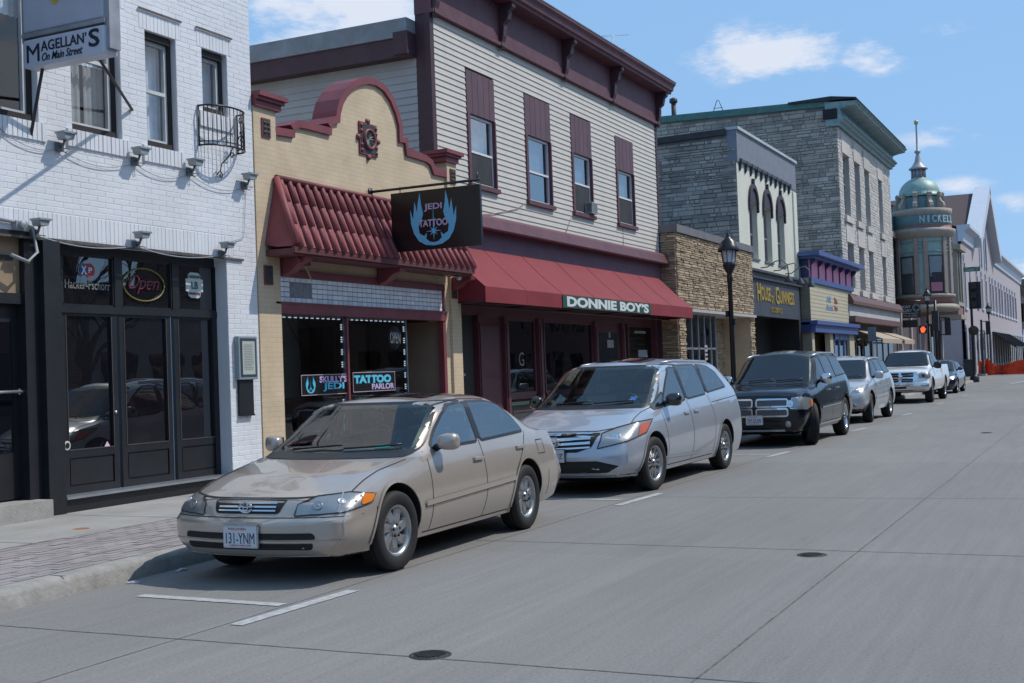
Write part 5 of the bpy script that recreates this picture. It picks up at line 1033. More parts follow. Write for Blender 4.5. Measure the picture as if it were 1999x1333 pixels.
# roof furniture
c = Yp(1316, 232, a7+4); t = thing('vent_pipe', 'dark capped vent pipe on the roof of the grey stone block', 'vent pipe', (c.x, c.y, c.z)); h_ = Yp(1316, 200, a7+4).z-c.z
mb = MB(); mb.tube([(c.x, c.y, c.z-.8), (c.x, c.y, c.z+h_)], .13, 12); mk('pipe', mb, mat('sooty_pipe', (.05, .04, .045), .6), t); mb = MB(); mb.lathe((c.x, c.y, c.z+h_), [(.001, .28), (.2, .2), (.22, .05), (.2, -.02), (.13, -.02)], 16); mk('cap', mb, MATS['sooty_pipe'], t)
c = Yp(1402, 218, a7+5); h_ = Yp(1402, 196, a7+5).z-c.z; mb = MB()
for dx in (-.45, .45): mb.tube([(c.x+dx, c.y, c.z-.5), (c.x+dx*.12, c.y, c.z+h_), (c.x, c.y, c.z+h_+.02)], .02, 5)
mb.tube([(c.x-.25, c.y, c.z+.2), (c.x+.25, c.y, c.z+.2)], .015, 5); mk('antenna_frame', mb, blackm, origin=(c.x, c.y, c.z), label='thin A shaped metal frame on the roof of the grey stone block', cat='antenna')
c = X(1195, 70, -15); mb = MB(); zz = c.z; mb.tube([(-15, c.y, 9), (-15, c.y, zz)], .015, 5); mb.tube([(-15.4, c.y-.6, zz-.1), (-14.6, c.y+.6, zz+.12)], .01, 4); mb.tube([(-15.4, c.y-.5, zz-.5), (-14.7, c.y+.5, zz-.4)], .01, 4); mk('roof_antenna', mb, alu, origin=(-15, c.y, 9), label='thin television aerial above the clapboard building roof', cat='antenna')
# ================================================================== corner building with the domed tower
J8 = -10.9; B8 = thing('corner_building', 'ornate brick corner building with green domed round tower and spire', 'building', (J8, 84, .15))
YT = 83.3; TX = J8+.25; px2 = lambda py: Yp(1783, py, YT-1.5).z
zD = {k: px2(v) for k, v in dict(tip=226, ballb=236, shaft=292, coneb=325, lant=342, dome0=378, drum0=412, corn=418, band=434, red=450, bc=458, pan=482, wt=500, wb=575, sill=582, red0=596, ball=606).items()}
print('B8', zD)
tl8 = mat('teal_panel', (.12, .21, .22), .6, var=.15); tlg = mat('pale_green_panel', (.27, .41, .39), .6, var=.12); tan8 = mat('tan_stone_trim', (.35, .30, .25), .7, var=.12); rb8 = mat('red_brown_trim', (.23, .125, .11), .7, var=.15); cop = mat('copper_green_dome', (.24, .35, .32), .55, .2, var=.25, dirt=.3)
stone8 = brickmat('cream_brick', (.30, .28, .26), (.26, .25, .23), (.16, .15, .15), .4, .2, .02, .3, .85)
mb = MB(); mb.box(-25, J8-1.35, b7+.05, 93.5, .1, zD['bc']); mb.box(J8-1.36, J8, b7+.05, 93.5, .1, zD['ball']+.1); mk('wall', mb, stone8, B8)
mb = MB(); mb.box(-25, J8-1.25, b7+.1, 93.5, zD['bc'], zD['corn']); mk('parapet', mb, tl8, B8)
mb = MB(); mb.box(-25, J8-1.1, b7+.1, 93.7, zD['bc']-.15, zD['bc']+.2); mk('parapet_cornice', mb, tan8, B8)
r = 1.8; c8 = (TX, YT, 0); N8 = 32
mb = MB(); mb.lathe(c8, [(r, zD['wb']), (r, zD['bc'])], N8); mk('tower_drum', mb, tlg, B8)
mb = MB(); mb.lathe(c8, [(r+.05, zD['wb']-.05), (r+.07, zD['red0']+.1), (r*.7, zD['ball']), (.3, zD['ball']-.3)], N8); mk('bay_base', mb, rb8, B8)
mb = MB(); z = zD['ball']; mb.lathe(c8, [(r+.1, z+.35), (r+.32, z+.25), (r+.38, z+.1), (r+.3, z-.08), (r*.8, z-.15)], N8); mb.lathe(c8, [(r, zD['wb']-.0), (r+.14, zD['wb']-.05), (r+.14, zD['wb']-.2), (r+.05, zD['wb']-.25)], N8); mb.lathe(c8, [(r, zD['bc']-.3), (r+.15, zD['bc']-.15), (r+.32, zD['bc']+.12), (r+.32, zD['bc']+.3), (r, zD['bc']+.4)], N8)
mb.lathe(c8, [(r+.0, zD['band']+.35), (r+.14, zD['corn']+.05), (r+.16, zD['corn']+.3), (r-.5, zD['corn']+.4)], N8); mk('tower_moulding', mb, tan8, B8)
mb = MB(); mb.lathe(c8, [(r+.12, zD['bc']+.35), (r+.1, zD['red']), (r+.08, zD['band']-.2)], N8); mk('tower_red_band', mb, rb8, B8)
mb = MB(); mb.lathe(c8, [(r+.09, zD['band']-.2), (r+.09, zD['band']+.4)], N8); mk('name_band', mb, tl8, B8)
s8 = 'NICKELL'; ltr = mat('pale_blue_lettering', (.40, .50, .50), .6, var=0)
bdz = zD['band']-.12+.25
for i, ch in enumerate('NICKELL'):
    g = rad(-80)+i*rad(11.5); n_ = Vector((math.cos(g), math.sin(g), 0)); rt = Vector((-math.sin(g), math.cos(g), 0)); p = Vector((TX, YT, bdz))+n_*(r+.1); text(ch, p, .12 if ch == 'I' else .32, .46, rt, (0, 0, 1), ltr, B8, depth=.04, bold=.03)
def ringbox(r0, r1, g, dg, z0, z1, mb, n=4):
    vs = []
    for i in range(n+1):
        h = g-dg+2*dg*i/n; vs += [(TX+r0*math.cos(h), YT+r0*math.sin(h), z0), (TX+r1*math.cos(h), YT+r1*math.sin(h), z0), (TX+r1*math.cos(h), YT+r1*math.sin(h), z1), (TX+r0*math.cos(h), YT+r0*math.sin(h), z1)]
    fs = [(i*4+q, i*4+(q+1) % 4, (i+1)*4+(q+1) % 4, (i+1)*4+q) for i in range(n) for q in range(4)]; mb.add(vs, fs+[(0, 1, 2, 3), (4*n, 4*n+1, 4*n+2, 4*n+3)])
gs = [rad(a) for a in (-114, -56, 2)]           # window directions on the drum
mb = MB()
for g in gs:
    for s_ in (-1, 1): ringbox(r-.02, r+.12, g+s_*rad(20), rad(4), zD['wb'], zD['bc']-.25, mb)
mks('pilaster', mb, mat('pinkish_pilaster', (.35, .265, .235), .7), B8)
mb = MB()
for z in (zD['pan']+.32, zD['pan']-.35): mb.lathe(c8, [(r, z-.04), (r+.07, z-.03), (r+.07, z+.03), (r, z+.04)], N8)
mk('string_course', mb, mat('pale_green_string', (.28, .36, .33), .6), B8)
for k, g in enumerate(gs):
    mb = MB(); ringbox(r-.05, r+.03, g, rad(16), zD['wb']+.02, zD['wt'], mb, 6); f = mk('tower_window', mb, mat('dark_brown_frame', (.05, .035, .035), .6), B8)
    mb = MB(); ringbox(r+.031, r+.035, g, rad(13.5), zD['wb']+.1, (zD['wb']+zD['wt'])/2-.04, mb, 6); ringbox(r+.031, r+.035, g, rad(13.5), (zD['wb']+zD['wt'])/2+.04, zD['wt']-.08, mb, 6); mk('pane', mb, glassmat('tower_glass', ior=2.2, opaque=(.05, .06, .07)) if 'tower_glass' not in MATS else MATS['tower_glass'], f)
    if k == 1: mb = MB(); ringbox(r+.036, r+.04, g, rad(12), zD['wb']+.15, zD['wb']+.7, mb); mk('pink_notice', mb, mat('pink_notice', (.5, .18, .25), .7), f)
for k, g in enumerate((-146, -85, -27)):
    g = rad(g); n_ = Vector((math.cos(g), math.sin(g), 0)); rt = Vector((-n_.y, n_.x, 0)); p = Vector((TX, YT, zD['pan']))+n_*(r+.03); mb = MB(); mb.tube([p+rt*.15*math.cos(a*.3142)+Vector((0, 0, .15*math.sin(a*.3142))) for a in range(21)], .035, 5); mk('rosette', mb, MATS['pale_green_string'], B8)
for k, g in enumerate(gs):
    mb = MB(); zm_ = (zD['wb']+zD['wt'])/2; ringbox(r+.0352, r+.038, g, rad(11.5), zm_+.12, zD['wt']-.12, mb, 5); mk('window_blind', mb, mat('pale_blind', (.22, .26, .28), .5), B8)
# dome, volutes, lantern, spire
mb = MB(); rd_ = r*.72; mb.lathe(c8, [(rd_, zD['corn']+.3), (rd_*.96, zD['dome0']-.15)], N8); mk('dome_drum', mb, tl8, B8)
for i in range(10):
    g = i*math.pi/5+.25; d_ = Vector((math.cos(g), math.sin(g), 0)); h0, h1 = zD['corn']+.35, zD['dome0']; mb = MB(); pr = []
    e_ = Vector((-d_.y, d_.x, 0))*.13
    for rr, zz in ((rd_+.35, h0), (rd_+.42, h0+.15), (rd_+.38, h0+.35), (rd_+.2, h0+.5), (rd_+.1, h0+.8), (rd_+.08, h1-.3), (rd_+.2, h1-.15), (rd_+.22, h1+.05), (rd_+.12, h1+.15), (rd_-.05, h1), (rd_-.05, h0)): pr.append(Vector((TX, YT, zz))+d_*rr)
    k = len(pr); mb.add([p-e_ for p in pr]+[p+e_ for p in pr], [tuple(range(k)), tuple(range(k, 2*k))[::-1]]+[(q, (q+1) % k, (q+1) % k+k, q+k) for q in range(k)]); mk('volute', mb, tan8, B8)
hd = zD['lant']-zD['dome0']; mb = MB(); mb.lathe(c8, [(rd_+.03, zD['dome0']-.1), (rd_+.05, zD['dome0']+.02)]+[(rd_*math.cos(a*math.pi/2/9)+.0, zD['dome0']+.02+hd*math.sin(a*math.pi/2/9)) for a in range(0, 8)]+[(.45, zD['lant'])], N8); mk('dome', mb, cop, B8)
lz = zD['lant']-.15; cz = zD['coneb']; tz = zD['shaft']; mb = MB(); mb.lathe(c8, [(.5, lz), (.5, lz+.1), (.36, lz+.12), (.36, cz)], 20); spt = mat('spire_lead', (.33, .32, .33), .5, .2, var=.1)
for i in range(12): g = i*math.pi/6; mb.tube([(TX+.42*math.cos(g), YT+.42*math.sin(g), lz+.1), (TX+.42*math.cos(g), YT+.42*math.sin(g), cz)], .05, 6)
mk('lantern', mb, spt, B8)
mb = MB(); mb.lathe(c8, [(.5, cz-.03), (.6, cz), (.58, cz+.08), (.4, cz+.2), (.22, cz+.5), (.13, cz+.9), (.1, tz-.05), (.18, tz), (.2, tz+.08), (.16, tz+.16), (.07, tz+.2), (.055, zD['ballb'])], 20); mk('spire', mb, spt, B8)
mb = MB(); hb = (zD['tip']-zD['ballb']); mb.lathe(c8, [(.001, zD['tip'])]+[(.14*math.sin(a*math.pi/8), zD['ballb']+hb/2+hb/2*math.cos(a*math.pi/8)) for a in range(1, 8)]+[(.001, zD['ballb'])], 14); mk('finial', mb, mat('gilt_ball', (.42, .38, .2), .4, .5, var=0), B8)
# second flat bay, small gable and ground floor
yb0, yb1 = 90.2, 93.4; bx = J8+1.55; zsh = -.25
mb = MB(); mb.box(J8-1.4, bx, yb0, yb1, zD['wb']+zsh, zD['bc']-.2+zsh); mk('flat_bay', mb, tlg, B8)
mb = MB(); mb.box(J8, bx+.12, yb0-.1, yb1+.1, zD['wb']-.25+zsh, zD['wb']+zsh); mb.box(J8, bx+.4, yb0-.3, yb1+.3, zD['bc']-.2+zsh, zD['bc']+.15+zsh); mb.box(J8, bx+.25, yb0-.2, yb1+.2, zD['red0']-.75, zD['red0']-.45)
for yy in (yb0, yb1-.22, (yb0+yb1)/2-.1): mb.box(bx, bx+.12, yy, yy+.22, zD['wb']+zsh, zD['bc']-.2+zsh)
for xx in (J8+.1, bx-.28): mb.box(xx, xx+.28, yb0-.1, yb0, zD['wb']+zsh, zD['bc']-.2+zsh)
mk('bay_trim', mb, tan8, B8)
mb = MB(); mb.box(J8, bx+.05, yb0-.03, yb1+.03, zD['red0']-.45, zD['wb']-.25+zsh); mb.box(J8+.1, J8+.45, yb0-.5, yb1, zD['bc']+.15+zsh, zD['bc']+1.2); mk('bay_base', mb, rb8, B8)
mb = MB(); mb.box(J8+.4, bx-.3, yb0-.04, yb0-.02, zD['wb']+.05+zsh, zD['wt']-.3); mb.box(bx+.02, bx+.04, yb0+.35, yb1-.35, zD['wb']+.05+zsh, zD['wt']-.3); mk('bay_window', mb, MATS['tower_glass'], B8)
mb = MB(); mb.box(J8+.0, J8+.5, yb0-.3, yb0+.3, zD['bc']+.15, zD['drum0']+.25); mb.prism([(yb0+.3, zD['bc']+.3), (yb1, zD['bc']+.3), (yb0+.3, zD['drum0'])], J8, J8+.4); mk('parapet_finial', mb, tan8, B8)
mb = MB()
for k, yy in enumerate((b7+.3, 77.5, 81, 85.5, 89, 92.6)): mb.box(J8-.1, J8+.18, yy, yy+.5, .1, 4.6)
mks('ground_pilaster', mb, mat('pale_pier', (.36, .33, .31), .7), B8)
mb = MB(); mb.box(J8-.1, J8+.05, b7+.8, 92.6, .1, 4.5); mk('shopfront_panel', mb, mat('maroon_grey_panel', (.12, .07, .075), .6, var=.2), B8)
mb = MB(); mb.box(J8+.05, J8+.09, 85.9, 86.4, .9, 3.9); mb.box(J8+.05, J8+.09, 87.3, 88.7, .9, 3.9); mb.box(J8+.05, J8+.09, 89.9, 92.2, .9, 3.9); mk('shopfront_panes', mb, dw, B8)
# ================================================================== long mauve building with the steep gable, beyond the side street
K9 = -10.3; B9 = thing('gabled_building', 'long mauve grey building with steep white trimmed gable beyond the side street', 'building', (K9, 130, .15))
ze = 11.75; yA, yB = 104.2, 176; ygL, ygR, ygP = 113.0, 134.5, 124.5; zpk = 17.2
mv = mat('mauve_brick', (.43, .375, .395), .75, var=.06); wt9 = mat('white_trim', (.52, .56, .62), .6, var=.05)
w9 = []
for p in (1908, 1917, 1925, 1933, 1938, 1944, 1950, 1955, 1961, 1966, 1971, 1976, 1981): yy = X(p, 600, K9).y; w9.append((yy, yy+max(1.0, (X(p+3.4, 600, K9).y-yy)), X(1950, 606, K9).z-.3, X(1950, 572, K9).z+.5))
w9a = [(X(1884, 600, K9).y, X(1884, 600, K9).y+1.6, 5.6, 9.2)]
g9 = [(X(p, 500, K9).y, X(p, 500, K9).y+1.7, 9.9, 12.8) for p in (1911.5, 1921)]
mb = MB(); wall_holes(mb, K9, yA, yB, .1, ze, w9+w9a+[(h[0], h[1], h[2], min(h[3], ze)) for h in g9], .25)
mb.add([(K9, ygL, ze), (K9, ygR, ze), (K9, ygP, zpk)], [(0, 1, 2)]); mb.box(-40, K9-.26, yA, yB, .1, ze); mk('wall', mb, mv, B9)
mb = MB()
for h in w9+w9a: mb.box(K9-.02, K9+.06, h[0]-.18, h[0], h[2]-.1, h[3]+.3); mb.box(K9-.02, K9+.12, h[0]-.2, h[1]+.2, h[2]-.25, h[2]-.05); mb.box(K9-.02, K9+.14, h[0]-.15, h[0]+.05, h[3]+.1, h[3]+.6)
mks('window_trim', mb, wt9, B9)
for h in w9+w9a: window(B9, K9, *h, wt9, MATS['tower_glass'], depth=.15, fw=.08, sash=.5, back=False)
mb = MB(); [mb.box(K9+.01, K9+.05, h[0], h[1], h[2], h[3]) for h in g9]; mk('gable_window', mb, MATS['tower_glass'], B9)
mb = MB()
for h in g9: mb.box(K9, K9+.1, h[0]-.3, h[0], h[2]-.2, h[3]+.6); mb.box(K9, K9+.1, h[1], h[1]+.3, h[2]-.2, h[3]+.6)
for (a, b) in ((yA, ygL+.5), (ygR-.5, yB)): mb.prism([(K9-.3, ze-.9), (K9+.15, ze-.9), (K9+.2, ze-.6), (K9+.25, ze-.1), (K9+.7, ze+.15), (K9+.7, ze+.4), (K9-.3, ze+.4)], a, b, 'y')
mk('eave_cornice', mb, wt9, B9)
def rake(mb, a, b, t, x0, x1):
    a = Vector(a); b = Vector(b); d = (b-a).normalized(); n = Vector((-d.y, d.x)); n = n if n.y < 0 else -n; mb.prism([(a.x, a.y), (b.x, b.y), (b.x+n.x*t, b.y+n.y*t), (a.x+n.x*t, a.y+n.y*t)], x0, x1)
mb = MB(); rake(mb, (ygL-.3, ze), (ygP, zpk+.5), .9, K9-.6, K9+.8); rake(mb, (ygR+.3, ze), (ygP, zpk+.5), .9, K9-.6, K9+.8); mk('gable_bargeboard', mb, wt9, B9)
brn9 = mat('brown_shingles', (.075, .05, .05), .85, var=.15)
mb = MB(); mb.prism([(ygL, ze), (ygR, ze), (ygP, zpk-.1)], -32, K9-.61); mb.prism([(K9-.3, ze+.3), (-32, ze+.3), (-21, zpk-.5)], yA, yB, 'y'); mk('roof', mb, brn9, B9)
mb = MB(); yg = X(1900, 700, K9).y; mb.box(K9, K9+.1, yA, yB, 3.9, 4.15)
for k in range(22): yy = yA+.2+k*3.2; mb.box(K9, K9+.12, yy, yy+.9, .1, 3.9)
mks('ground_floor_pier', mb, mat('pale_grey_pier', (.40, .39, .41), .7), B9)
mb = MB(); mb.box(K9+.005, K9+.03, yA, yB, .8, 3.6); mk('shop_windows', mb, dw, B9)
t = thing('awning', 'dark brown standing seam awning on the mauve gabled building', 'awning', (K9, 130, 3)); ya = X(1936, 650, K9).y; yb = X(1984, 650, K9).y; z1_ = X(1940, 647, K9).z; mb = MB(); mb.prism([(K9, z1_), (K9+2.2, z1_-1.6), (K9+2.2, z1_-1.75), (K9, z1_-.2)], ya, yb-12, 'y')
k = ya
while k < yb-12: mb.prism([(K9, z1_+.01), (K9, z1_+.07), (K9+2.2, z1_-1.53), (K9+2.2, z1_-1.6)], k, k+.1, 'y'); k += 1.6
mk('metal_roof', mb, mat('dark_brown_metal', (.035, .03, .032), .5, .3), t); mb = MB(); [mb.tube([(K9+2.1, yy, .15), (K9+2.1, yy, z1_-1.7)], .06, 6) for yy in (ya+1, (ya+yb)/2-6, yb-13)]; mks('post', mb, blackm, t)
# last building in view
t = thing('brick_building', 'far cream brick building with dark parapet at the right edge', 'building', (-10, 185, .15)); mb = MB(); mb.box(-35, -9.8, 178, 230, .1, X(1995, 550, -9.8).z); mk('wall', mb, brickmat('far_brick', (.34, .32, .30), (.30, .28, .26), (.2, .19, .18), .8, .4, .04, .2), t)
mb = MB(); mb.box(-35, -9.6, 177.8, 230, X(1995, 572, -9.8).z, X(1995, 540, -9.8).z); mk('parapet', mb, mat('mossy_parapet', (.13, .13, .10), .8, var=.3), t)
mb = MB(); mb.box(-20, -9.7, 177.9, 178, .5, 3.2); [mb.box(-13+k*3-.5, -13+k*3+.6, 177.9, 178, 6, 8.4) for k in range(2)]; mk('window', mb, dw, t)
t = thing('awning', 'small blue and white striped awning far off at the right edge', 'awning', (-9.8, 178, 3)); mb = MB()
for k in range(10): mb.quad((-13+k*.4, 177.8, 5), (-12.8+k*.4, 177.8, 5), (-12.8+k*.4, 175.5, 3.2), (-13+k*.4, 175.5, 3.2))
mk('white_stripe', mb, white, t); mb = MB()
for k in range(10): mb.quad((-12.8+k*.4, 177.8, 5), (-12.6+k*.4, 177.8, 5), (-12.6+k*.4, 175.5, 3.2), (-12.8+k*.4, 175.5, 3.2))
mk('blue_stripe', mb, bl6, t)
# ================================================================== street furniture
def lamp(x, y, lab, ztop=None, banner=False):
    t = thing('street_lamp', lab, 'street lamp', (x, y, .15), 'acorn lantern street lamps'); z0 = .15; H = 4.35 if ztop is None else ztop-z0
    mb = MB(); mb.lathe((x, y, z0), [(.22, 0), (.22, .12), (.17, .2), (.15, .6), (.10, .72), (.075, .8), (.06, 1.0), (.052, H-1.15), (.07, H-1.12), (.07, H-1.02)], 16); mk('pole', mb, blackm, t)
    mb = MB(); mb.lathe((x, y, z0), [(.07, H-1.02), (.055, H-.95), (.13, H-.82), (.155, H-.74), (.14, H-.70), (.13, H-.68)], 16); mk('fitter', mb, blackm, t)
    mb = MB(); mb.lathe((x, y, z0), [(.12, H-.69), (.155, H-.40)], 16); mk('globe', mb, mat('frosted_globe', (.55, .6, .66), .25, var=0), t)
    mb = MB(); mb.lathe((x, y, z0), [(.25, H-.42), (.26, H-.37), (.2, H-.3), (.17, H-.2), (.08, H-.12), (.05, H-.08), (.045, H-.02), (.015, H+.02), (.001, H+.12)], 20)
    for k in range(8): g = k*math.pi/4; mb.tube([(x+.14*math.cos(g), y+.14*math.sin(g), z0+H-.69), (x+.185*math.cos(g), y+.185*math.sin(g), z0+H-.4)], .008, 4)
    mk('cap', mb, blackm, t)
    mb = MB(); mb.box(x-.12, x-.05, y-.06, y+.06, z0+H-1.95, z0+H-1.8); mb.box(x+.05, x+.1, y-.05, y+.05, z0+H-2.15, z0+H-2.0); mb.lathe((x, y, z0), [(.065, H-3.1), (.065, H-3.07)], 12); mb.lathe((x, y, z0), [(.065, H-3.6), (.065, H-3.57)], 12); mk('pole_box', mb, blackm, t)
lx = -7.85; p = X(1431, 700, lx); zt = X(1427, 457, lx).z; lamp(lx, p.y, 'black street lamp with acorn lantern beside the ledgestone shop, nearest of its kind', zt)
for (px, pt, pb, yy, lab) in ((1809, 563, 690, 72.5, 'black street lamp in front of the round tower bay'), (1929, 592, 726, 107, 'black street lamp behind the traffic signal, near the orange fence')):
    q = Yp(px, pt, yy); lamp(q.x, yy, lab, q.z)
# traffic signal seen from behind, street name sign
sp = G(1903, 746, .0); sx, sy_ = sp.x, sp.y; t = thing('traffic_signal', 'tall black traffic signal with backplate, seen from behind at the corner', 'traffic signal', (sx, sy_, .02))
zb7, zt8 = Yp(1900, 603, sy_).z, Yp(1900, 550, sy_).z; xa, xb = Yp(1891, 575, sy_).x, Yp(1915, 575, sy_).x; xm = (xa+xb)/2-.06
mb = MB(); mb.lathe((sx, sy_, .0), [(.27, .0), (.27, .3), (.16, .42), (.10, .5), (.085, 1), (.075, zb7)], 14); mk('pole', mb, blackm, t)
mb = MB(); mb.box(xa, xb, sy_-.02, sy_+.01, zb7, zt8); mk('backplate', mb, mat('matt_black', (.02, .021, .023), .7), t, bevel=.02)
for k in range(3):
    z = zb7+(zt8-zb7)*(k+.5)/3; mb = MB(); mb.box(xm-.17, xm+.17, sy_-.2, sy_-.021, z-.18, z+.18); hd_ = mk('signal_head', mb, blackm, t, bevel=.03); mb = MB(); mb.lathe((xm, sy_+.02, z), [(.17, 0), (.17, .22), (.15, .22), (.15, 0)], 14, axis='y'); mk('visor', mb, blackm, hd_)
mb = MB(); xc_ = Yp(1903, 645, sy_).x-.06; zc_ = Yp(1903, 645, sy_).z; mb.lathe((xc_, sy_-.1, zc_), [(.001, 0), (.3, 0), (.3, .02), (.001, .02)], 22, axis='y'); mk('round_plate', mb, mat('bronze_plate', (.05, .04, .03), .6), t)
q0, q1 = Yp(1881, 531, sy_), Yp(1913, 520, sy_); t2 = thing('street_sign', 'green street name sign on top of the traffic signal', 'street sign', (sx, sy_, zt8)); mb = MB(); mb.box(q0.x, q1.x, sy_-.02, sy_+.01, q0.z, q1.z); mk('sign_plate', mb, mat('sign_green', (.02, .13, .09), .5), t2); text('Clinton ST', ((q0.x+q1.x)/2, sy_-.02, (q0.z+q1.z)/2), (q1.x-q0.x)*.85, .2, *FR, mat('sign_white', (.5, .6, .6), .5, var=0), t2); mb = MB(); mb.tube([(sx, sy_, zt8-.05), (sx, sy_, q0.z)], .04, 6); mk('bracket', mb, alu, t2)
# pedestrian and side-street signals
def sigpost(px, pyb, yy, ptop, lab, lit=False, side=1):
    b = Yp(px, pyb, yy); z1 = Yp(px, ptop, yy).z; t = thing('traffic_signal', lab, 'traffic signal', (b.x, yy, .1)); mb = MB(); mb.lathe((b.x, yy, .15), [(.2, -.15), (.2, .3), (.1, .4), (.08, z1-.1)], 12); mk('pole', mb, blackm, t)
    hx = b.x+side*.5; mb = MB(); mb.box(hx-.17, hx+.17, yy-.15, yy+.15, z1-1.15, z1-.1); mb.box(min(hx, b.x), max(hx, b.x), yy-.03, yy+.03, z1-.12, z1-.06); mb.box(min(hx, b.x), max(hx, b.x), yy-.03, yy+.03, z1-1.12, z1-1.06); mk('signal_head', mb, blackm, t, bevel=.02); return t, b, z1
t, b, z1 = sigpost(1836, 700, 76.5, 617, 'black signal post with housing in front of the tower building shopfront', side=1)
t, b, z1 = sigpost(1920, 728, 104.8, 625, 'black signal post behind the lamp by the orange fence')
yy = 71.5; c = Yp(1803, 643, yy); t = thing('pedestrian_signal', 'pedestrian signal showing a lit red hand', 'pedestrian signal', (c.x, yy, c.z)); mb = MB(); mb.box(c.x-.25, c.x+.2, yy-.1, yy+.15, c.z-.22, c.z+.22); mb.box(c.x+.45, c.x+.8, yy, yy+.3, c.z-.1, c.z+1.0); mb.tube([(c.x+.62, yy+.35, 0), (c.x+.62, yy+.35, c.z+1.6)], .08, 8); mk('housing', mb, blackm, t)
outline([(-.5, -1), (.35, -1), (.75, -.2), (.9, .3), (.65, .35), (.5, .05), (.5, .85), (.28, .9), (.22, .3), (.15, 1), (-.07, 1), (-.1, .3), (-.22, .9), (-.42, .82), (-.4, .2), (-.6, .55), (-.78, .45), (-.7, -.3)], (c.x-.02, yy-.101, c.z), .17, *FR, mat('lit_red_hand', (1, .10, .03), .5, var=0, emit=1.6), t, 'hand_symbol')
# hanging gallery sign
yy = 74.5; q0, q1 = Yp(1749, 622, yy), Yp(1797, 592, yy); t = thing('hanging_sign', 'black gallery sign with pale lettering and oval emblem, hung below the tower building', 'sign', (q0.x, yy, q0.z)); mb = MB(); mb.box(q0.x, q1.x, yy-.05, yy+.05, q0.z, q1.z); mk('board', mb, bk, t)
w = q1.x-q0.x; h = q1.z-q0.z; text('ALMONT', (q0.x+w*.33, yy-.05, q0.z+h*.80), w*.55, h*.2, *FR, ltr, t, bold=.01); text('GALLERY', (q0.x+w*.35, yy-.05, q0.z+h*.52), w*.6, h*.2, *FR, ltr, t, bold=.01); text('Fine Art & Gifts', (q0.x+w*.46, yy-.05, q0.z+h*.17), w*.8, h*.15, *FR, ltr, t); mb = MB(); mb.box(q0.x+w*.05, q0.x+w*.9, yy-.06, yy-.05, q0.z+h*.31, q0.z+h*.34); mk('rule', mb, ltr, t)
mb = MB(); mb.lathe((q0.x+w*.84, yy-.06, q0.z+h*.72), [(h*.17, 0), (h*.22, .02), (h*.27, 0)], 20, axis='y'); mk('emblem_ring', mb, ltr, t); mb = MB(); mb.tube([(J8, yy, q1.z+.15), (q1.x, yy, q1.z+.15)], .04, 6); mb.box(q0.x, q1.x-.2, yy-.04, yy+.04, q0.z-.55, q0.z-.12); mk('bracket', mb, blackm, t)
# parking sign post
p = Yp(1704, 690, 57); t = thing('parking_sign', 'grey back of a narrow sign on a post beside the tan awning', 'street sign', (p.x, 57, .15)); za_, zb_ = Yp(1704, 666, 57).z, Yp(1704, 638, 57).z; mb = MB(); mb.box(p.x-.03, p.x+.03, 57, 57.04, .15, za_+.3); mk('post', mb, galv, t); mb = MB(); mb.box(p.x-.18, p.x+.18, 56.97, 57, za_, zb_); mk('sign_plate', mb, mat('blue_grey_plate', (.13, .17, .21), .5, .3), t)
# litter bin
yy = 103; q0, q1 = Yp(1882, 731, yy), Yp(1901, 701, yy); t = thing('litter_bin', 'square dark litter bin on the far corner below the mauve building', 'litter bin', (q0.x, yy, 0.02)); mb = MB(); mb.box(q0.x, q1.x, yy, yy+.8, .02, q1.z-.15); mk('body', mb, mat('bin_black', (.03, .033, .035), .6), t, bevel=.03); mb = MB(); mb.box(q0.x-.03, q1.x+.03, yy-.03, yy+.83, q1.z-.149, q1.z); mk('lid', mb, MATS['bin_black'], t, bevel=.03)
# orange safety fence
yy = 106; t = thing('safety_fence', 'bright orange plastic net fence sagging across the far corner', 'fence', (-8, yy, 0)); mb = MB(); om = mat('orange_net', (.75, .07, .02), .8, var=.2, vs=2, bump=.3, bs=6)
pts = [(1921, 704), (1926, 700), (1933, 703), (1942, 712), (1955, 713), (1970, 709), (1985, 704), (1999, 701), (2030, 700), (2060, 706)]; vs = []
for i, (px, py) in enumerate(pts):
    a = Yp(px, py, yy); b = Yp(px, 731, yy); y_ = yy+.5*math.sin(i*2.1)
    for k in range(5): f = k/4; vs.append((a.x+(b.x-a.x)*f+.05*math.sin(i*3+k), y_+.12*math.sin(k*2.5+i), a.z+(0.03-a.z)*f))
n = len(pts); mb.add(vs, [(i*5+k, i*5+k+1, (i+1)*5+k+1, (i+1)*5+k) for i in range(n-1) for k in range(4)], 0, True); ob = mk('net', mb, om, t)
mb = MB(); [mb.tube([(vs[i*5][0], vs[i*5][1]+.05, 0), (vs[i*5][0], vs[i*5][1]+.05, vs[i*5][2]+.08)], .04, 6) for i in (1, 4, 7)]; mk('stake', mb, mat('stake_wood', (.12, .07, .05), .8), t)
q = Yp(1915, 715, yy-1); mb = MB(); mb.lathe((q.x, yy-1, 0), [(.35, 0), (.35, .06), (.25, .1), (.22, .4), (.2, .7), (.17, 1.1), (.05, 1.25), (.001, 1.25)], 16); mk('traffic_drum', mb, om, origin=(q.x, yy-1, 0), label='orange traffic drum at the left end of the orange net fence', cat='traffic drum')
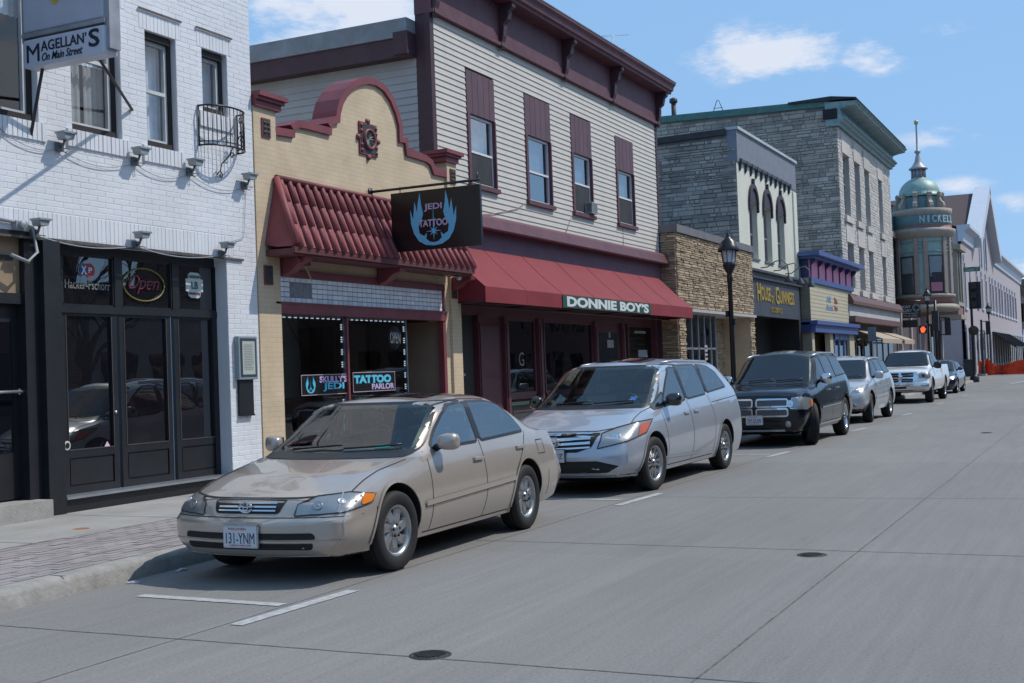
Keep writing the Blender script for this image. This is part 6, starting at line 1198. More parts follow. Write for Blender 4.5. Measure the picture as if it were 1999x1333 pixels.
# ================================================================== cars (built nose towards the camera end, local y=0 at the front bumper)
def lerpk(keys, t):
    if t <= keys[0][0]: return keys[0][1:]
    for a, b in zip(keys, keys[1:]):
        if t <= b[0]:
            f = (t-a[0])/(b[0]-a[0]); return [p+(q-p)*f for p, q in zip(a[1:], b[1:])]
    return keys[-1][1:]
class Car:
    def __init__(s, spec):
        s.sp = spec; L_ = spec['L']; n = int(L_/(.03 if spec.get('cut') else .045)); ys = [L_*i/n for i in range(n+1)]
        raw = [list(lerpk(spec['keys'], y)) for y in ys]
        for _ in range(spec.get('smooth', 3)):
            raw = [raw[0]]+[[(a+2*b+c)/4 for a, b, c in zip(raw[i-1], raw[i], raw[i+1])] for i in range(1, len(raw)-1)]+[raw[-1]]
        nose, tail = spec['nose'], spec['tail']; bow, rbow = spec['bow'], spec.get('rbow', .12)
        def sect(p):
            zl, wl, zm, wm, zb, wb, zt, wt, top = p; P = [(0, zl), (wl*.5, zl), (wl-.05, zl+.003), (wl-.01, zl+.02), (wl, zl+.05)]
            for i in range(1, 6): t = i/5; P.append((wm-(wm-wl)*(1-t)**2, zl+.05+(zm-zl-.05)*t))
            for i in range(1, 7): t = i/6; P.append((wm-(wm-wb)*t**2.2, zm+(zb-zm)*t))
            A_, B_, C_ = Vector((wb, zb)), Vector((wt, zt)), Vector((0, top)); a = .22; ra = A_.lerp(B_, 1-a); k = min(.42, .2/max(wt, .1)); cz = lambda x: zt+(top-zt)*(1-(x/wt)**2)
            rb = Vector((wt*(1-k), cz(wt*(1-k))))
            for i in range(1, 11): q = A_.lerp(ra, i/10); P.append((q.x, q.y))
            for i in range(1, 6): t = i/5; q = ra*(1-t)**2+B_*2*t*(1-t)+rb*t*t; P.append((q.x, q.y))
            for i in range(1, 7): x = rb.x*(1-i/6); P.append((x, cz(x)))
            return P
        K = None; verts = []
        def place(x, y, z, y0):
            f = max(0, 1-y/1.1)**2; g = max(0, 1-(L_-y)/1.0)**2; W = spec['W']/2
            return (x, y+f*(bow*(abs(x)/W)**2.6+lerpk(nose, z)[0])-g*(rbow*(abs(x)/W)**2.6+lerpk(tail, z)[0]), z)
        rows = []
        P0 = sect(raw[0]); zc = spec.get('zc', .48)
        for r in (0.02, .25, .5, .75, .9, .97): rows.append([(x*r, zc+(z-zc)*r, -.0) for x, z in P0])
        rr = .035
        for i, y in enumerate(ys):
            P = sect(raw[i]); rows.append([(x, z, y+ (rr if i == 0 else (-rr if i == n else 0))) for x, z in P])
        P1 = sect(raw[-1]); zc2 = .6
        for r in (.97, .9, .75, .5, .25, .02): rows.append([(x*r, zc2+(z-zc2)*r, L_) for x, z in P1])
        K = len(rows[0]); V = []; F = []
        for row in rows:
            full = row+[(-x, z, y) for x, z, y in row[-2:0:-1]]
            V += [place(x, y, z, y) for x, z, y in full]
        m_ = 2*K-2
        for i in range(len(rows)-1):
            for k in range(m_): F.append((i*m_+k, i*m_+(k+1) % m_, (i+1)*m_+(k+1) % m_, (i+1)*m_+k))
        F.append(tuple(range(m_))); F.append(tuple((len(rows)-1)*m_+k for k in range(m_))[::-1])
        bm = bmesh.new(); vv = [bm.verts.new(v) for v in V]
        for f in F:
            try: bm.faces.new([vv[i] for i in f])
            except ValueError: pass
        bmesh.ops.remove_doubles(bm, verts=bm.verts, dist=.0004); bmesh.ops.recalc_face_normals(bm, faces=bm.faces)
        for f in bm.faces: f.smooth = True
        s.bm = bm; s.bvh = BVHTree.FromBMesh(bm)
    def hit(s, o, d):
        h = s.bvh.ray_cast(Vector(o), Vector(d).normalized()); return (h[0], h[1]) if h[0] is not None else (None, None)
    def project(s, pts, view, off=.006, grid=.05, thick=0):
        """drape a flat outline onto the body. view: 'R'/'L' pts=(y,z); 'F' pts=(x,z); or (angle) diagonal: pts=(u,z)"""
        if view == 'R': o, u, d = Vector((3, 0, 0)), Vector((0, 1, 0)), Vector((-1, 0, 0))
        elif view == 'L': o, u, d = Vector((-3, 0, 0)), Vector((0, 1, 0)), Vector((1, 0, 0))
        elif view == 'F': o, u, d = Vector((0, -3, 0)), Vector((1, 0, 0)), Vector((0, 1, 0))
        elif view == 'B': o, u, d = Vector((0, 9, 0)), Vector((1, 0, 0)), Vector((0, -1, 0))
        elif view == 'T': o, u, d = Vector((0, 0, 5)), Vector((1, 0, 0)), Vector((0, 0, -1))
        else:
            g = rad(view); d = Vector((-math.sin(g), math.cos(g), 0)); u = Vector((math.cos(g), math.sin(g), 0)); o = -d*6
        w = Vector((0, 0, 1)) if view != 'T' else Vector((0, 1, 0)); bm = bmesh.new()
        f = bm.faces.new([bm.verts.new((p[0], 0, p[1])) for p in pts]); xs = [p[0] for p in pts]; zs = [p[1] for p in pts]
        for a0, a1, n_ in ((min(xs), max(xs), (1, 0, 0)), (min(zs), max(zs), (0, 0, 1))):
            k = a0+grid
            while k < a1-1e-4:
                bmesh.ops.bisect_plane(bm, geom=bm.verts[:]+bm.edges[:]+bm.faces[:], plane_co=Vector(n_)*k, plane_no=n_); k += grid
        bmesh.ops.triangulate(bm, faces=[f for f in bm.faces if len(f.verts) > 4])
        ok = {}; last = None
        for v in bm.verts:
            h, nn = s.hit(o+u*v.co.x+w*v.co.z, d)
            if h is None: ok[v] = None; continue
            ok[v] = h+nn*off
        dead = [v for v in bm.verts if ok[v] is None]
        for v in bm.verts:
            if ok[v] is not None: v.co = ok[v]
        if dead: bmesh.ops.delete(bm, geom=dead, context='VERTS')
        bm.verts.ensure_lookup_table(); bm.verts.index_update(); mb = MB(); mb.add([v.co.copy() for v in bm.verts], [[v.index for v in f.verts] for f in bm.faces], 0, True); bm.free(); return mb
    def line(s, pts, w, view, off=.004, closed=False, grid=.06):
        mb = MB(); P = [Vector(p) for p in pts]
        if closed: P.append(P[0])
        Q = []
        for a, b in zip(P, P[1:]):
            n = max(1, int((b-a).length/grid)); Q += [a.lerp(b, i/n) for i in range(n)]
        Q.append(P[-1]); out = []
        if view == 'R': o, u, d = Vector((3, 0, 0)), Vector((0, 1, 0)), Vector((-1, 0, 0))
        elif view == 'L': o, u, d = Vector((-3, 0, 0)), Vector((0, 1, 0)), Vector((1, 0, 0))
        elif view == 'F': o, u, d = Vector((0, -3, 0)), Vector((1, 0, 0)), Vector((0, 1, 0))
        elif view == 'T': o, u, d = Vector((0, 0, 5)), Vector((1, 0, 0)), Vector((0, 0, -1))
        elif view == 'B': o, u, d = Vector((0, 9, 0)), Vector((1, 0, 0)), Vector((0, -1, 0))
        else:
            g = rad(view); d = Vector((-math.sin(g), math.cos(g), 0)); u = Vector((math.cos(g), math.sin(g), 0)); o = -d*6
        ww = Vector((0, 0, 1)) if view != 'T' else Vector((0, 1, 0)); prev = None
        for i, q in enumerate(Q):
            a = Q[max(i-1, 0)]; b = Q[min(i+1, len(Q)-1)]; t = (b-a).normalized(); n_ = Vector((-t.y, t.x))*w/2; cur = []
            for e in (n_, -n_):
                h, nn = s.hit(o+u*(q.x+e.x)+ww*(q.y+e.y), d)
                cur.append(None if h is None else h+nn*off)
            if prev and all(c is not None for c in cur) and all(c is not None for c in prev) and (prev[0]-cur[0]).length < .35: mb.add([prev[0], cur[0], cur[1], prev[1]], [(0, 1, 2, 3)], 0, True)
            prev = cur
        return mb
CGS = glassmat('car_side_glass', (.42, .5, .5), ior=4.0); CWS = glassmat('car_windscreen', (.70, .78, .74), ior=1.75)
def rounded(pts, r=.04, n=4):
    out = []; k = len(pts)
    for i in range(k):
        p = Vector(pts[i]); a = Vector(pts[i-1]); b = Vector(pts[(i+1) % k]); ra = min(r, (a-p).length*.45); rb = min(r, (b-p).length*.45); A_ = p+(a-p).normalized()*ra; B_ = p+(b-p).normalized()*rb
        for j in range(n+1): t = j/n; q = A_*(1-t)**2+p*2*t*(1-t)+B_*t*t; out.append((q.x, q.y))
    return out
def paint(name, col, metal=.55, rough=.32): return mat(name, col, rough+.02, metal*.7, var=.03, coat=1.0, flake=0)
trimb = mat('black_car_trim', (.012, .012, .013), .45, var=0); lens = glassmat('headlight_lens', (.9, .92, .95), 1.5); refl = mat('headlight_reflector', (.33, .34, .34), .33, .7, var=.1); amber = mat('amber_lens', (.75, .20, .01), .25, var=0); redl = mat('red_lens', (.35, .01, .01), .25, var=0)
rimm = mat('alloy_rim', (.38, .39, .40), .3, .8, var=.05); seam = mat('panel_gap', (.012, .012, .012), .8, var=0); well = mat('wheel_well_black', (.006, .006, .006), .95, var=0)
platem = mat('licence_plate_white', (.55, .57, .6), .5, var=0); plk = mat('plate_navy_ink', (.02, .03, .06), .5, var=0); plr = mat('plate_red_ink', (.45, .03, .04), .5, var=0)
def wheel(par, x, y, r, w, side, spokes, steer=0, style='twist', rimr=.66, rm=None, name='wheel'):
    M_ = Matrix.Translation((x, y, r)) @ Matrix.Rotation(steer, 4, 'Z'); S_ = 1 if side > 0 else -1
    def fin(nm, mb, mt, p):
        mb.v = [tuple(M_ @ Vector((v[0]*S_, v[1], v[2]))) for v in mb.v]; return mk(nm, mb, mt, p)
    tw = MB(); h = w/2; tw.lathe((0, 0, 0), [(r*rimr, -h*.9), (r*.9, -h), (r*.975, -h*.85), (r, -h*.6), (r, h*.6), (r*.975, h*.88), (r*.9, h*1.0), (r*.80, h*1.02), (r*rimr+.005, h*.9), (r*rimr-.01, h*.75), (r*rimr-.02, -h*.9)], 48, axis='x')
    for gg in (-.35, 0, .35): tw.lathe((0, 0, 0), [(r+.001, h*gg-.012), (r+.0015, h*gg+.012)], 48, axis='x', mi=1)
    tyre = fin(name, tw, [rubber, well], par); rr = r*rimr; rb = MB(); fx = h*.80
    rb.lathe((0, 0, 0), [(rr+.004, fx+.008), (rr-.012, fx+.006), (rr-.03, fx-.02), (rr-.035, fx-.09)], 40, axis='x')
    n = spokes
    for k in range(n):
        a = 2*math.pi*k/n; da = math.pi/n*(.52 if style != 'pair' else .26); tws = {'twist': .35, 'flat': 0, 'pair': 0}[style]
        for sub in ((0,) if style != 'pair' else (-.42*math.pi/n, .42*math.pi/n)):
            vs = []
            for f in (0, .33, .66, 1):
                rad_ = rr*(.13+.83*f); ang = a+sub*(.6+.5*f)+tws*f; ww = (.040+.014*f if style != 'pair' else .014+.006*f)*(r/.33); x_ = fx-.008-.012*math.sin(math.pi*f)-.004
                c_, s_ = math.cos(ang), math.sin(ang)
                for e, dx in ((-1, -.025), (-.7, 0), (.7, 0), (1, -.025)): vs.append((x_+dx, rad_*c_-e*ww*s_, rad_*s_+e*ww*c_))
            rb.add(vs, [(i*4+j, i*4+j+1, (i+1)*4+j+1, (i+1)*4+j) for i in range(3) for j in range(3)], 0, False)
    rb.lathe((0, 0, 0), [(.001, fx+.008), (rr*.12, fx+.006), (rr*.24, fx-.006), (rr*.27, fx-.03)], 20, axis='x')
    fin('rim', rb, rm or rimm, tyre); nb = MB()
    for k in range(5): a = 2*math.pi*k/5+.3; nb.lathe((fx-.004, rr*.23*math.cos(a), rr*.23*math.sin(a)), [(.012, -.004), (.012, .006), (.001, .006)], 8, axis='x')
    nb.lathe((0, 0, 0), [(.001, fx-.085), (rr-.03, fx-.085)], 24, axis='x', mi=0); fin('hub', nb, well, tyre)
def cabin(root, sp):
    zf, y0, n, hw = sp['cut']; im = mat('grey_cabin_trim', (.10, .10, .10), .8, var=.1); sm_ = mat('grey_seat_cloth', sp.get('seatc', (.16, .15, .14)), .9, var=.15)
    mb = MB(); mb.box(-hw, hw, y0, sp['L']-.9, zf-.1, zf); mb.box(-hw+.05, hw-.05, y0, y0+.42, zf, zf+.5); mk('dashboard', mb, mat('dark_dashboard', (.035, .035, .037), .7, var=.1), root, bevel=.02)
    mb = MB(); cx, cy, cz = .36, y0+.55, zf+.48; T_ = Matrix.Translation((cx, cy, cz)) @ Matrix.Rotation(rad(-65), 4, 'X'); mb.tube([T_ @ Vector((.18*math.cos(a*.314), .18*math.sin(a*.314), 0)) for a in range(21)], .014, 6); mb.tube([T_ @ Vector((-.18, 0, 0)), T_ @ Vector((.18, 0, 0))], .02, 6); mb.tube([T_ @ Vector((0, 0, 0)), (cx, cy-.25, cz-.1)], .03, 6); mk('steering_wheel', mb, trimb, root)
    for r in range(n):
        ys_ = y0+.85+r*.92
        for x in (-.37, .37):
            M_ = Matrix.Translation((x, ys_+.35, zf+.12)) @ Matrix.Rotation(rad(-16), 4, 'X'); mb = MB(); mb.box(-.24, .24, -.07, .07, 0, .50, M=M_); mb.box(-.24, .24, ys_-.15-ys_-.35, .0, -.12, .06, M=Matrix.Translation((x, ys_+.35, zf+.14))); st_ = mk('seat', mb, sm_, root, bevel=.045)
            mb = MB(); mb.box(-.12, .12, -.04, .05, .53, .68, M=M_); mk('headrest', mb, sm_, st_, bevel=.035)
    mb = MB(); zr = sp['screen'][2][1]-.08; mb.box(-.12, .12, sp['mirror'][0]+.28, sp['mirror'][0]+.31, zr-.05, zr+.02); mk('rear_view_mirror', mb, trimb, root, bevel=.01)
def build(spec):
    c = Car(spec); root = thing('parked_car' if not spec.get('truck') else 'pickup_truck', spec['label'], spec['cat'], (0, 0, 0), 'vehicles parked along the kerb')
    pm_ = spec['paint']; body = MB(); c.bm.verts.ensure_lookup_table(); c.bm.verts.index_update(); body.add([v.co.copy() for v in c.bm.verts], [[v.index for v in f.verts] for f in c.bm.faces], 0, True)
    bo = mk('body', body, [pm_, well], root); r = spec['r']; W = spec['W']/2; fy, ry = spec['fy'], spec['ry']
    cm = MB()
    for y in (fy, ry):
        for s_ in (-1, 1):
            R_ = r+spec.get('gap', .05); n = 40; n0 = len(cm.v); cm.lathe((s_*(W-.14), y, r+spec.get('archup', .02)), [(.001, -.2), (R_, -.2), (R_, .3), (.001, .3)], n, axis='x', mi=1, smooth=True)
    cut = mk('cutter', cm, [pm_, well]); bm = bmesh.new(); bm.from_mesh(cut.data); bmesh.ops.remove_doubles(bm, verts=bm.verts, dist=.002); bmesh.ops.recalc_face_normals(bm, faces=bm.faces); bm.to_mesh(cut.data); bm.free()
    md = bo.modifiers.new('b', 'BOOLEAN'); md.operation = 'DIFFERENCE'; md.object = cut; md.solver = 'EXACT'; md.material_mode = 'TRANSFER'
    bpy.context.view_layer.update(); dg = bpy.context.evaluated_depsgraph_get(); me = bpy.data.meshes.new_from_object(bo.evaluated_get(dg)); bo.modifiers.clear(); bo.data = me
    me.polygons.foreach_set('use_smooth', [True]*len(me.polygons)); me.set_sharp_from_angle(angle=rad(38)) if hasattr(me, 'set_sharp_from_angle') else None
    bpy.data.objects.remove(cut)
    if spec.get('cut'):
        def inside(p, poly):
            k = False; j = len(poly)-1
            for i in range(len(poly)):
                (xi, yi), (xj, yj) = poly[i], poly[j]
                if (yi > p[1]) != (yj > p[1]) and p[0] < (xj-xi)*(p[1]-yi)/(yj-yi)+xi: k = not k
                j = i
            return k
        bm = bmesh.new(); bm.from_mesh(me); dead = []
        for f in bm.faces:
            q = f.calc_center_median()
            if q.z < .85: continue
            if abs(q.x) > .35 and abs(f.normal.x) > .45 and any(inside((q.y, q.z), w) for w in spec['side']): dead.append(f)
            elif q.y < 2.3 and f.normal.y < -.15 and inside((q.x, q.z), spec['screen']): dead.append(f)
            elif q.y > 2.8 and f.normal.y > .15 and inside((q.x, q.z), spec['rear']): dead.append(f)
        bmesh.ops.delete(bm, geom=dead, context='FACES'); bm.to_mesh(me); bm.free(); cabin(root, spec)
    # dark underside
    mb = MB(); mb.box(-W+.34, W-.34, .6, spec['L']-.7, spec['keys'][2][1]-.05, spec['keys'][2][1]+.1); mk('underbody', mb, well, root)
    g = spec['glass']; wgl = spec.get('wglass', CGW); sgl = CGL if not spec.get('cut') else CGS
    if spec.get('cut'): wgl = CWS
    def P(name, pts, view, mt, off=.006, grid=.06, par=None, rd=.03):
        return mk(name, c.project(rounded(pts, rd), view, off, grid), mt, par or root)
    def shrink(pts, k):
        cx = sum(p[0] for p in pts)/len(pts); cz = sum(p[1] for p in pts)/len(pts); return [(p[0]-(1 if p[0] > cx else -1)*k, p[1]-(1 if p[1] > cz else -1)*k) for p in pts]
    # windscreen
    ws = spec['screen']
    if spec.get('cut'):
        mk('windscreen_seal', c.line(rounded(ws, .05), .055, 'F', .005, True, .03), trimb, root); P('rear_window', spec['rear'], 'B', CGS, .008, .04, rd=.05); mk('rear_window_seal', c.line(rounded(spec['rear'], .05), .05, 'B', .005, True, .03), trimb, root)
    else: P('windscreen_seal', [(p[0]*1.03, p[1]+(.018 if p[1] > 1.15 else -.02)) for p in ws], 'F', trimb, .004, .03, rd=.06)
    sc = P('windscreen', ws, 'F', wgl, .008, .03, rd=.05)
    mb = MB(); zb = ws[0][1]
    for x0, x1 in spec.get('wipers', ((-.45, .05), (.1, .62))):
        pts = [(x0+(x1-x0)*i/5, zb+.02+.03*i/5) for i in range(6)]; L2 = []
        for q in pts:
            h, nn = c.hit((q[0], -3, q[1]), (0, 1, 0))
            if h: L2.append(h+nn*.03)
        if len(L2) > 1: mb.tube(L2, .009, 5)
    if mb.v: mk('wiper', mb, trimb, sc)
    for view in ('R', 'L'):
        for i, pts in enumerate(spec['side']):
            wd = P('side_window', pts, view, sgl, .008, .03, rd=.035)
        if spec.get('cut'):
            for pts in spec['side']: mk('window_seal', c.line(rounded(pts, .035), .05, view, .006, True, .03), trimb, root)
            for yy, za, zb2 in spec['pillars']: mk('door_pillar', c.line([(yy, za), (yy, zb2)], .10, view, .011, False, .05), trimb, root)
        else: mk('window_seal', c.project(rounded(spec['dlo'], .05), view, .004, .03), spec.get('dlomat', trimb), root)
        for ln in spec['seams']: mk('panel_gap', c.line(ln, .010, view, .002), seam, bo)
        if spec.get('strip'): mk('side_moulding', c.line(spec['strip'], spec.get('stripw', .05), view, .016), spec.get('stripm', pm_), root); mk('moulding_shadow', c.line([(p[0], p[1]-spec.get('stripw', .05)*.6) for p in spec['strip']], .01, view, .003), seam, bo)
        if spec.get('creases'):
            for ln in spec['creases']: mk('body_crease', c.line(ln, .02, view, .008), pm_, bo)
        for (y, z) in spec['handles']:
            s_ = 1 if view == 'R' else -1; h, nn = c.hit((3*s_, y, z), (-s_, 0, 0))
            if h:
                mb = MB(); mb.box(h.x-.005, h.x+s_*.028, y-.095, y+.095, z-.016, z+.016); hh = mk('door_handle', mb, spec.get('handlem', pm_), root, bevel=.008); mb = MB(); mb.box(h.x, h.x+s_*.004, y-.07, y+.05, z-.035, z-.017); mk('handle_recess', mb, seam, hh)
        # arch lips
        for y in (fy, ry):
            R_ = r+spec.get('gap', .05)+.012; zc = r+spec.get('archup', .02); arcp = [(y+R_*math.cos(a), zc+R_*math.sin(a)) for a in [rad(-12+204*i/26) for i in range(27)]]
            mk('arch_lip', c.line(arcp, .026, view, spec.get('lip', .010)), spec.get('lipm', pm_), bo)
        if spec.get('rocker'): mk('rocker_trim', c.line(spec['rocker'][0], spec['rocker'][1], view, .012), spec['rockerm'], root)
        # mirror
        my, mz = spec['mirror']; s_ = 1 if view == 'R' else -1; h, nn = c.hit((3*s_, my, mz), (-s_, 0, 0)); hx = (abs(h.x) if h else W)
        ml = spec.get('mlen', .2); mh = spec.get('mh', .075); mb = MB(); vs = []; 
        prf = [(0, .55), (.12, .85), (.4, 1), (.75, 1), (.92, .85), (1, .5)]
        for t, k in prf:
            for j in range(12):
                a = 2*math.pi*j/12; ca, sa = math.cos(a), math.sin(a); ca = math.copysign(abs(ca)**.7, ca); sa = math.copysign(abs(sa)**.7, sa)
                vs.append((s_*(hx+.04+ml*t), my+.07*k*ca-.01+.04*t, mz+.07+mh*k*sa))
        mb.add(vs, [(i*12+j, i*12+(j+1) % 12, (i+1)*12+(j+1) % 12, (i+1)*12+j) for i in range(5) for j in range(12)]+[tuple(range(12)), tuple(range(60, 72))[::-1]], 0, True); mi_ = mk('wing_mirror', mb, spec.get('mirrorm', pm_), root)
        mb = MB(); mb.tube([(s_*(hx-.02), my, mz+.01), (s_*(hx+.07), my+.01, mz+.045)], [.035, .028], 8); mk('mirror_stalk', mb, trimb, mi_)
        mb = MB(); mb.box(s_*(hx+.07), s_*(hx+.02+ml), my+.075, my+.095, mz+.02, mz+.125); mk('mirror_glass', mb, CGL, mi_)
    for (nm, pts, view, mt, off) in spec['panels']:
        k = P(nm, pts, view, mt, off, .035, rd=.025 if nm != 'number_plate' else .005)
        if nm == 'headlight': pass
        if isinstance(view, (int, float)) or nm in ('headlight', 'amber_lens', 'tail_light'):
            mv = -view if isinstance(view, (int, float)) else {'R': 'L', 'L': 'R'}.get(view, view); mp_ = [(-p[0], p[1]) if (isinstance(view, (int, float)) or view == 'F') else p for p in pts][::-1]
            P(nm, mp_, mv, mt, off, .035, rd=.025)
    for (nm, ln, w, view, mt, off, cl) in spec.get('lines', []): mk(nm, c.line(ln, w, view, off, cl, .04), mt, root)
    # headlight bulbs: round reflectors under the lens
    for (x, z, rr, mt) in spec.get('bulbs', []):
        for s_ in (-1, 1):
            h, nn = c.hit((x*s_, -3, z), (0, 1, 0))
            if h: mb = MB(); q = nn.to_track_quat('Z', 'Y').to_matrix().to_4x4(); T_ = Matrix.Translation(h+nn*.009) @ q; o = MB(); o.lathe((0, 0, 0), [(.001, .006), (rr*.3, .004), (rr*.5, -.002), (rr*.9, .003), (rr, .004), (rr*1.05, -.003)], 18); o.v = [tuple(T_ @ Vector(v)) for v in o.v]; mk('headlight_bowl', o, mt, root)
    # plate
    if spec.get('plate'):
        s_, z, x = spec['plate']; h, nn = c.hit((x, -3, z), (0, 1, 0)); y = h.y-.03; mb = MB(); mb.box(x-.155, x+.155, y, y+.025, z-.078, z+.078); pl = mk('licence_plate', mb, platem, root); 
        text(s_, (x, y, z-.012), .27, .085, *FR, plk, pl, depth=.002, bold=0); text('WISCONSIN', (x-.03, y, z+.06), .17, .018, *FR, plr, pl, depth=.002); text('AMERICA’S DAIRYLAND', (x, y, z-.067), .2, .010, *FR, plr, pl, depth=.002)
        mb = MB(); mb.box(x-.165, x+.165, y+.005, y+.022, z-.088, z-.079); mb.box(x-.165, x-.156, y+.005, y+.022, z-.088, z+.088); mb.box(x+.156, x+.165, y+.005, y+.022, z-.088, z+.088); mb.box(x-.165, x+.165, y+.005, y+.022, z+.079, z+.088); mk('plate_frame', mb, trimb if spec.get('plateframe') else alu, pl)
    if spec.get('extra'): spec['extra'](c, root, spec)
    st = spec.get('steer', 0); sp_n, sty, rr_ = spec.get('spokes', (7, 'twist', .66)); tw = spec.get('tw', .21)
    for s_ in (-1, 1):
        wheel(root, s_*(W-.02-tw/2), fy, r, tw, s_, sp_n, st, sty, rr_, spec.get('rimm')); wheel(root, s_*(W-.02-tw/2), ry, r, tw, s_, sp_n, 0, sty, rr_, spec.get('rimm'))
    # place: stretch slightly along the street to the surveyed wheelbase, then move
    fyw, ryw, xr = spec['place']; k = (ryw-fyw)/(ry-fy); root.scale = (1, k, spec.get('sz', 1)); root.location = (xr-W+.03, fyw-fy*k, .003)
    root.rotation_euler.z = spec.get('rz', 0)
    c.bm.free(); return root
def P2(py, h=0): return py
# -------------------------------------------------------------- champagne saloon
cp = paint('champagne_paint', (.43, .375, .325), .55, .30)
def ex_saloon(c, root, sp):
    pm_ = sp['paint']
    mb = MB()                                              # grille bars + oval emblem
    for i, z in enumerate((.575, .602, .629)):
        o = c.line([(-.27, z), (.27, z)], .011, 'F', .014); mk('grille_bar', o, chrome, root)
    h, nn = c.hit((0, -3, .605), (0, 1, 0)); y = h.y-.03
    for (rx, rz, cx, cz) in ((.062, .042, 0, 0), (.022, .04, 0, 0), (.045, .018, 0, .018)): mb.tube([(cx+rx*math.cos(a*.3142), y, .604+cz+rz*math.sin(a*.3142)) for a in range(21)], .006, 5)
    mk('oval_emblem', mb, chrome, root)
    h, nn = c.hit((.3, 2.75, 5), (0, 0, -1)); mb = c.project(rounded([(-.4, 2.3), (.4, 2.3), (.4, 2.9), (-.4, 2.9)], .05), 'T', .008, .1); mk('sunroof', mb, CGL, root)
    for s_ in (-1, 1): mk('roof_gutter', c.line([(s_*.60, 2.0), (s_*.585, 2.6), (s_*.59, 3.2)], .014, 'T', .004), seam, root)
    a = c.project([(.38, .955), (.52, .955), (.52, .99), (.38, .99)], 'F', .012, .1); mk('windscreen_sticker', a, mat('teal_sticker', (.03, .22, .2), .5, var=0), root)
build(dict(label='champagne beige four door saloon car at the kerb, nearest to the camera', cat='car', L=4.79, W=1.78, paint=cp, pillars=[(2.64, .98, 1.325)], cut=(.45, 1.6, 2, .72), rear=[(-.58, 1.06), (.58, 1.06), (.50, 1.32), (-.50, 1.32)], seatc=(.24, .22, .20), r=.325, fy=.96, ry=3.63, steer=rad(-3), bow=.24, rbow=.14, rz=.022, place=(8.66, 11.27, -5.29), zc=.45,
    keys=[(0, .22, .70, .40, .80, .56, .79, .63, .66, .655), (.12, .20, .74, .42, .84, .62, .82, .68, .68, .70), (.6, .19, .80, .50, .875, .74, .82, .79, .66, .815), (1.40, .19, .82, .52, .89, .89, .82, .91, .70, .945), (2.08, .19, .82, .52, .89, .92, .815, 1.315, .66, 1.385), (2.65, .19, .82, .52, .89, .935, .815, 1.355, .66, 1.425), (3.32, .19, .82, .52, .89, .95, .81, 1.335, .65, 1.405), (3.62, .20, .81, .53, .885, .965, .80, 1.23, .66, 1.30), (4.16, .20, .81, .54, .88, .975, .79, .99, .68, 1.03), (4.55, .24, .80, .55, .86, .95, .78, .97, .66, 1.0), (4.79, .30, .76, .55, .82, .84, .74, .87, .6, .89)],
    nose=[(0, .12), (.22, .08), (.30, .01), (.42, 0), (.50, .0), (.53, .05), (.60, .08), (.68, .14)], tail=[(0, .1), (.3, .02), (.5, 0), (.6, .06), (.95, .14)],
    glass=None, screen=[(-.74, .925), (.74, .925), (.615, 1.325), (-.615, 1.325)],
    side=[[(1.72, .955), (2.59, .965), (2.59, 1.305), (2.32, 1.295), (2.10, 1.215), (1.90, 1.09)], [(2.69, .97), (3.70, 1.0), (3.60, 1.12), (3.36, 1.26), (3.16, 1.30), (2.69, 1.31)]],
    dlo=[(1.48, .935), (3.64, .975), (3.28, 1.245), (3.0, 1.325), (2.55, 1.345), (2.16, 1.31), (1.82, 1.15)],
    seams=[[(1.56, .93), (1.54, .6), (1.54, .26)], [(2.64, .97), (2.64, .5), (2.60, .25)], [(3.74, .98), (3.62, .85), (3.34, .62), (3.27, .4)], [(1.42, .25), (3.2, .25)], [(.62, .56), (.60, .35)], [(4.18, .56), (4.2, .3)], [(3.95, .88), (4.12, .88), (4.12, .74), (3.95, .74), (3.95, .88)]],
    strip=[(1.40, .50), (3.28, .55)], stripw=.045, handles=[(2.50, .80), (3.50, .84)], mirror=(1.78, .93), mlen=.17, mh=.075,
    panels=[('headlight', [(.42, .535), (.80, .555), (1.02, .60), (1.05, .665), (.85, .69), (.60, .672), (.45, .62)], 30, refl, .006), ('amber_lens', [(.93, .59), (1.02, .61), (1.045, .66), (.95, .675)], 30, amber, .012),
            ('grille', [(-.30, .555), (.30, .555), (.34, .655), (-.34, .655)], 'F', seam, .006), ('lower_intake', [(-.62, .36), (.62, .36), (.60, .41), (-.60, .41)], 'F', seam, .004), ('lower_intake', [(-.58, .28), (.58, .28), (.60, .33), (-.60, .33)], 'F', seam, .004), ('tail_light', [(4.62, .68), (4.75, .68), (4.75, .86), (4.60, .86)], 'R', redl, .006)],
    lines=[('bumper_seam', [(-.85, .525), (.85, .525)], .006, 'F', seam, .002, False), ('bonnet_gap', [(-.76, .68), (-.4, .665), (.4, .665), (.76, .68)], .010, 'F', seam, .003, False), ('bumper_crease', [(-.8, .345), (.8, .345)], .012, 'F', cp, .008, False)]+[('bonnet_gap', [(s_*.74, .45), (s_*.72, .9), (s_*.76, 1.3)], .01, 'T', seam, .003, False) for s_ in (-1, 1)]+[('headlight_rim', [(s_*a, b) for a, b in [(.42, .535), (.80, .555), (1.02, .60), (1.05, .665), (.85, .69), (.60, .672), (.45, .62)]], .006, 30*s_, seam, .009, True) for s_ in (-1, 1)]+[('headlight_divider', [(s_*.76, .555), (s_*.80, .69)], .012, 30*s_, cp, .012, False) for s_ in (-1, 1)],
    bulbs=[(.60, .61, .036, refl), (.74, .63, .03, mat('bright_bowl', (.6, .62, .65), .35, .3, var=0))], plate=('131-YNM', .385, 0), spokes=(7, 'twist', .64), gap=.045, extra=ex_saloon))
